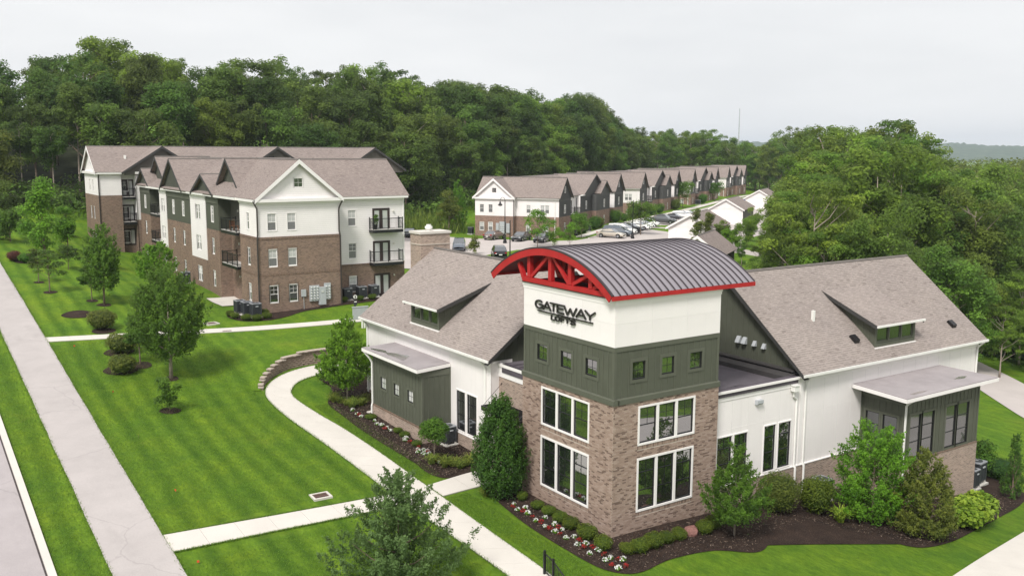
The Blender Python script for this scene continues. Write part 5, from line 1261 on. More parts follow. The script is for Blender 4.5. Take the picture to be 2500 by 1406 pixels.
# ------------------------------------------------------------------ air conditioners, meters, grates, signs, lamps
_ac = {}
def condenser(label, x, y, rz, group, sc_=(1, 1, 1), z=None):
    if 'm' not in _ac:
        b = MB(); r = .40
        for k in range(4):
            t = math.radians(45 + 90 * k); b.box(math.cos(t) * .5 - .05, math.sin(t) * .5 - .05, .12, math.cos(t) * .5 + .05, math.sin(t) * .5 + .05, .93)
        b.box(-.36, -.36, .14, .36, .36, .9); _ac['m'] = b.mesh('coil_case', 'ac_dark')
        lv = MB()
        for k in range(11):
            z0 = .17 + k * .068; lv.box(-.40, -.40, z0, .40, .40, z0 + .022)
        _ac['l'] = lv.mesh('louver', 'ac_dark')
        t = MB(); t.prism([(-.43, -.36, .93), (-.36, -.43, .93), (.36, -.43, .93), (.43, -.36, .93), (.43, .36, .93), (.36, .43, .93), (-.36, .43, .93), (-.43, .36, .93)], (0, 0, .045)); _ac['t'] = t.mesh('top_cover', 'ac_top')
        f = MB(); f.lathe([(.31, .976), (.31, .99), (.04, .999)], 20); _ac['f'] = f.mesh('fan_guard', 'ac_dark')
        h = MB(); h.lathe([(.09, .99), (.09, 1.01), (.01, 1.015)], 12); _ac['h'] = h.mesh('fan_hub', 'ac_top')
        p = MB(); p.box(-.05, -.05, 0, .05, .05, .14); _ac['p'] = p.mesh('foot', 'pad')
        g = MB(); g.box(-.12, -.445, .74, .12, -.40, .80); _ac['g'] = g.mesh('badge', 'grey_metal')
        d = MB(); d.box(-.5, -.5, -.12, .5, .5, .02); _ac['d'] = d.mesh('pad', 'pad')
    o = thing('air_conditioner', label, 'air conditioner', (x, y, (g1(x, y) if z is None else z) + .05), rz, group, sc_)
    for n, k in (('coil_case', 'm'), ('louver', 'l'), ('top_cover', 't'), ('fan_guard', 'f'), ('fan_hub', 'h'), ('badge', 'g'), ('pad', 'd')): put(n, _ac[k], o)
    for sx in (-.34, .34):
        for sy in (-.34, .34): put('foot', _ac['p'], o, (sx, sy, 0))
    return o
grp = 'outdoor condenser units'
condenser('air conditioner by the left wing window pair, behind the small round tree', .12, 15.3, .1, grp, (.95, .95, 1.15))
condenser('air conditioner in the nook beside the left green bay', -.05, 16.45 - .9 + .75, .1, grp, (.8, .8, 1.1)).location.y = 16.9 - .55
condenser('lone air conditioner against the brick base right of the clipped hedges', 14.7, -.45, 0, grp, (1, 1, 1.15))
condenser('small front air conditioner at the far brick corner of the right bay', 27.5, -1.75, .1, grp, (.85, .85, 1.25))
condenser('large rear air conditioner at the far brick corner of the right bay', 28.9, -1.2, .1, grp, (1.15, 1.15, 1.45))
for k, (x, y, l) in enumerate(((-1.75, 48.05, 'rearmost of three condensers by the apartment corner with round shrubs'), (-1.45, 47.05, 'middle of three condensers by the apartment corner with round shrubs'), (-1.05, 46.0, 'front condenser of three by the apartment corner with round shrubs'))):
    condenser(l, x, y, 0, grp, (1.02, 1.02, 1.2))
for k, (x, l) in enumerate(((8.35, 'left condenser of the row under the apartment balconies'), (9.85, 'middle condenser of the row under the apartment balconies'), (11.1, 'right condenser of the row under the apartment balconies'))):
    condenser(l, x, 48.1, 0, grp, (1.0, 1.0, 1.15))
condenser('condenser beside the left end of the nearest townhouse building', *st_(.8, 8.2), .57, grp, (1, 1, 1.2))
condenser('condenser far along the lawn wall of the apartment building', -1.3, 66.9, 0, grp, (1, 1, 1.2))
condenser('condenser by the recess between the two apartment buildings', 1.2, 90.8, 0, grp, (1, 1, 1.2))
for s, l in ((12.5, 'condenser in the shrubs by the nearest townhouse balcony'), (57.0, 'condenser in the shrubs of the second townhouse building'), (103.0, 'condenser in the shrubs of the third townhouse building')):
    condenser(l, *st_(s, -8.6), .57, grp, (1.1, 1.6, 1.2))
# electric meters on the near apartment gable
mtr = thing('meter_bank', 'grey electric meter bank with rows of round meters on the apartment brick wall', 'meter bank', (4.6, 46.78, 4.5))
def mbx(x0, x1, z0, z1, d, name, mat): o = MB().box(x0 - 4.6, -d, z0 - 4.5, x1 - 4.6, 0, z1 - 4.5).obj(name, mat, mtr); return o
mbx(4.15, 5.05, 4.72, 6.12, .16, 'meter_cabinet', 'grey_metal'); mbx(5.55, 6.15, 4.78, 6.25, .16, 'meter_cabinet', 'grey_metal'); mbx(5.0, 5.62, 4.35, 5.95, .30, 'switch_cabinet', 'grey_metal'); mbx(5.2, 5.4, 5.45, 5.65, .33, 'handle', 'meter_face')
mfd = MB(); mfd.lathe([(.085, 0), (.085, .05), (.06, .10)], 14); mfd = mfd.mesh('meter', 'meter_face')
for cols, x0 in ((3, 4.3), (2, 5.72)):
    for i in range(cols):
        for j in range(5): put('meter', mfd, mtr, (x0 + i * .29 - 4.6, -.16, 4.95 + j * .25 - 4.5), rot=(PI / 2, 0, 0))
jb = thing('junction_box', 'small grey junction box with conduit left of the meter bank', 'junction box', (3.6, 46.78, 5.2))
MB().box(-.22, -.12, 0, .22, 0, .62).obj('box', 'grey_metal', jb); MB().tube([(.0, -.05, 0), (.02, -.05, -1.2)], .025, 8).obj('conduit', 'grey_metal', jb)
mt2 = thing('meter_bank', 'grey meter cabinets on the brick of the nearest townhouse gable', 'meter bank', (*st_(-.02, 2.2), 5.0), math.radians(32.7 - 90))
for x0, x1, z0, z1, d in ((-.9, -.35, .1, 1.3, .15), (-.2, .9, -.6, 1.55, .25), (1.0, 1.7, -.3, 1.3, .15)): MB().box(x0, -d, z0, x1, 0, z1).obj('meter_cabinet', 'grey_metal', mt2)
for i in range(3):
    for j in range(4): put('meter', mfd, mt2, (.0 + i * .3, -.25, -.2 + j * .35), rot=(PI / 2, 0, 0))
# drain grates in lawn and walk
def grate(label, x, y, w_, l_, rz, frame=True):
    o = thing('drain_grate', label, 'drain grate', (x, y, g1(x, y) + .06), rz, 'drain grates')
    f = MB(); t = .12
    for a in ((-w_ / 2 - t, -l_ / 2 - t, w_ / 2 + t, -l_ / 2), (-w_ / 2 - t, l_ / 2, w_ / 2 + t, l_ / 2 + t), (-w_ / 2 - t, -l_ / 2, -w_ / 2, l_ / 2), (w_ / 2, -l_ / 2, w_ / 2 + t, l_ / 2)): f.box(a[0], a[1], -.1, a[2], a[3], .02)
    if frame: f.obj('concrete_collar', 'concrete', o)
    MB().box(-w_ / 2, -l_ / 2, -.1, w_ / 2, l_ / 2, -.04).obj('pit', 'tar_joint', o)
    n = 9; bar = MB().box(-.017, -l_ / 2, -.035, .017, l_ / 2, .005).mesh('grate_bar', 'drain_iron')
    for k in range(n): put('grate_bar', bar, o, (-w_ / 2 + (k + .5) * w_ / n, 0, 0))
    for yy in (-.5, 0, .5): MB().box(-w_ / 2, yy * l_ * .92 - .02, -.038, w_ / 2, yy * l_ * .92 + .02, .0).obj('grate_rib', 'drain_iron', o)
grate('iron drain grate in a concrete collar in the mown lawn by the cross walk', -9.35, 12.0, .75, .62, -.05)
grate('round-cornered drain grate in the grass before the apartment condensers', -5.0, 45.4, .8, .7, .2)
grate('rusty drain grate set in the apartment walk', -4.6, 42.62, .7, .5, -.13, False)
# pet-waste station, park sign, handrail
x, y = 6.2, 41.6
ps = thing('pet_waste_station', 'black pet-waste post with white round sign and bin by the apartment walk', 'waste station', (x, y, g1(x, y)))
MB().box(-.05, -.05, 0, .05, .05, 2.05).obj('post', 'black_metal', ps); MB().lathe([(.2, .25), (.22, .85), (.19, .9)], 14, (0, -.24, 0)).obj('bin', 'black_metal', ps)
sg = MB().lathe([(.17, 0), (.17, .02)], 18).obj('sign', 'gutter_white', ps); sg.location = (0, -.06, 1.85); sg.rotation_euler = (PI / 2, 0, 0)
MB().box(-.15, -.1, 1.12, .15, -.05, 1.5).obj('bag_box', 'ac_dark', ps); MB().box(-.11, -.115, 1.38, .11, -.1, 1.46).obj('label_plate', 'gutter_white', ps); MB().box(-.05, -.07, 1.72, .05, -.065 - .02, 1.95).obj('sign_mark', 'black_metal', ps)
x, y = 5.0, 38.3
ub = thing('notice_board', 'pale grey panel board on twin posts behind the clubhouse eave', 'board', (x, y, g1(x, y)), -.1)
MB().box(-.5, -.05, .75, .8, .05, 1.75).obj('panel', 'grey_metal', ub); MB().box(-.55, -.08, 1.75, .85, .08, 1.83).obj('top_rail', 'grey_metal', ub)
for xx in (.3, .5): MB().box(xx - .06, -.06, 0, xx + .06, .06, .75).obj('post', 'gutter_white', ub)
hr = thing('handrail', 'black steel stair handrail at the bottom edge of the front walk', 'handrail', (-4.62, -1.1, g1(-4.6, -1.1) + .06))
for yy, zz in ((0, 1.0), (-.62, .86)):
    MB().box(-.045, yy - .045, -.6, .045, yy + .045, zz).obj('post', 'black_metal', hr); MB().lathe([(.055, zz), (.055, zz + .05), (.01, zz + .07)], 10, (0, yy, 0)).obj('post_cap', 'black_metal', hr)
MB().beam((0, 0, .93), (0, -.62, .80), .04, .04).beam((0, -.62, .80), (0, -4.2, -.9), .04, .04).obj('rail', 'black_metal', hr); MB().beam((0, 0, .12), (0, -.62, .0), .03, .03).beam((0, -.62, 0), (0, -4.2, -1.7), .03, .03).obj('lower_rail', 'black_metal', hr)
for k in range(1, 34): yy = -.11 * k; zt = .93 - .21 * -yy if yy > -.62 else .80 - .475 * (-yy - .62); MB().box(-.009, yy - .009, zt - .82, .009, yy + .009, zt).obj('baluster', 'black_metal', hr)
# lamp posts
def lamp_post(label, x, y, h, arm=1):
    z = g1(x, y); o = thing('lamp_post', label, 'street lamp', (x, y, z), math.radians(200), 'black lamp posts of the parking court')
    MB().lathe([(.30, 0), (.30, .35), (.22, .45), (.24, .6), (.16, .8), (.12, 1.1)], 14).obj('base', 'black_metal', o)
    MB().tube([(0, 0, 1.0), (0, 0, h)], [.085, .06], 10).obj('pole', 'black_metal', o)
    if arm:
        pts = [(0, 0, h - .1)] + [(.62 - .62 * math.cos(t), 0, h + .55 * math.sin(t)) for t in np.linspace(.15, PI * .92, 9)]
        MB().tube(pts, .035, 8).obj('arm', 'black_metal', o)
        MB().lathe([(.06, h - .0), (.10, h - .12), (.14, h - .3), (.36, h - .62), (.36, h - .68), (.05, h - .69)], 14, (1.24, 0, 0)).obj('lamp_shade', 'black_metal', o)
        MB().lathe([(.17, h - .80), (.22, h - .69)], 12, (1.24, 0, 0)).obj('bulb', 'lamp_glass', o)
    return o
lamp_post('lamp post in front of the nearest townhouse gable', 52.9, 88.6, 6.6)
lamp_post('lamp post rising behind the clubhouse barrel roof, left of its peak', 39.6, 67.4, 5.6, 0)
lamp_post('lamp post beside the beige sedan at the kerb', 75.0, 84.0, 6.3, 0)
lamp_post('lamp post at the right corner of the near apartment building', 19.3, 58.0, 6.5)
lamp_post('lamp post at the sidewalk tree near the parked cars', 69.5, 92.0, 6.3, 0)
lamp_post('farther lamp post among the street trees', 128.0, 135.0, 6.3)

# ------------------------------------------------------------------ cars
for nm, col, mt in (('silver', (.42, .40, .38), .5), ('graphite', (.075, .08, .085), .4), ('black', (.012, .013, .015), .2), ('white', (.78, .78, .76), .0), ('beige', (.52, .47, .40), .3), ('slate', (.13, .15, .18), .4), ('blue', (.02, .06, .25), .3), ('charcoal', (.05, .052, .055), .3), ('mauve', (.20, .16, .15), .5)):
    m_ = plain('car_' + nm, (*col, 1), .25, .04, 2, .5, metal=mt * .5); b_ = [n for n in m_.node_tree.nodes if n.type == 'BSDF_PRINCIPLED'][0]; b_.inputs['Coat Weight'].default_value = .8; b_.inputs['Coat Roughness'].default_value = .08
_car = {}
SHAPE = {  # station x, belt/hood top z, half width ; then cabin polygon (x, z)
 'sedan': dict(L=4.7, H=1.43, body=[(-2.35, .62, .72), (-2.25, .86, .82), (-1.7, .98, .88), (-1.0, 1.0, .90), (.6, .97, .90), (1.2, .92, .89), (1.95, .80, .86), (2.3, .66, .76), (2.36, .55, .68)], cab=[(-1.75, .97), (-1.05, 1.38), (-.4, 1.44), (.25, 1.40), (1.15, .95)]),
 'suv': dict(L=4.6, H=1.70, body=[(-2.3, .7, .78), (-2.25, 1.0, .86), (-1.7, 1.10, .91), (-1.0, 1.12, .92), (.6, 1.08, .92), (1.2, 1.05, .91), (1.9, .96, .88), (2.25, .8, .80), (2.32, .6, .70)], cab=[(-2.2, 1.08), (-1.85, 1.60), (-.9, 1.71), (.2, 1.66), (1.15, 1.07)]),
 'hatch': dict(L=4.2, H=1.5, body=[(-2.1, .66, .76), (-2.05, .92, .84), (-1.5, 1.0, .88), (-.8, 1.02, .89), (.6, .98, .89), (1.1, .94, .88), (1.75, .82, .84), (2.05, .68, .75), (2.1, .56, .66)], cab=[(-2.02, 1.0), (-1.6, 1.42), (-.6, 1.51), (.2, 1.46), (1.1, .97)]),
 'pickup': dict(L=5.6, H=1.85, body=[(-2.8, .7, .88), (-2.75, 1.16, .94), (-1.6, 1.18, .95), (-.6, 1.18, .95), (.7, 1.16, .95), (1.4, 1.14, .94), (2.3, 1.05, .92), (2.7, .9, .86), (2.8, .65, .78)], cab=[(-1.05, 1.15), (-.85, 1.75), (-.2, 1.86), (.7, 1.80), (1.45, 1.13)]),
 'van': dict(L=5.0, H=1.8, body=[(-2.5, .7, .84), (-2.47, 1.05, .92), (-1.7, 1.10, .95), (-1.0, 1.12, .96), (.6, 1.08, .96), (1.5, 1.02, .94), (2.1, .88, .90), (2.42, .74, .82), (2.5, .58, .72)], cab=[(-2.45, 1.08), (-2.2, 1.70), (-1.2, 1.80), (.3, 1.74), (1.65, 1.0)])}
def car_parts(kind):
    if kind in _car: return _car[kind]
    S = SHAPE[kind]; st_n = S['body']; L_ = S['L']; zb = .28
    fr_, rr_ = L_ / 2 - .85, -L_ / 2 + .85; wr = .34
    xs_ = sorted(set([s[0] for s in st_n] + [fr_ + wr * 1.12 * math.cos(t) for t in np.linspace(0, PI, 7)] + [rr_ + wr * 1.12 * math.cos(t) for t in np.linspace(0, PI, 7)]))
    sx = [s[0] for s in st_n]; rings = []; mb = MB()
    for x in xs_:
        ht = np.interp(x, sx, [s[1] for s in st_n]); hw = np.interp(x, sx, [s[2] for s in st_n]); zl = zb
        for wx in (fr_, rr_):
            if abs(x - wx) < wr * 1.13: zl = max(zl, .33 + math.sqrt(max(0, (wr * 1.13) ** 2 - (x - wx) ** 2)))
        zl = min(zl, ht - .12); zm = max(zl + .03, ht * .62)
        prof = [(-hw * .96, zl), (-hw, zm), (-hw * .98, ht - .10), (-hw * .88, ht), (0, ht + .035), (hw * .88, ht), (hw * .98, ht - .10), (hw, zm), (hw * .96, zl)]
        rings.append([(x, p[0], p[1]) for p in prof])
    n = len(rings[0]); mb.v = [p for r in rings for p in r]
    for i in range(len(rings) - 1):
        for j in range(n): j2 = (j + 1) % n; mb.f.append((i * n + j, i * n + j2, (i + 1) * n + j2, (i + 1) * n + j)); mb.t.append(.5)
    mb.f.append(tuple(range(n))); mb.f.append(tuple(reversed(range((len(rings) - 1) * n, len(rings) * n)))); mb.t += [.5, .5]
    cab = S['cab']; hw0 = .86 if kind != 'pickup' else .90; bw = lambda z: hw0 - (z - cab[0][1]) * .30
    glass = MB(); up = [(x, z) for x, z in cab]
    for sg in (-1, 1):      # side glass
        glass.face([(x + (.10 if k == 0 else (-.12 if k == len(up) - 1 else 0)), sg * (bw(z) + .004), z - (.06 if 0 < k < len(up) - 1 else -.02)) for k, (x, z) in enumerate(up)])
    ws = [(up[-2], up[-1]), (up[0], up[1])]
    for (a, b) in ws:
        glass.face([(a[0], -bw(a[1]) * .93, a[1] + .006), (b[0], -bw(b[1]) * .93, b[1] + .012), (b[0], bw(b[1]) * .93, b[1] + .012), (a[0], bw(a[1]) * .93, a[1] + .006)])
    cabm = MB()
    for k in range(len(up) - 1):
        a, b = up[k], up[k + 1]; cabm.face([(a[0], -bw(a[1]), a[1]), (b[0], -bw(b[1]), b[1]), (b[0], bw(b[1]), b[1]), (a[0], bw(a[1]), a[1])])
    for sg in (-1, 1): cabm.face([(x, sg * bw(z), z) for x, z in (up if sg > 0 else up[::-1])])
    pil = MB()
    mid = (up[1][0] + up[-2][0]) / 2
    for xx in (mid - .05,):
        for sg in (-1, 1): pil.box(xx, sg * .70 - .02, cab[0][1], xx + .09, sg * .70 + .15 * sg * 0 + .02, S['H'] - .08)
    ty = MB(); ty.tube([(0, -.11, 0), (0, .11, 0)], .335, 20); rm = MB(); rm.tube([(0, -.118, 0), (0, .118, 0)], .21, 12)
    lh = MB(); lh.box(L_ / 2 - .28, -.12, .62, L_ / 2 - .08, .14, .74); lt = MB(); lt.box(-L_ / 2 + .0, -.13, .78, -L_ / 2 + .18, .13, .93)
    bed_ = None
    if kind == 'pickup': bed_ = MB().box(-2.7, -.78, 1.0, -1.15, .78, 1.195).mesh('cargo_bed', 'tyre')
    pl = MB().box(-L_ / 2 - .015, -.22, .55, -L_ / 2 + .05, .22, .68).mesh('licence_plate', 'gutter_white')
    _car[kind] = (mb, cabm, glass.mesh('window_glass', 'glass_car'), ty.mesh('tyre', 'tyre'), rm.mesh('rim', 'rim'), lh.mesh('headlight', 'head_lamp'), lt.mesh('tail_light', 'tail_lamp'), bed_, pl, fr_, rr_)
    return _car[kind]
_cm = {}
def car(label, kind, color, x, y, head, z=None):
    mb, cabm, gl, ty, rm, lh, lt, bd_, pl, fr_, rr_ = car_parts(kind)
    key = (kind, color)
    if key not in _cm: _cm[key] = (mb.mesh('body', 'car_' + color, True), cabm.mesh('cabin', 'car_' + color, False))
    o = thing('parked_car', label, {'pickup': 'pickup truck', 'van': 'van', 'suv': 'car'}.get(kind, 'car'), (x, y, (g1(x, y) if z is None else z) + .055), math.radians(head), 'cars parked in the court and along the street')
    put('body', _cm[key][0], o); put('cabin', _cm[key][1], o); put('window_glass', gl, o); put('licence_plate', pl, o)
    if bd_: put('cargo_bed', bd_, o)
    for xx in (fr_, rr_):
        for sg in (-1, 1):
            w_ = put('wheel', ty, o, (xx, sg * .80, .335)); put('rim', rm, w_)
    for sg in (-1, 1): put('headlight', lh, o, (0, sg * .66, 0)); put('tail_light', lt, o, (0, sg * .70, 0))
    return o
D = 32.7
car('silver-brown sedan parked below the white townhouse gable', 'sedan', 'mauve', 55.3, 95.2, D - 8)
car('dark grey sedan nose-out beside the leafy parking island', 'sedan', 'graphite', 57.4, 90.6, D + 178)
car('dark green sedan half hidden behind the parking island trees', 'hatch', 'charcoal', 58.6, 86.6, D + 180)
car('black crossover showing over the left wing ridge beside a small tree', 'suv', 'black', 41.3, 72.6, D + 30)
car('slate crossover showing behind the clubhouse chimney', 'suv', 'slate', 41.3, 83.0, D + 205)
car('black sedan between the apartment corner and the chimney', 'sedan', 'black', 44.5, 104.0, D + 200)
car('beige sedan, nearest of the cars parked along the kerb', 'sedan', 'beige', *st_(5.6, -15.2), D - 96)
car('slate wagon parked next to the beige sedan', 'van', 'slate', *st_(9.0, -15.3), D - 92)
car('white van behind the slate wagon', 'van', 'white', *st_(12.6, -15.0), D - 92)
car('dark crossover beyond the white van', 'suv', 'charcoal', *st_(15.8, -15.4), D - 92)
car('white sedan right of the round street tree trunk', 'sedan', 'white', *st_(21.6, -15.2), D - 96)
car('second white sedan beside the first white sedan', 'hatch', 'white', *st_(25.2, -15.2), D - 94)
car('white hatchback, last of the white cars before the pickup', 'hatch', 'white', *st_(29.0, -15.2), D - 92)
car('dark grey pickup truck parked nose to the lane', 'pickup', 'graphite', *st_(37.5, -15.6), D - 92)
car('black sedan parked beyond the pickup truck', 'sedan', 'black', *st_(48.5, -15.4), D - 92)
car('white crossover beside the gable of the first garage', 'suv', 'white', *st_(56.5, -15.2), D - 92)
car('white sedan farthest along the kerb row', 'sedan', 'white', *st_(62.5, -15.2), D - 92)
car('blue crossover with raised hatch near the farther garages', 'suv', 'blue', *st_(121, -17.5), D - 90)
car('red car glimpsed behind the pickup truck', 'hatch', 'mauve', *st_(41.2, -15.0), D - 92)
# utility marker flags in the grass
for k, (x, y, l) in enumerate(((-15.9, 43.0, 'tiny red marker flag near the apartment walk corner'), (-15.4, 32.0, 'tiny red marker flag left of the clipped shrubs'), (-15.6, 24.0, 'tiny red marker flag by the middle of the asphalt path'), (-15.6, 15.8, 'tiny red marker flag near the cross walk'), (-16.6, 8.2, 'tiny red marker flag below the cross walk end'))):
    o = thing('marker_flag', l, 'marker flag', (x, y, g1(x, y)), k * .7, 'utility marker flags'); MB().box(-.004, -.004, 0, .004, .004, .2).obj('wire', 'drain_iron', o); MB().box(.004, -.003, .10, .10, .003, .2).obj('flag', 'flag_red', o)
FOREST = [(0,-13.4,117.2,10.1),(0,-5.9,118.3,12.2),(0,1.7,118.7,15.8),(0,6.3,115.1,16.9),(0,10.5,115.4,13.1),(0,18.8,117.8,10.7),(0,22.6,116.8,11.3),(0,28.9,118.5,11.8),(0,34.7,118.0,16.2),(0,42.5,118.9,12.3),(0,47.6,122.0,12.6),(0,53.4,122.4,17.0),(0,57.2,124.2,15.7),(0,63.9,130.0,15.8),(0,69.2,128.8,15.8),(0,72.8,134.0,10.7),(0,78.9,138.1,11.6),(0,82.6,139.5,14.5),(0,90.9,144.9,13.8),(0,96.0,147.7,9.8),(0,100.5,148.4,13.6),(0,106.0,153.1,11.0),(0,110.4,155.3,13.1),(0,114.3,160.4,16.1),(0,120.9,163.0,16.1),(0,125.4,165.9,15.7),(0,128.6,168.9,15.6),(0,135.7,172.5,12.4),(0,142.3,175.2,12.9),(0,146.4,177.5,12.9),(0,150.1,181.6,11.6),(0,157.9,184.6,9.0),(0,161.7,188.1,12.0),(0,165.5,188.8,9.0),(0,171.8,194.2,11.8),(0,174.2,197.3,11.1),(1,-14.6,124.2,11.1),(1,-9.0,126.7,11.9),(1,-1.4,124.7,17.4),(1,6.1,125.8,14.4),(1,12.0,124.1,18.9),(1,19.2,124.3,17.8),(1,24.3,125.8,18.0),(1,31.6,125.7,17.8),(1,38.4,126.0,15.4),(1,46.1,125.5,17.1),(1,51.7,129.1,16.5),(1,57.8,127.6,18.5),(1,63.3,130.0,15.6),(1,68.8,132.9,17.0),(1,75.9,138.6,19.8),(1,81.7,142.1,14.1),(1,85.6,143.3,18.4),(1,92.0,148.2,19.7),(1,99.1,149.6,14.4),(1,103.1,151.7,13.1),(1,111.7,156.9,12.5),(1,115.5,161.1,15.6),(1,122.2,163.3,19.1),(1,125.7,165.5,20.1),(1,132.1,170.5,20.6),(1,139.2,174.1,16.3),(1,144.3,176.7,18.3),(1,147.5,180.8,18.6),(1,154.4,184.1,12.6),(1,160.7,186.7,9.5),(1,164.6,189.5,12.4),(1,172.2,194.5,12.5),(1,176.4,198.6,9.6),(2,-12.9,136.6,16.9),(2,-5.9,135.4,15.3),(2,1.9,135.4,22.5),(2,11.5,136.2,21.9),(2,17.2,135.2,19.1),(2,24.6,136.1,21.1),(2,31.7,133.7,21.1),(2,40.4,133.7,20.2),(2,48.5,135.1,23.0),(2,55.2,138.3,21.1),(2,63.3,140.1,19.8),(2,69.3,139.7,19.6),(2,75.7,144.0,17.7),(2,82.6,149.1,21.7),(2,87.6,150.5,22.7),(2,94.3,156.9,22.2),(2,99.7,158.8,17.6),(2,107.3,163.5,20.5),(2,111.0,166.2,22.3),(2,118.4,171.4,15.1),(2,124.8,175.2,19.0),(2,131.0,175.4,18.8),(2,137.5,180.9,22.9),(2,144.4,184.6,22.3),(2,149.7,187.9,19.9),(2,157.1,190.9,18.0),(2,161.6,196.9,21.1),(2,166.3,196.9,12.8),(2,172.2,201.5,12.7),(2,179.3,204.0,14.7),(2,187.5,209.5,14.6),(3,-11.7,144.5,18.9),(3,-2.6,143.2,18.7),(3,3.9,144.9,21.0),(3,13.3,144.1,22.7),(3,22.7,141.6,20.7),(3,29.7,143.4,21.6),(3,40.2,140.0,22.5),(3,47.5,142.7,21.7),(3,56.2,143.8,24.2),(3,62.8,142.6,24.0),(3,73.1,146.4,21.4),(3,79.3,146.8,23.6),(3,85.2,152.3,24.2),(3,93.7,156.8,22.4),(3,98.3,158.5,20.2),(3,107.8,163.5,22.6),(3,114.0,168.5,21.2),(3,117.9,170.3,21.4),(3,125.8,173.9,22.1),(3,133.1,178.0,23.1),(3,139.3,179.9,24.7),(3,145.4,184.3,25.8),(3,152.5,190.0,24.1),(3,157.3,191.9,20.9),(3,165.2,197.1,16.9),(3,172.4,198.4,16.4),(3,180.0,204.5,15.9),(3,185.3,207.7,16.0),(3,190.3,212.2,16.1),(4,-9.7,152.9,20.6),(4,0.0,154.1,20.5),(4,8.5,154.0,23.8),(4,19.6,150.8,20.7),(4,28.9,150.5,20.1),(4,36.1,150.8,22.8),(4,47.3,150.5,21.8),(4,56.1,153.6,23.8),(4,67.0,153.4,24.8),(4,74.1,154.5,22.5),(4,81.0,157.5,22.9),(4,89.0,164.3,23.7),(4,95.4,165.3,23.5),(4,104.4,170.6,23.3),(4,112.4,175.4,23.2),(4,118.1,179.2,23.6),(4,125.0,182.7,21.6),(4,134.0,185.8,23.6),(4,139.4,190.4,22.8),(4,147.3,195.5,25.5),(4,153.9,198.5,25.0),(4,161.1,200.6,24.6),(4,168.9,204.2,21.6),(4,176.1,209.3,19.0),(4,182.0,213.5,18.8),(4,188.4,217.7,17.3),(4,197.2,220.7,16.9),(5,-12.1,161.9,19.6),(5,-0.0,162.8,19.0),(5,11.0,161.6,21.9),(5,20.8,161.5,19.6),(5,30.2,158.0,18.9),(5,42.4,157.7,22.9),(5,53.0,157.8,21.6),(5,62.0,158.6,24.2),(5,73.3,161.4,23.9),(5,84.0,162.5,22.8),(5,89.1,163.9,23.6),(5,97.4,169.5,23.5),(5,105.7,171.6,22.3),(5,112.8,177.1,23.3),(5,121.1,180.6,24.6),(5,129.5,185.8,21.3),(5,139.3,189.7,23.3),(5,147.0,193.2,25.3),(5,152.2,196.6,24.0),(5,158.8,201.1,25.3),(5,168.6,205.0,22.5),(5,176.3,210.8,17.3),(5,182.7,212.1,17.5),(5,190.3,218.2,18.1),(5,196.2,221.3,18.4),(6,-11.9,169.8,19.2),(6,1.2,171.3,17.4),(6,12.5,171.0,22.5),(6,24.0,169.1,18.4),(6,37.1,170.7,18.5),(6,49.3,169.6,20.7),(6,59.9,167.7,21.9),(6,71.0,170.1,24.2),(6,81.9,168.8,21.1),(6,90.9,173.3,22.0),(6,99.8,178.9,23.0),(6,108.7,182.3,23.5),(6,115.2,186.0,22.1),(6,124.8,193.7,23.3),(6,134.9,195.9,20.7),(6,141.6,200.9,20.9),(6,150.1,203.3,23.2),(6,158.8,209.9,26.1),(6,167.0,212.4,26.5),(6,173.3,215.4,26.1),(6,183.2,222.8,22.3),(6,189.8,225.0,17.1),(6,197.6,230.2,17.8),(6,206.5,235.7,16.7),(6,214.0,240.2,15.8)]
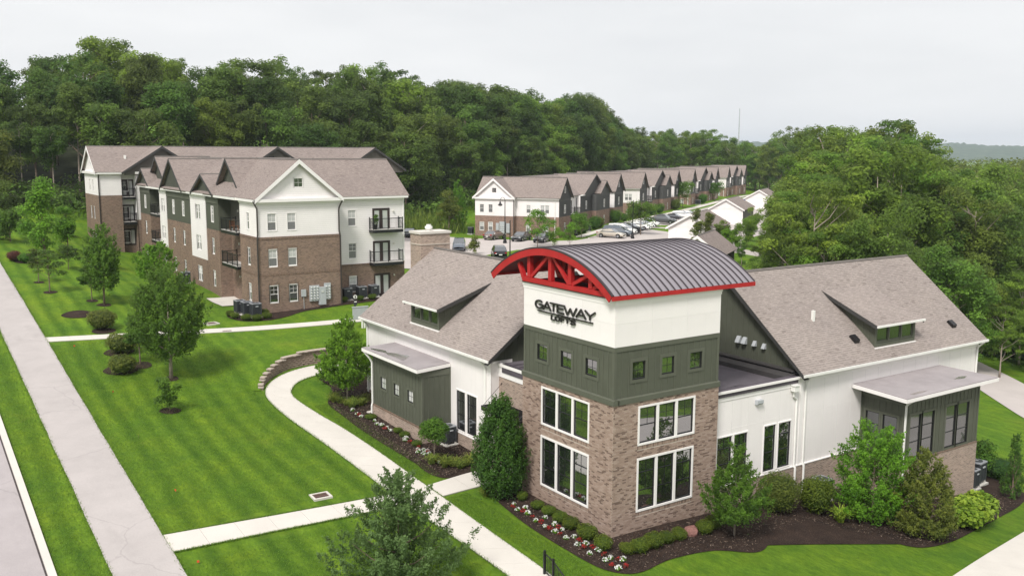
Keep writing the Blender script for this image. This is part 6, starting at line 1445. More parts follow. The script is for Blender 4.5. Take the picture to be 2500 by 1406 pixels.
WOODS = [('R',43.8,32.4,6.9),('R',48.0,32.3,7.8),('R',50.6,30.5,10.7),('R',52.7,29.0,12.8),('R',53.8,26.0,15.4),('R',55.8,23.8,16.5),('R',59.5,22.6,11.3),('R',60.9,20.4,13.6),('R',63.7,19.3,9.5),('R',65.5,17.1,7.3),('R',69.8,16.0,8.5),('R',49.1,38.1,4.8),('R',53.7,38.7,7.5),('R',53.5,35.3,11.1),('R',54.6,32.2,17.4),('R',61.2,33.7,16.3),('R',61.4,30.3,12.3),('R',64.7,29.5,14.1),('R',64.8,26.2,12.7),('R',66.8,24.4,11.1),('R',70.5,23.6,11.7),('R',75.3,23.1,8.8),('R',74.0,19.6,10.1),('R',78.3,18.7,13.8),('R',59.4,47.1,4.4),('R',62.5,46.3,5.7),('R',62.9,42.7,13.8),('R',66.2,41.6,16.9),('R',66.7,38.7,17.0),('R',71.4,38.9,19.6),('R',70.3,35.1,22.0),('R',73.9,34.4,21.4),('R',77.6,33.5,14.1),('R',78.5,31.4,15.2),('R',80.9,29.7,18.9),('R',84.8,29.4,16.7),('R',85.0,26.6,11.7),('R',92.3,27.1,13.3),('R',71.7,57.4,4.0),('R',72.0,54.0,5.3),('R',72.5,51.1,10.8),('R',73.3,48.0,17.5),('R',79.9,49.5,18.7),('R',82.7,47.9,19.1),('R',85.3,46.9,23.1),('R',83.9,43.2,22.4),('R',89.0,43.8,21.3),('R',89.6,41.4,18.8),('R',90.0,38.6,20.1),('R',90.6,36.1,17.9),('R',95.9,36.1,21.6),('R',96.3,33.1,13.3),('R',102.1,33.4,12.7),('R',99.7,29.5,18.6),('R',88.5,66.9,5.8),('R',86.8,62.4,11.9),('R',92.4,63.8,18.0),('R',94.7,61.9,21.4),('R',97.3,60.3,20.8),('R',95.1,55.1,21.4),('R',98.2,54.1,22.3),('R',103.9,55.1,21.6),('R',103.0,51.3,21.9),('R',104.5,49.3,19.5),('R',108.5,48.4,17.8),('R',107.3,44.3,19.4),('R',114.5,45.6,20.0),('R',116.9,43.8,10.6),('R',120.7,42.9,10.9),('R',118.6,39.3,21.9),('R',107.8,80.7,10.4),('R',109.5,78.9,16.3),('R',113.3,78.3,22.2),('R',114.6,75.3,22.7),('R',114.4,71.5,22.0),('R',114.1,67.5,23.4),('R',119.3,67.7,24.0),('R',120.8,65.9,25.1),('R',127.6,67.5,23.9),('R',123.1,62.0,19.5),('R',133.0,64.9,19.0),('R',134.7,62.8,18.7),('R',129.3,56.7,20.3),('R',140.5,59.9,8.7),('R',141.4,57.5,8.9),('R',141.6,55.1,10.0),('R',141.3,52.4,10.4),('R',145.9,52.0,22.6),('E',192.7,230.3,18.5),('E',193.2,224.0,14.7),('E',197.0,222.0,13.7),('E',206.5,226.8,15.2),('E',213.7,228.3,17.4),('E',206.7,214.8,18.1),('E',218.7,221.9,14.7),('E',217.9,215.1,18.1),('E',225.2,215.4,20.0),('E',220.9,204.9,15.8),('E',222.9,201.1,17.5),('E',239.4,209.8,17.5),('E',240.3,204.1,15.0),('E',236.9,195.2,18.0),('E',240.1,192.7,19.6),('E',246.8,193.9,21.6),('E',250.3,192.2,26.2),('E',207.0,247.3,16.4),('E',206.5,239.4,15.3),('E',206.6,232.3,13.2),('E',217.6,238.4,14.7),('E',220.2,235.2,17.3),('E',218.3,226.7,14.1),('E',230.1,233.9,18.4),('E',221.6,218.1,19.3),('E',229.1,218.4,20.3),('E',229.0,212.2,15.0),('E',243.1,218.5,17.1),('E',236.9,207.1,17.4),('E',245.0,208.8,17.3),('E',249.9,207.1,18.7),('E',255.9,206.7,21.6),('E',254.5,201.0,20.8),('E',270.4,207.6,25.1),('E',221.4,264.6,19.4),('E',220.2,256.0,17.0),('E',224.6,253.7,16.1),('E',226.3,250.0,15.9),('E',223.0,241.1,16.3),('E',226.1,236.7,19.0),('E',240.9,244.8,18.6),('E',245.9,243.2,19.2),('E',237.7,230.1,19.4),('E',254.8,239.3,19.2),('E',250.3,229.1,20.0),('E',253.0,225.0,18.0),('E',258.0,223.6,17.8),('E',260.0,219.6,17.6),('E',261.7,216.1,20.8),('E',276.7,223.2,23.3),('E',277.8,218.9,26.4)]
# ------------------------------------------------------------------ vegetation
leaf_material('leaf_forest', (.015, .034, .008, 1), (.112, .182, .024, 1), .24, .05, .8)
leaf_material('leaf_woods', (.024, .052, .009, 1), (.165, .250, .030, 1), .28, .05, .7)
leaf_material('leaf_yellow', (.040, .085, .010, 1), (.185, .290, .028, 1), .34, .04, .5)  # lighter yellow-green foliage shared by some of the trees
leaf_material('leaf_bright', (.038, .110, .008, 1), (.180, .345, .020, 1), .32, .02, .2)
leaf_material('leaf_mid', (.020, .062, .008, 1), (.115, .235, .020, 1), .28, .02, .2)
leaf_material('leaf_deep', (.012, .042, .008, 1), (.068, .150, .015, 1), .22, .02, .2)
leaf_material('leaf_olive', (.038, .062, .010, 1), (.165, .190, .030, 1), .28, .02, .2)
leaf_material('leaf_oak', (.034, .075, .018, 1), (.165, .255, .085, 1), .30, .02, .1)
leaf_material('leaf_lime', (.085, .170, .010, 1), (.370, .470, .050, 1), .30, .02, .1)
leaf_material('leaf_box', (.026, .054, .006, 1), (.135, .180, .014, 1), .15, .02, .25)
leaf_material('leaf_red', (.050, .016, .014, 1), (.16, .055, .035, 1), .2, .02, .1)
leaf_material('leaf_grass', (.050, .095, .012, 1), (.26, .31, .05, 1), .3, .03, .3)
leaf_material('petal_white', (.62, .62, .60, 1), (.86, .86, .84, 1), .15, 0, .05)
leaf_material('petal_red', (.22, .010, .012, 1), (.50, .03, .03, 1), .15, 0, .1)
def rs(seed): return np.random.RandomState(seed)
def unitv(a): return a / (np.linalg.norm(a, axis=-1, keepdims=True) + 1e-9)
def cards_mesh(name, P, N, S, T, mat, seed=0, aspect=.62, bend=.18, core=None):
    r = rs(seed); n = len(P); N = unitv(N)
    t = unitv(np.cross(N, r.normal(size=(n, 3)))); b = np.cross(N, t); S = S[:, None]
    v = np.stack([P - t * S * .55, P + b * S * aspect * .5 + N * S * bend * .5, P + t * S * .62 - N * S * bend * .4, P - b * S * aspect * .5 + N * S * bend * .5], 1).reshape(-1, 3)
    f = np.arange(n * 4).reshape(n, 4); T = list(T)
    faces = f.tolist(); verts = v.tolist()
    if core is not None:
        for cb in core:
            i0 = len(verts); nu, nv = 10, 6
            for j in range(nv + 1):
                for i in range(nu):
                    a, e = 2 * PI * i / nu, PI * j / nv - PI / 2
                    verts.append([cb[0] + cb[3] * math.cos(e) * math.cos(a), cb[1] + cb[4] * math.cos(e) * math.sin(a), cb[2] + cb[5] * math.sin(e)])
            for j in range(nv):
                for i in range(nu): faces.append([i0 + j * nu + i, i0 + j * nu + (i + 1) % nu, i0 + (j + 1) * nu + (i + 1) % nu, i0 + (j + 1) * nu + i]); T.append(.12)
    return make_mesh(name, verts, faces, mat, T, False, uv=False)
def blob_points(r, blobs, n, size, up=.3, fill=.28, flat=1.0):
    blobs = np.array(blobs, float); ar = (blobs[:, 3] * blobs[:, 4] + blobs[:, 5] * blobs[:, 4]) ; pk = r.choice(len(blobs), n, p=ar / ar.sum())
    d = unitv(r.normal(size=(n, 3))); low = (d[:, 2] < -.15) & (r.rand(n) < .6); d[low, 2] *= -1
    rad = 1 - np.abs(r.normal(size=n)) * fill; rad = np.clip(rad, .15, 1.1) + r.normal(size=n) * .05
    B = blobs[pk]; P = B[:, :3] + B[:, 3:6] * d * rad[:, None]
    N = unitv(d + r.normal(size=(n, 3)) * .55 + np.array([0, 0, up]))
    S = size * r.uniform(.65, 1.35, n); bt = r.rand(len(blobs)); T = np.clip(.55 * bt[pk] + .45 * r.rand(n) , 0, 1)
    return P, N, S, T
def trunk_mesh(r, H, rad, limbs, crown_z, mat='bark', lean=.03, top=.8, fork=None):
    mb = MB(); lx, ly = r.uniform(-lean, lean, 2) * H
    zs = np.linspace(-.25, H * top, 7); pts = [(lx * (z / H) ** 1.3 if z > 0 else 0, ly * (z / H) ** 1.3 if z > 0 else 0, z) for z in zs]
    mb.tube(pts, [max(.02, rad * (1.25 if k == 0 else 1 - .85 * (max(z, 0) / (H * top)))) for k, z in enumerate(zs)], 7)
    for (x, y, z) in limbs:
        z0 = max(crown_z * .8, z - abs(math.hypot(x, y)) * r.uniform(.6, 1.1) - H * .04); z0 = min(z0, H * top * .95); k = max(z0, 0) / H
        p0 = np.array([lx * k ** 1.3, ly * k ** 1.3, z0]); p2 = np.array([x, y, z]); p1 = (p0 + p2) / 2 + np.array([0, 0, -.06 * H * .3]) + r.normal(size=3) * .015 * H
        mb.tube([p0, p1, p2], [rad * .42, rad * .26, rad * .08], 5, caps=False)
    return mb.mesh('trunk', mat, True)
def crown_blobs(r, H, cz0, R, nb, br, shape='round', inner=True):
    out = []
    for k in range(nb):
        for _ in range(40):
            d = r.normal(size=3); d /= np.linalg.norm(d); q = r.rand() ** .45
            z01 = .5 + .5 * d[2] * q
            if shape == 'round': w_ = 1.0
            elif shape == 'oval': w_ = .8
            elif shape == 'cone': w_ = 1.15 - z01 * .95
            elif shape == 'vase': w_ = .5 + .65 * z01
            elif shape == 'flat': w_ = 1.2
            x, y, z = d[0] * q * R * w_, d[1] * q * R * w_, cz0 + (H - cz0) * z01
            break
        b = br * r.uniform(.7, 1.3) * H; z = min(z, H - b * .55)
        out.append((x, y, z, b, b, b * (.95 if shape != 'flat' else .6)))
    return out
def make_tree(seed, H, cz, R, nb, br, n, size, leaf, shape='round', bark='bark', trad=None, fill=.28, up=.3, limbs=None, top=.82):
    r = rs(seed); bl = crown_blobs(r, H, cz * H, R * H, nb, br, shape)
    P, N, S, T = blob_points(r, bl, n, size, up, max(fill, .42))
    lim = [b[:3] for b in bl][:limbs if limbs is not None else min(nb, 22)]
    return trunk_mesh(r, H, trad or H * .014, lim, cz * H, bark, top=top), cards_mesh('crown', P, N, S, T, leaf, seed)
def plant(name, label, cat, meshes, x, y, s=1.0, rz=0.0, group=None, dz=0.0, parts=('trunk', 'crown'), sz=None):
    o = thing(name, label, cat, (x, y, g1(x, y) + dz), rz, group, (s, s, s if sz is None else sz))
    for p, me in zip(parts, meshes):
        if me is not None: put(p, me, o)
    return o
# ---- forest prototypes, 22 m tall
FA = [make_tree(100 + k, 22, .24, .23, 56, .074, 11000, .42, 'leaf_yellow' if k > 2 else 'leaf_forest', 'round', 'bark', .24) for k in range(4)]
FB = [make_tree(120 + k, 22, .44, .21, 38, .070, 8000, .42, 'leaf_forest', 'vase', 'bark_pale', .22, limbs=12) for k in range(3)]
FC = [make_tree(140 + k, 22, .40, .23, 34, .050, 5200, .34, 'leaf_forest', 'flat' if k % 2 else 'vase', 'bark_pale', .2, fill=.4) for k in range(3)]
FD = [make_tree(160 + k, 22, .05, .25, 56, .080, 10000, .5, 'leaf_yellow' if k == 2 else 'leaf_forest', 'cone' if k % 2 else 'round', 'bark', .2) for k in range(3)]
WA = [make_tree(180 + k, 22, .10, .23, 62, .070, 13000, .38, 'leaf_yellow' if k < 2 else 'leaf_woods', 'round', 'bark_pale', .24) for k in range(4)]
WB = [make_tree(200 + k, 22, .28, .24, 42, .064, 9500, .36, 'leaf_yellow' if k == 0 else 'leaf_woods', 'flat' if k == 0 else 'vase', 'bark_pale', .26) for k in range(3)]
FL_ = dict(A='dense broadleaf forest tree', B='tall forest tree with bare pale trunk', C='thin open-crowned forest tree on the skyline', D='low bushy forest-edge tree', W='full leafy woodland tree', V='spreading woodland tree with layered crown')
def zone_f(x, y):
    if x < -8: return 'left of the rear apartment roof'
    if x < 40: return 'behind the rear apartment building'
    if x < 95: return 'behind the nearest townhouse building'
    return 'behind the farther townhouse buildings'
rF = random.Random(5)
ORD = ('first', 'second', 'third', 'fourth', 'fifth', 'sixth', 'seventh', 'eighth', 'ninth', 'tenth', 'eleventh', 'twelfth', 'thirteenth', 'fourteenth', 'fifteenth', 'sixteenth', 'seventeenth', 'eighteenth', 'nineteenth', 'twentieth')
RANK = {0: 'at the forest edge', 1: 'in the front rank', 2: 'in the front rank', 3: 'deep in the forest', 4: 'deep in the forest', 5: 'on the skyline', 6: 'on the skyline'}
SHORT = dict(A='dense broadleaf tree', B='tall pale-trunked tree', C='thin open-crowned tree', D='low bushy tree', W='full leafy tree', V='spreading tree')
def u_of(x, y): d = np.array([x, y]) - CAM[:2]; return YAW - math.atan2(d[1], d[0])
todo = []
for row, x, y, H in FOREST:
    ch = rF.random()
    if row == 0: kind = 'D' if ch < .45 else ('B' if ch < .8 else 'A')
    elif row == 1: kind = 'B' if ch < .5 else ('A' if ch < .85 else 'D')
    elif row < 5: kind = 'A' if ch < .6 else 'B'
    else: kind = 'C' if (ch < .35 or (x < 30 and ch < .7)) else 'A'
    me = rF.choice(dict(A=FA, B=FB, C=FC, D=FD)[kind]); s = H / 22
    todo.append(('forest_tree', kind, f'{SHORT[kind]} {RANK[row]} {zone_f(x, y)}', me, x, y, s * rF.uniform(.98, 1.2), s, row not in (3, 4)))
for z_, x, y, H in WOODS:
    ch = rF.random(); kind = 'V' if ch < .35 else 'W'; me = rF.choice(WB if kind == 'V' else WA); s = H / 22
    d_ = math.hypot(x - CAM[0], y - CAM[1])
    where = 'at the far end of the street' if z_ == 'E' else ('just behind the right wing' if d_ < 112 else ('in the middle of the right-hand woods' if d_ < 140 else 'at the back of the right-hand woods'))
    todo.append(('woodland_tree', kind, f'{SHORT[kind]} {where}', me, x, y, s * rF.uniform(.98, 1.2), s, d_ < 140 or z_ == 'E'))
todo.sort(key=lambda q: u_of(q[4], q[5])); seen_n = {}
for nm, kind, base, me, x, y, sxy, s, single in todo:
    k = seen_n.get(base, 0); seen_n[base] = k + 1
    lab = f'{base}, {ORD[k]} from left' if single and k < 20 else base
    plant(nm, lab, 'tree', me, x, y, sxy, rF.uniform(0, 6.28), base + ' group', sz=s)
plain('leaf_litter', (.030, .036, .016, 1), .95, .4, .5, .1)
bed('forest_floor', [(-130, 70), (-75, 97), (-45, 109), (-16, 116), (10, 116), (40, 118), (55, 121), (100, 150), (160, 187), (225, 228), (330, 300), (300, 420), (150, 430), (20, 380), (-120, 330), (-190, 200)], .9, 'leaf_litter', smooth=False, far=True)
bed('woods_floor', [(42, 32), (58, 30), (73, 34), (78, 24), (70, 8), (62, -8), (90, -60), (200, -40), (300, 60), (320, 180), (240, 170), (st_(150, -40)), (st_(60, -40)), (st_(10, -40))], .5, 'leaf_litter', smooth=False, far=True)
# undergrowth along the forest edge and in the woods: one mass
r = rs(9); bl = []
edge = np.array([(-75, 94), (-45, 106), (-16, 113), (10, 113), (40, 114), (52, 117), (100, 146), (160, 183), (215, 218)], float)
ed = lerp_poly(edge, 170)
for p in ed:
    for k in range(3):
        x, y = p + r.normal(size=2) * 2.2 + np.array([-.4, .9]) * k * 3.2; b = r.uniform(1.2, 2.8); bl.append((x, y, g1(x, y) + b * r.uniform(.3, .9), b * 1.2, b * 1.2, b))
P, N, S, T = blob_points(r, bl, 42000, .55, .3, .2)
o = put('undergrowth', cards_mesh('undergrowth', P, N, S, T, 'leaf_forest', 3)); tag(o, 'dark tangle of bushes along the foot of the forest', 'undergrowth', kind='stuff')
bl = []
for k in range(260):
    t = r.rand(); u_ = r.uniform(1760, 2620); dep = r.uniform(78, 108)
    a = YAW - math.atan((u_ - 1250) / FPX); x, y = CAM[0] + math.cos(a) * dep / math.cos(a - YAW), CAM[1] + math.sin(a) * dep / math.cos(a - YAW)
    q = np.array([x, y]) - PA
    if q @ E2 > -39 or (x < 40 and y < 12) or (36 < x < 74 and -3 < y < 33 and y < (x - 36) * .85 + 10): continue
    b = r.uniform(1.6, 3.6); bl.append((x, y, g1(x, y) + b * .7, b * 1.2, b * 1.2, b))
P, N, S, T = blob_points(r, bl, 26000, .5, .3, .2)
o = put('undergrowth', cards_mesh('undergrowth', P, N, S, T, 'leaf_woods', 4)); tag(o, 'tangled shrubs filling the woods behind the right wing', 'undergrowth', kind='stuff')
# far canopy to the horizon on the right
bl = []
for k in range(420):
    dep = 190 + 700 * r.rand() ** 1.6; u_ = r.uniform(1500, 2800); a = YAW - math.atan((u_ - 1250) / FPX); x, y = CAM[0] + math.cos(a) * dep / math.cos(a - YAW), CAM[1] + math.sin(a) * dep / math.cos(a - YAW)
    q = np.array([x, y]) - PA
    if q @ E2 > -42 and q @ E1 < 205: continue
    b = r.uniform(5, 8); zt = 17.94 - dep * r.uniform(.002, .014); bl.append((x, y, zt - b * .8, b, b, b * .8))
    bl.append((x + r.normal() * 3, y + r.normal() * 3, zt - b * 1.7, b * 1.1, b * 1.1, b))
P, N, S, T = blob_points(r, bl, 60000, 1.0, .3, .15)
o = put('far_wood', cards_mesh('far_wood', P, N, S, T, 'leaf_woods', 5)); tag(o, 'far tree canopy reaching to the blue hills at right', 'wood', kind='stuff')
# blue hills on the horizon
hv, hf = [], []; r = rs(12)
na = 420
for k in range(na):
    a = YAW - math.radians(-10 + 62 * k / (na - 1)); D1 = 4200
    hgt = 17.9 + 46 + 10 * math.sin(k * .045) + 6 * math.sin(k * .135 + 1) + 2.5 * math.sin(k * .4) + r.normal() * 1.6
    for d, z in ((D1 - 900, -30), (D1 - 350, hgt * .6), (D1, hgt), (D1 + 700, hgt * .8)): hv.append((CAM[0] + math.cos(a) * d, CAM[1] + math.sin(a) * d, z + (2.5 * math.sin(k * 2.9 + d) if d > D1 - 300 else 0)))
for k in range(na - 1):
    for j in range(3): hf.append((k * 4 + j, (k + 1) * 4 + j, (k + 1) * 4 + j + 1, k * 4 + j + 1))
m = MN('hill_wood'); v = m.coord('Object'); m.fin(m.ramp(m.noise(v, .03, 6, .7), [(.3, (.02, .045, .02, 1)), (.7, (.09, .13, .06, 1))]), .95, .05)
o = put('hills', make_mesh('hills', hv, hf, 'hill_wood', None, True, uv=False)); o['kind'] = 'structure'

# ---- garden trees
def profile_points(r, prof, n, size, bump=.12, shoots=60, slen=.5, up=.6, depth=.25):
    """prof: (z, radius) list; leaves sit in upright shoots over the outline"""
    zz = np.array([p[0] for p in prof]); rr = np.array([p[1] for p in prof]); zt = np.linspace(zz[0], zz[-1], 200); w_ = np.interp(zt, zz, rr) + .02; w_ /= w_.sum()
    sz = r.choice(zt, shoots, p=w_); sa = r.uniform(0, 2 * PI, shoots); sr = np.interp(sz, zz, rr) * (1 - np.abs(r.normal(size=shoots)) * depth) * (1 + r.normal(size=shoots) * bump)
    k = r.randint(0, shoots, n); f = r.rand(n) ** .8
    base = np.stack([sr * np.cos(sa), sr * np.sin(sa), sz], 1); dirn = unitv(np.stack([np.cos(sa) * .45, np.sin(sa) * .45, np.full(shoots, up)], 1))
    P = base[k] + dirn[k] * (slen * f)[:, None] * r.uniform(.7, 1.1, n)[:, None] + r.normal(size=(n, 3)) * (slen * .22 * (1.15 - f))[:, None]
    N = unitv(np.stack([np.cos(sa), np.sin(sa), np.zeros(shoots)], 1)[k] + r.normal(size=(n, 3)) * .6 + np.array([0, 0, .35]))
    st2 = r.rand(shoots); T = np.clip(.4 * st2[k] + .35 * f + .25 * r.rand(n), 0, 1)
    return P, N, size * r.uniform(.7, 1.3, n), T
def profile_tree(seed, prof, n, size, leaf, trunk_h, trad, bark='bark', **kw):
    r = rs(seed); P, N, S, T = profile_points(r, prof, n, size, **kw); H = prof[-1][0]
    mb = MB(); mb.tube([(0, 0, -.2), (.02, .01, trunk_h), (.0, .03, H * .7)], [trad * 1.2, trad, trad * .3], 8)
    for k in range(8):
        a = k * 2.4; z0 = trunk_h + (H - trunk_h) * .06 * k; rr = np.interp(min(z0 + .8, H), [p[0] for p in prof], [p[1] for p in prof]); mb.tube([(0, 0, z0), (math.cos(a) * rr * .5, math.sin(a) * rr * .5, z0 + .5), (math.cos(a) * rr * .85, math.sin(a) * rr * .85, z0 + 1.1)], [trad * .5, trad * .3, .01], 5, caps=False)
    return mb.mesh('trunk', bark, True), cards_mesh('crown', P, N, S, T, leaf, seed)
# foreground oak, airy, pyramidal
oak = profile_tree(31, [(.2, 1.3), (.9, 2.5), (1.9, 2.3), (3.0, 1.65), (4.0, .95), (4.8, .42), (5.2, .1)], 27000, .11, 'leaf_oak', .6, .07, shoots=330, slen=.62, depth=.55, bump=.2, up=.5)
plant('oak_tree', 'airy young oak at the bottom centre beside the front walk', 'tree', oak, -10.3, 1.37)
hb = profile_tree(32, [(1.3, .25), (1.9, 1.3), (3.0, 1.95), (4.4, 2.05), (5.6, 1.6), (6.6, .95), (7.4, .25)], 20000, .15, 'leaf_mid', 1.5, .11, 'bark_pale', shoots=330, slen=.95, depth=.28)
plant('hornbeam_tree', 'tall dense oval tree on the mown lawn in front of the apartment building', 'tree', hb, -11.31, 33.48)
bush = make_tree(33, 2.15, .08, .42, 16, .15, 2200, .12, 'leaf_mid', 'round', 'bark', .03)
plant('lawn_shrub', 'loose leafy shrub in a small mulch ring below the tall oval tree', 'shrub', bush, -12.86, 27.77, parts=('stem', 'foliage'))
def layered(seed, H, R, leaf, n=5000, nb=13, sz=.15):
    r = rs(seed); bl = []
    for k in range(nb):
        a = k * 2.4; z = H * (.42 + .54 * k / nb); q = R * (1.0 - .6 * (k / nb)) * r.uniform(.4, .8); b = R * r.uniform(.3, .45); bl.append((q * math.cos(a), q * math.sin(a), z, b, b, b * .4))
    P, N, S, T = blob_points(r, bl, n, sz, .6, .3)
    return trunk_mesh(r, H, H * .016, [b[:3] for b in bl], H * .4, 'bark', top=.8), cards_mesh('crown', P, N, S, T, leaf, seed)
plant('layered_tree', 'small flat-layered tree beside the clipped olive shrubs', 'tree', layered(34, 3.71, 1.4, 'leaf_mid'), -12.48, 37.21)
plant('layered_tree', 'small layered tree on the slope left of the near apartment building', 'tree', layered(35, 3.47, 1.3, 'leaf_mid'), -12.08, 56.92)
plant('thin_tree', 'thin-crowned sapling with slender trunk near the far bend of the asphalt path', 'tree', layered(36, 4.07, 1.5, 'leaf_forest', 1500), -14.83, 61.33)
plant('thin_tree', 'second thin sapling just beyond, by the asphalt path', 'tree', layered(37, 3.3, 1.2, 'leaf_forest', 1300), -15.11, 66.01)
ov = profile_tree(38, [(1.0, .3), (1.8, .9), (3.2, 1.25), (5.0, 1.05), (6.3, .35), (6.6, .1)], 9000, .17, 'leaf_mid', 1.6, .08, shoots=200, slen=.8, depth=.3)
plant('oval_tree', 'upright oval tree beside the layered tree on the apartment slope', 'tree', ov, -11.4, 55.19)
plant('oval_tree', 'bright oval tree on the lawn close to the apartment wall', 'tree', profile_tree(39, [(.5, .4), (1.2, 1.5), (2.6, 1.7), (3.8, .8), (4.3, .1)], 7000, .17, 'leaf_bright', .8, .06, shoots=160, slen=.7), -5.2, 62.5)
def mound(seed, R, H, leaf, n=1800, sz=.1, tw=.22):
    r = rs(seed); bl = [(0, 0, H * .5, R, R, H * .5)] + [(R * .6 * math.cos(a), R * .6 * math.sin(a), H * r.uniform(.45, .7), R * .45, R * .45, H * .33) for a in np.linspace(0, 5.4, 6)]
    P, N, S, T = blob_points(r, bl, n, sz, .4, tw); P[:, 2] = np.maximum(P[:, 2], .02)
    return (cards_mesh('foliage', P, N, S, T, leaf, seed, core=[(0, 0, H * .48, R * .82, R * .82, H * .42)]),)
plant('olive_shrub', 'yellow-olive shrub beside the layered tree, upper of the pair', 'shrub', mound(40, 1.2, 1.5, 'leaf_olive', 2600, .12), -13.01, 40.3, parts=('foliage',))
plant('olive_shrub', 'yellow-olive shrub nearest the asphalt path, lower of the pair', 'shrub', mound(41, .95, 1.4, 'leaf_olive', 2200, .12), -14.0, 35.7, parts=('foliage',))
plant('olive_shrub', 'rounded olive shrub above the apartment walk', 'shrub', mound(42, 1.15, 1.6, 'leaf_olive', 2600, .12), -13.1, 47.2, parts=('foliage',))
plant('red_shrub', 'small dark red round shrub at the far left by the path', 'shrub', mound(43, .75, 1.15, 'leaf_red', 1200, .1), -16.0, 76.3, parts=('foliage',))
plant('green_shrub', 'round green shrub next to the dark red shrub', 'shrub', mound(44, 1.0, 1.1, 'leaf_mid', 1400, .1), -14.8, 75.4, parts=('foliage',))
LB = make_tree(45, 8.1, .12, .29, 26, .12, 5200, .26, 'leaf_bright', 'cone', 'bark', .12)
plant('bright_tree', 'bright green pyramidal tree at the left edge of the slope', 'tree', LB, -12.78, 78.76)
plant('bright_tree', 'shorter bright green tree right of the pyramidal one', 'tree', make_tree(46, 4.9, .1, .33, 16, .15, 3200, .22, 'leaf_bright', 'oval', 'bark', .08), -9.7, 84.0)
plant('olive_tree', 'large olive-yellow tree at the left edge below the forest', 'tree', make_tree(47, 11.5, .05, .30, 26, .12, 5200, .32, 'leaf_olive', 'oval', 'bark', .18), -13.5, 116.0)
plant('edge_bush', 'wide bush group left of the bright pyramidal tree', 'shrub', make_tree(48, 4.2, .05, .62, 20, .2, 3600, .24, 'leaf_mid', 'round', 'bark', .06), -15.0, 88.5)
plant('edge_bush', 'dark bush at the left edge above the path', 'shrub', make_tree(49, 5.4, .05, .48, 20, .18, 3600, .26, 'leaf_forest', 'round', 'bark', .06), -15.3, 99.0)
plant('edge_bush', 'dark bush in the grass near the rear apartment corner', 'shrub', mound(50, .9, 1.1, 'leaf_deep', 900, .14), -7.6, 97.0, parts=('foliage',))
for k, (x, y, H) in enumerate(((-9.5, 70.0, 3.0), (-11.5, 72.5, 2.6), (-8.0, 74.5, 3.4))):
    plant('slope_tree', ['grey-green small tree on the slope by the far apartment bays', 'wispy small tree on the slope left of the apartment bays', 'loose small tree in front of the far apartment gable'][k], 'tree', layered(51 + k, H, H * .5, 'leaf_forest', 1300), x, y)
# maple by the block wall
mp_ = profile_tree(60, [(1.0, .5), (1.6, 1.45), (2.6, 1.65), (3.6, 1.25), (4.6, .7), (5.3, .3), (5.6, .1)], 21000, .125, 'leaf_bright', 1.0, .055, 'bark_pale', shoots=300, slen=.55, depth=.34, bump=.14)
plant('maple_tree', 'bright young maple at the clubhouse corner beside the block wall', 'tree', mp_, -1.6, 25.97)
plant('maple_shoot', 'small bright bush behind the maple near the walk', 'shrub', make_tree(61, 2.2, .1, .33, 12, .16, 1200, .14, 'leaf_bright', 'round', 'bark', .03), -1.5, 29.6, parts=('stem', 'foliage'))
# lollipop tree, columnar hornbeam
bl = [(0, 0, 1.85, .72, .72, .70)] + [(.5 * math.cos(a), .5 * math.sin(a), 1.85 + .35 * math.sin(a * 2.3), .42, .42, .36) for a in np.linspace(0, 5.6, 8)]
r = rs(62); P, N, S, T = blob_points(r, bl, 3600, .11, .35, .2)
plant('ball_tree', 'small round-headed tree in front of the left wing window', 'tree', (MB().tube([(0, 0, -.1), (.02, 0, 1.3), (0, 0, 2.0)], [.035, .03, .02], 7).mesh('trunk', 'bark_pale', True), cards_mesh('crown', P, N, S, T, 'leaf_mid', 62, core=[(0, 0, 1.85, .55, .55, .5)])), -2.0, 13.19)
colm = profile_tree(63, [(.05, .55), (.5, .95), (1.6, 1.08), (3.0, .92), (4.0, .62), (4.8, .22), (5.0, .05)], 24000, .11, 'leaf_deep', .3, .08, shoots=420, slen=.75, depth=.18, up=1.0)
plant('columnar_tree', 'dense dark columnar tree beside the tower at the entrance canopy', 'tree', colm, -1.55, 7.1)
# right side plantings
plant('bed_tree', 'low-branched tree with pale trunk in the mulch right of the tower', 'tree', profile_tree(64, [(.7, .5), (1.1, 1.25), (1.9, 1.4), (2.7, .95), (3.4, .45), (4.0, .2), (4.4, .05)], 15000, .10, 'leaf_mid', .8, .045, 'bark_pale', shoots=240, slen=.5, depth=.36, bump=.16), 5.6, -2.45)
plant('clipped_shrub', 'tall clipped mound shrub left of the downspouts', 'shrub', mound(65, 1.05, 2.2, 'leaf_olive', 5200, .09, .12), 10.2, -1.2, parts=('foliage',))
plant('clipped_shrub', 'tall clipped mound shrub in front of the lone condenser', 'shrub', mound(66, .95, 2.0, 'leaf_box', 5200, .09, .12), 12.4, -1.85, parts=('foliage',))
plant('bay_tree', 'tall bright leafy tree against the left face of the right bay', 'tree', profile_tree(67, [(.1, .8), (.8, 1.55), (2.0, 1.75), (3.2, 1.5), (4.2, .95), (4.8, .4)], 20000, .12, 'leaf_bright', .3, .06, shoots=260, slen=.75, depth=.4, bump=.16, up=.45), 14.9, -3.5)
plant('conifer_shrub', 'dark olive conical evergreen in front of the right bay brick', 'tree', profile_tree(68, [(.1, .9), (.6, 1.55), (1.5, 1.4), (2.6, .95), (3.6, .45), (4.2, .08)], 17000, .11, 'leaf_olive', .3, .06, shoots=300, slen=.55, depth=.3), 16.0, -5.7)
r = rs(69); bl = [(1.5 * math.cos(a) * q, .8 * math.sin(a) * q, .75 + .3 * r.rand(), .5, .5, .5) for a in np.linspace(0, 6, 13) for q in (.4, 1)]
P, N, S, T = blob_points(r, bl, 4200, .2, .7, .2)
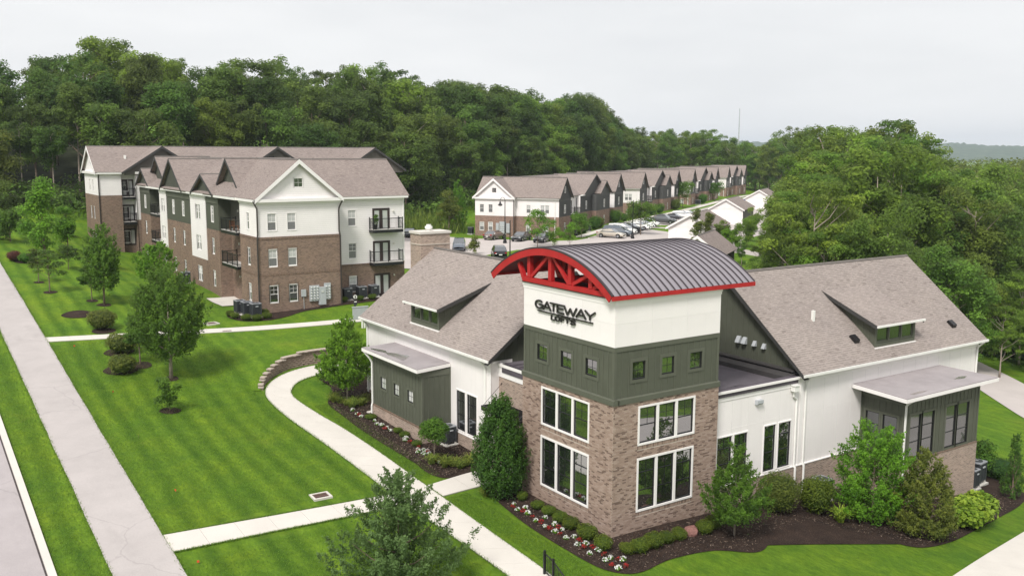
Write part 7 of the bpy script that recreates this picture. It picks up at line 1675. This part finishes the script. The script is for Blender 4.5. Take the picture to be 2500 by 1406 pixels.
plant('hydrangea', 'broad lime-green hydrangea mound at the right end of the bed', 'shrub', (cards_mesh('foliage', P, N, S, T, 'leaf_lime', 69, aspect=.85, core=[(0, 0, .6, 1.6, 1.0, .55)]),), 20.6, -5.6, rz=.15, parts=('foliage',))
plant('arborvitae', 'slim dark arborvitae at the right edge near the two condensers', 'tree', profile_tree(70, [(0, .45), (.5, .56), (1.8, .46), (3.0, .26), (3.9, .04)], 4200, .085, 'leaf_deep', .2, .05, shoots=140, slen=.4, up=1.2), 28.6, -3.7)
plant('rose_shrub', 'leafy rose shrub at the far corner of the right bay', 'shrub', make_tree(71, 3.0, .08, .30, 18, .15, 2600, .14, 'leaf_mid', 'oval', 'bark', .04), 30.2, -.6, parts=('stem', 'foliage'))
plant('juniper', 'low spreading juniper behind the two right-hand condensers', 'shrub', mound(72, 1.3, 1.3, 'leaf_deep', 3000, .1), 32.0, -1.2, parts=('foliage',))
# boxwoods
BX = [mound(80 + k, .5, .62, 'leaf_box', 1500, .055, .07) for k in range(4)]
bxs = [(-.85, 4.7, .72, .45), (-.82, 3.76, .75, .5), (-.92, 2.72, .78, .58), (-.95, 1.83, .84, .6), (-1.05, .46, 1.0, .76), (-1.09, -.75, .88, .68)]
nth = ('farthest', 'second', 'third', 'fourth', 'fifth and largest', 'nearest')
for k, (x, y, w_, h) in enumerate(bxs): plant('boxwood', f'boxwood ball along the lawn face of the tower, {nth[k]} from the columnar tree' if k not in (0, 5) else ('clipped boxwood ball nearest the columnar tree along the lawn face of the tower' if k == 0 else 'clipped boxwood ball nearest the tower corner on its lawn face'), 'shrub', BX[k % 4], x, y, w_, k, 'clipped boxwood balls', sz=h / .62, parts=('foliage',))
bxr = [(-.39, -1.62, .72, .5), (.14, -1.85, .84, .66), (1.05, -1.75, .92, .72), (1.97, -1.66, .7, .56), (2.75, -1.67, .7, .58), (4.39, -1.69, .8, .68), (5.19, -1.5, .8, .74)]
nt2 = ('first', 'second', 'third and largest', 'fourth', 'fifth', 'sixth', 'seventh')
for k, (x, y, w_, h) in enumerate(bxr): plant('boxwood', f'clipped boxwood ball before the right tower face, {nt2[k]} counting from the corner', 'shrub', BX[(k + 1) % 4], x, y, w_ * 1.08, k * 1.3, 'clipped boxwood balls', sz=h / .62, parts=('foliage',))
plant('boxwood', 'small dark boxwood tucked beside the columnar tree', 'shrub', BX[0], -.87, 6.0, .58, 1, 'clipped boxwood balls', sz=.85, parts=('foliage',))
for k, (x, y, w_, l) in enumerate(((-1.91, 21.66, .78, 'low boxwood at the far corner of the left green bay'), (-1.58, 18.48, .6, 'left of two low boxwoods under the left green bay'), (-1.59, 17.58, .68, 'right of two low boxwoods under the left green bay'), (-1.7, 15.81, .66, 'low boxwood at the near corner of the left green bay'), (-1.35, 25.07, .64, 'low boxwood under the maple'))):
    plant('boxwood', l, 'shrub', BX[k % 4], x, y, w_, k, 'clipped boxwood balls', sz=.62, parts=('foliage',))
for k, (x, y, w_, l) in enumerate(((-2.84, 47.3, .75, 'dark ball shrub at the far left of the apartment corner bed'), (-2.75, 46.3, .8, 'dark ball shrub second from left in the apartment corner bed'), (-2.13, 45.2, .92, 'dark ball shrub third from left in the apartment corner bed'), (-1.4, 44.7, .95, 'dark ball shrub fourth from left in the apartment corner bed'), (-.45, 44.9, .9, 'dark ball shrub at the right end of the apartment corner bed'), (-.2, 46.2, .85, 'dark ball shrub against the apartment corner downspout'), (7.7, 47.4, .85, 'dark ball shrub left of the balcony condensers'), (9.2, 47.0, .7, 'dark ball shrub in front of the balcony condensers'), (10.4, 47.0, .85, 'dark ball shrub right of the balcony condensers'))):
    plant('ball_shrub', l, 'shrub', BX[k % 4], x, y, w_, k, 'dark ball shrubs at the apartment wall', sz=.9, parts=('foliage',))
# flowers
def flower(seed, petal):
    r = rs(seed); n = 70; d = unitv(r.normal(size=(n, 3))); d[:, 2] = np.abs(d[:, 2]); P = d * np.array([.16, .16, .14]) * r.uniform(.6, 1.1, (n, 1)) + np.array([0, 0, .05])
    lf = cards_mesh('leaves', P, d + r.normal(size=(n, 3)) * .4, np.full(n, .10), r.rand(n), 'leaf_bright' if petal == 'petal_white' else 'leaf_red', seed)
    n = 20; d = unitv(r.normal(size=(n, 3)) + np.array([0, 0, 1.0])); d[:, 2] = np.abs(d[:, 2]); P = d * np.array([.18, .18, .17]) + np.array([0, 0, .07]); K = 3
    P = np.repeat(P, K, 0) + r.normal(size=(n * K, 3)) * .018; N = np.repeat(d, K, 0) + r.normal(size=(n * K, 3)) * .5
    return lf, cards_mesh('blossom', P, N, np.full(n * K, .062), r.rand(n * K), petal, seed, aspect=.9)
FW = [flower(90 + k, 'petal_white') for k in range(3)]; FRd = [flower(95 + k, 'petal_red') for k in range(2)]
def flowers(pts, protos, col, where):
    for k, (x, y) in enumerate(pts): plant('flower_clump', f'{col} begonia clump in the flower row {where}', 'flowers', protos[k % len(protos)], x, y, rF.uniform(.65, .95), k * 1.7, f'{col} begonias {where}', dz=.03, parts=('leaves', 'blossom'))
flowers([(-1.6, 5.72), (-1.82, 5.02), (-1.34, 5.03), (-1.69, 4.35), (-1.26, 3.47), (-1.89, 2.6), (-1.39, 2.52), (-1.41, 1.88), (-1.85, 1.01), (-1.44, .92), (-1.85, .15), (-1.47, .03), (-1.89, -.8), (-1.4, -.8), (-1.73, -1.69), (-1.41, -1.65), (-1.05, -2.09), (-1.73, -2.55), (-1.86, 3.42), (-1.86, 1.86)], FW, 'white', 'along the tower bed')
flowers([(-1.78, 5.52), (-1.72, 4.7), (-1.74, 3.86), (-1.75, 3.09), (-1.89, 2.27), (-1.49, 2.13), (-1.83, 1.51), (-1.45, .47), (-1.76, -.17), (-1.46, -.44), (-1.43, -1.24), (-1.77, -2.19), (-1.32, -2.56), (-1.18, -1.94)], FRd, 'red', 'along the tower bed')
flowers([(-2.23, 23.78), (-2.29, 22.9), (-2.27, 22.3), (-1.9, 21.12), (-2.05, 20.44), (-1.9, 20.08), (-1.82, 19.5), (-1.85, 18.97), (-1.94, 16.89), (-1.75, 17.1), (-1.95, 15.2), (-1.74, 14.9), (-1.58, 14.68), (-2.01, 14.38), (-1.91, 13.46), (-1.86, 12.9), (-2.15, 14.8), (-1.7, 14.3)], FW, 'white', 'below the left green bay')
flowers([(-2.25, 22.67), (-2.0, 19.43), (-1.85, 16.4), (-1.74, 15.5), (-1.96, 13.17), (-1.64, 14.6), (-2.1, 15.0)], FRd, 'red', 'below the left green bay')
# ornamental grasses
def grass_clump(seed, R, H, n=110, leaf='leaf_grass'):
    r = rs(seed); mb = MB()
    for k in range(n):
        a = r.uniform(0, 2 * PI); b = R * r.uniform(.35, 1.1); h = H * r.uniform(.6, 1.1); x0, y0 = r.normal(size=2) * R * .12; w_ = .016
        ca, sa = math.cos(a), math.sin(a); px, py = -sa * w_, ca * w_; pts = [(x0 + ca * b * t, y0 + sa * b * t, h * (1.9 * t - 1.15 * t * t)) for t in (0, .4, .75, 1.0)]; t = r.rand()
        for (p, q) in zip(pts[:-1], pts[1:]): mb.face([(p[0] + px, p[1] + py, p[2]), (p[0] - px, p[1] - py, p[2]), (q[0] - px * .7, q[1] - py * .7, q[2]), (q[0] + px * .7, q[1] + py * .7, q[2])], t)
    return (mb.mesh('blades', leaf),)
GC = [grass_clump(110 + k, .55, .62) for k in range(3)]
for k, (x, y) in enumerate([(-2.25, 26.6), (-2.28, 25.78), (-2.03, 25.1), (-1.44, 25.3), (-1.19, 24.6), (-1.9, 24.5), (-.5, 25.6), (-2.5, 26.2)]):
    plant('ornamental_grass', 'arching ornamental grass clump under the maple', 'grass clump', GC[k % 3], x, y, rF.uniform(.85, 1.15), k, 'grass clumps under the maple', parts=('blades',))
for k, (x, y) in enumerate([(-2.3, 13.0), (-1.55, 12.6), (-1.38, 12.1), (-1.2, 11.6), (-.74, 11.75), (-.28, 11.9), (-1.9, 12.2)]):
    plant('ornamental_grass', 'arching ornamental grass clump beside the entrance walk', 'grass clump', GC[k % 3], x, y, rF.uniform(.9, 1.2), k, 'grass clumps beside the entrance walk', parts=('blades',))
plant('ornamental_grass', 'grass clump at the foot of the columnar tree', 'grass clump', GC[0], -2.1, 7.6, .8, 1, parts=('blades',))
plant('ornamental_grass', 'yellow-green fountain grass between the clipped mounds and the bright bay tree', 'grass clump', grass_clump(115, .75, 1.0, 160, 'leaf_lime'), 12.7, -3.15, 1.0, 1, parts=('blades',))
# stones in the beds
def stone(seed, s):
    r = rs(seed); bm = bmesh.new(); bmesh.ops.create_icosphere(bm, subdivisions=2, radius=1)
    for v in bm.verts: v.co *= 1 + r.normal() * .07; v.co.z *= .8
    me = bpy.data.meshes.new('stone'); bm.to_mesh(me); bm.free(); me.materials.append(MAT['red_stone' if s else 'pale_stone']); return me
o = put('boulder', stone(1, 1), None, (3.67, -1.5, g1(3.67, -1.5) + .18), scale=(.36, .36, .36)); tag(o, 'reddish boulder between boxwoods before the right tower face', 'boulder')
for k, (x, y, s, l) in enumerate(((-.55, -.35, .2, 'pale splash stone at the tower corner'), (-1.25, 22.95, .25, 'flat pale splash stone by the left bay downspout'))):
    o = put('splash_stone', stone(2 + k, 0), None, (x, y, g1(x, y) + .06), scale=(s * 1.4, s, s * .4)); tag(o, l, 'stone')
# mulch rings under the lawn trees
def ring(x, y, R_): return bed('mulch_ring', [(x + R_ * math.cos(a) * random.Random(int(x * 99 + k)).uniform(.85, 1.15), y + R_ * math.sin(a)) for k, a in enumerate(np.linspace(0, 2 * PI, 9)[:-1])], .03, 'mulch', per=4)
for x, y, R_ in ((-12.86, 27.77, .6), (-11.31, 33.48, .55), (-12.5, 37.0, .8), (-13.9, 36.6, 1.15), (-13.2, 40.6, 1.0), (-13.1, 46.7, .9), (-12.08, 56.9, .5), (-11.4, 55.2, .6), (-14.83, 61.3, .6), (-15.1, 66, .5), (-13.9, 52.6, 1.3), (-15.2, 76, .9)): ring(x, y, R_)
# parking court and street trees
PR = [make_tree(130 + k, 5.2, .22, .36, 18, .13, 2400, .20, 'leaf_bright', 'oval', 'bark', .06) for k in range(2)]
SRd = make_tree(134, 5.2, .32, .40, 20, .14, 2800, .22, 'leaf_mid', 'round', 'bark', .07)
plant('island_tree', 'bright parking island tree, left and tallest of three', 'tree', PR[0], 53.9, 81.3, 1.05, 0)
plant('island_tree', 'bright parking island tree, middle of three', 'tree', PR[1], 55.4, 79.2, .78, 2)
plant('island_tree', 'bright parking island tree, right of three', 'tree', PR[0], 57.2, 77.7, .72, 4)
plant('island_tree', 'small bright tree over the left wing ridge', 'tree', make_tree(136, 2.7, .1, .42, 14, .17, 1600, .16, 'leaf_olive', 'cone', 'bark', .04), 40.3, 77.0)
plant('court_tree', 'pale full tree right of the apartment building', 'tree', make_tree(137, 7.2, .06, .33, 24, .12, 4200, .24, 'leaf_olive', 'oval', 'bark', .1), 52.9, 105.8)
plant('court_tree', 'narrow bright green tree beside the pale full tree', 'tree', profile_tree(138, [(.1, .6), (2, 1.2), (5, .9), (8, .1)], 3000, .28, 'leaf_bright', .4, .07, shoots=80, slen=.9), 57.0, 109.5)
plant('street_tree', 'dark round street tree by the beige sedan', 'tree', SRd, 67.6, 88.2, .86, 0)
plant('street_tree', 'round street tree behind the white cars', 'tree', SRd, 80.5, 88.2, 1.2, 2)
plant('street_tree', 'round street tree in front of the third townhouse building', 'tree', SRd, 137.0, 136.0, 1.35, 3)
plant('street_tree', 'small round street tree near the blue crossover', 'tree', SRd, 168.0, 155.0, 1.1, 4)
plant('fork_tree', 'pale two-pronged tree before the first garage, left stem', 'tree', make_tree(139, 6, .06, .2, 16, .1, 2600, .2, 'leaf_olive', 'cone', 'bark', .06), 78.5, 72.8)
plant('fork_tree', 'pale two-pronged tree before the first garage, right stem', 'tree', make_tree(140, 5.8, .06, .2, 16, .1, 2600, .2, 'leaf_olive', 'cone', 'bark', .06), 80.8, 72.6)
for k, (x, y, H, l) in enumerate(((84.5, 73.5, 4.6, 'bright bushy tree right of the two-pronged tree before the garages'), (79.5, 66.5, 3.6, 'low bright tree below the garages behind the barrel roof'), (89.0, 72.0, 4.8, 'green bushy tree in front of the second garage'), (96.0, 78.0, 4.4, 'leafy tree beside the second garage wall'), (118.0, 96.0, 5.2, 'leafy tree before the farthest garage'), (72.0, 60.5, 4.2, 'young bright tree at the clubhouse ridge right of the barrel roof'))):
    plant('court_tree', l, 'tree', make_tree(210 + k, H, .05, .42, 20, .14, 3600, .2, 'leaf_bright' if k % 2 else 'leaf_yellow', 'oval', 'bark', .05), x, y)
for k, (s, t, H) in enumerate(((7.5, -8.8, 1.9), (9.8, -9.0, 1.5), (16, -8.9, 2.6), (19, -8.8, 2.0), (29.5, -8.6, 2.6), (34, -9.0, 1.6), (42, -8.5, 3.0), (56, -8.8, 2.0), (62, -8.8, 2.4), (78, -8.6, 2.8), (108, -8.8, 2.8))):
    plant('townhouse_shrub', f'leafy shrub at the foot of the street gables, {"nearest" if k == 0 else ["", "second", "third", "fourth", "fifth", "sixth", "seventh", "eighth", "ninth", "tenth", "last"][k]} along the street', 'shrub', mound(150 + k, H * .5, H, 'leaf_olive' if k % 3 == 0 else 'leaf_mid', 700, .2), *st_(s, t), parts=('foliage',))
# rough tall grass on the bank right of the apartment building
r = rs(77); mb = MB()
for k in range(5200):
    x = r.uniform(28, 56); y = 112 + r.uniform(-6, 8) - (x - 40) * .1; h = r.uniform(.7, 1.9); a = r.uniform(0, 6.28); w_ = .07; z = g1(x, y) if k % 8 == 0 else z
    mb.face([(x - w_ * math.cos(a), y - w_ * math.sin(a), z), (x + w_ * math.cos(a), y + w_ * math.sin(a), z), (x + r.normal() * .25, y + r.normal() * .25, z + h)], r.rand())
tag(mb.obj('tall_grass', 'leaf_grass'), 'rough tall grass on the bank right of the apartment building', 'grass', kind='stuff')

put('foliage', cards_mesh('foliage', *blob_points(rs(7), [(0, 0, .8, .28, .28, .4), (.1, .05, 1.15, .2, .2, .3)], 260, .14), 'leaf_mid', 7), POT)
# ragged grass along paving edges and scattered over the lawns: too many blades to count
r = rs(21); BV = []; BT_ = []
def blades(x, y, h, wd, spread=.05):
    n = len(x); z = gz(x, y) + .01; a = r.uniform(0, 2 * PI, n); dx, dy = np.cos(a) * wd, np.sin(a) * wd; lx, ly = r.normal(size=n) * spread, r.normal(size=n) * spread
    BV.append(np.stack([np.stack([x - dx, y - dy, z], 1), np.stack([x + dx, y + dy, z], 1), np.stack([x + lx, y + ly, z + h], 1)], 1)); BT_.append(r.rand(n))
for xe in (-20.04, -17.30, -22.0):
    n = 7000; y = r.uniform(-8, 110, n); blades(xe + np.where(r.rand(n) < .5, -1, 1) * np.abs(r.normal(size=n)) * .05 + r.normal(size=n) * .02, y, r.uniform(.05, .12, n), .02)
for pl, n in ((Lw, 5000), (Rw, 5000)):
    q = lerp_poly(pl, n); j = r.normal(size=(n, 2)) * .035; blades(q[:, 0] + j[:, 0], q[:, 1] + j[:, 1], r.uniform(.07, .13, n), .018)
for a, b_, n in (((-17.3, 11.6), (-6.2, 10.45), 2200), ((-17.3, 9.75), (-6.2, 8.8), 2200)):
    t = r.rand(n); blades(a[0] + (b_[0] - a[0]) * t, a[1] + (b_[1] - a[1]) * t + r.normal(size=n) * .03, r.uniform(.07, .13, n), .018)
n = 90000; x = r.uniform(-17.2, -6.4, n); y = r.uniform(-2, 44, n); ok = ~((y > 8.6) & (y < 11.7)); blades(x[ok], y[ok], r.uniform(.03, .075, ok.sum()), .014, .03)
n = 16000; x = r.uniform(-21.9, -20.1, n); y = r.uniform(2, 60, n); blades(x, y, r.uniform(.03, .09, n), .015, .03)
n = 26000; x = r.uniform(-4.0, -2.6, n); y = r.uniform(-4, 26, n); ok = ~((y > 8.5) & (y < 11.4)); blades(x[ok], y[ok], r.uniform(.03, .07, ok.sum()), .014, .03)
BVa = np.concatenate(BV).reshape(-1, 3); nb_ = len(BVa) // 3
leaf_material('grass_blade', (.050, .115, .010, 1), (.165, .280, .024, 1), .25, 0, 0)
o = put('grass', make_mesh('grass', BVa.tolist(), np.arange(nb_ * 3).reshape(-1, 3).tolist(), 'grass_blade', np.concatenate(BT_).tolist(), False, uv=False)); tag(o, 'short mown grass of the lawns and paving edges', 'grass', kind='stuff')
# bark chips on the beds
def in_poly(px, py, poly):
    c = np.zeros(len(px), bool); P = np.array(poly); j = len(P) - 1
    for i in range(len(P)):
        k = ((P[i, 1] > py) != (P[j, 1] > py)) & (px < (P[j, 0] - P[i, 0]) * (py - P[i, 1]) / (P[j, 1] - P[i, 1] + 1e-12) + P[i, 0]); c ^= k; j = i
    return c
chip_polys = [[(-1.3, 8.3), (-2.2, 5.2), (-2.5, .3), (-2.2, -2.1), (-1.2, -3.1), (1, -2.9), (3.4, -3.1), (5.1, -4.1), (7.1, -3.0), (11, -2.5), (13.2, -5.4), (14, -6.7), (16.4, -6.8), (24, -5.4), (28, -4.5), (28, -2.5), (19, -2.5), (19, .3), (7, .3), (7, -.1), (-.1, -.1), (-.1, 7.3)], [(-2.7, 10.9), (-3.05, 13.7), (-3.2, 20.2), (-3, 26), (-1.5, 29), (.6, 28), (.6, 23), (-1.3, 22.6), (-1.3, 16), (.6, 15.8), (.6, 11.6)]]
CV, CT = [], []
for poly, n in zip(chip_polys, (26000, 12000)):
    P = np.array(poly); x = r.uniform(P[:, 0].min(), P[:, 0].max(), n); y = r.uniform(P[:, 1].min(), P[:, 1].max(), n); k = in_poly(x, y, poly); x, y = x[k], y[k]; n = len(x)
    z = gz(x, y) + .045 + r.rand(n) * .03; a = r.uniform(0, 2 * PI, n); l_ = r.uniform(.02, .06, n); w_ = r.uniform(.008, .02, n); ca, sa = np.cos(a), np.sin(a); t = r.normal(size=n) * .012
    CV.append(np.stack([np.stack([x - ca * l_ - sa * w_, y - sa * l_ + ca * w_, z - t], 1), np.stack([x + ca * l_ - sa * w_, y + sa * l_ + ca * w_, z + t], 1), np.stack([x + ca * l_ + sa * w_, y + sa * l_ - ca * w_, z + t + .01], 1), np.stack([x - ca * l_ + sa * w_, y - sa * l_ - ca * w_, z - t + .01], 1)], 1)); CT.append(r.rand(n) ** 2)
CVa = np.concatenate(CV).reshape(-1, 3)
leaf_material('bark_chip', (.016, .011, .009, 1), (.21, .155, .12, 1), .0, 0, 0)
o = put('bark_chips', make_mesh('bark_chips', CVa.tolist(), np.arange(len(CVa)).reshape(-1, 4).tolist(), 'bark_chip', np.concatenate(CT).tolist(), False, uv=False)); tag(o, 'loose dark bark chips covering the planting beds', 'mulch', kind='stuff')
# trees across the corner drive: out of the frame, mirrored in the tower glass
for k, (x, y, H) in enumerate(((6, -26, 8), (15, -27, 9), (25, -27, 8), (36, -29, 10), (-2, -33, 11), (20, -40, 14), (48, -38, 15))):
    plant('drive_tree', f'leafy tree across the corner drive, mirrored in the tower windows, {ORD[k]} from the tower', 'tree', WA[k % 4], x, y, H / 22 * 1.25, k, 'trees across the corner drive', sz=H / 22)
# thin mast on the far ridge
o = thing('radio_mast', 'thin radio mast above the trees at the end of the street', 'mast', (300, 268, 14)); MB().tube([(0, 0, 0), (0, 0, 24)], [.35, .15], 6).obj('mast', 'grey_metal', o)
# air: thin even haze round the whole place
hz = MB().box(-1250, -1150, -45, 5600, 5600, 125).mesh('haze', 'lawn')
hz.materials.clear(); hm = bpy.data.materials.new('haze'); hm.use_nodes = True; hn = hm.node_tree; hn.nodes.clear()
ho = hn.nodes.new('ShaderNodeOutputMaterial'); hp = hn.nodes.new('ShaderNodeVolumePrincipled'); hp.inputs['Density'].default_value = .00014; hp.inputs['Color'].default_value = (.78, .87, .98, 1)
hn.links.new(hp.outputs[0], ho.inputs['Volume']); hz.materials.append(hm)
o = put('haze', hz); o['kind'] = 'stuff'
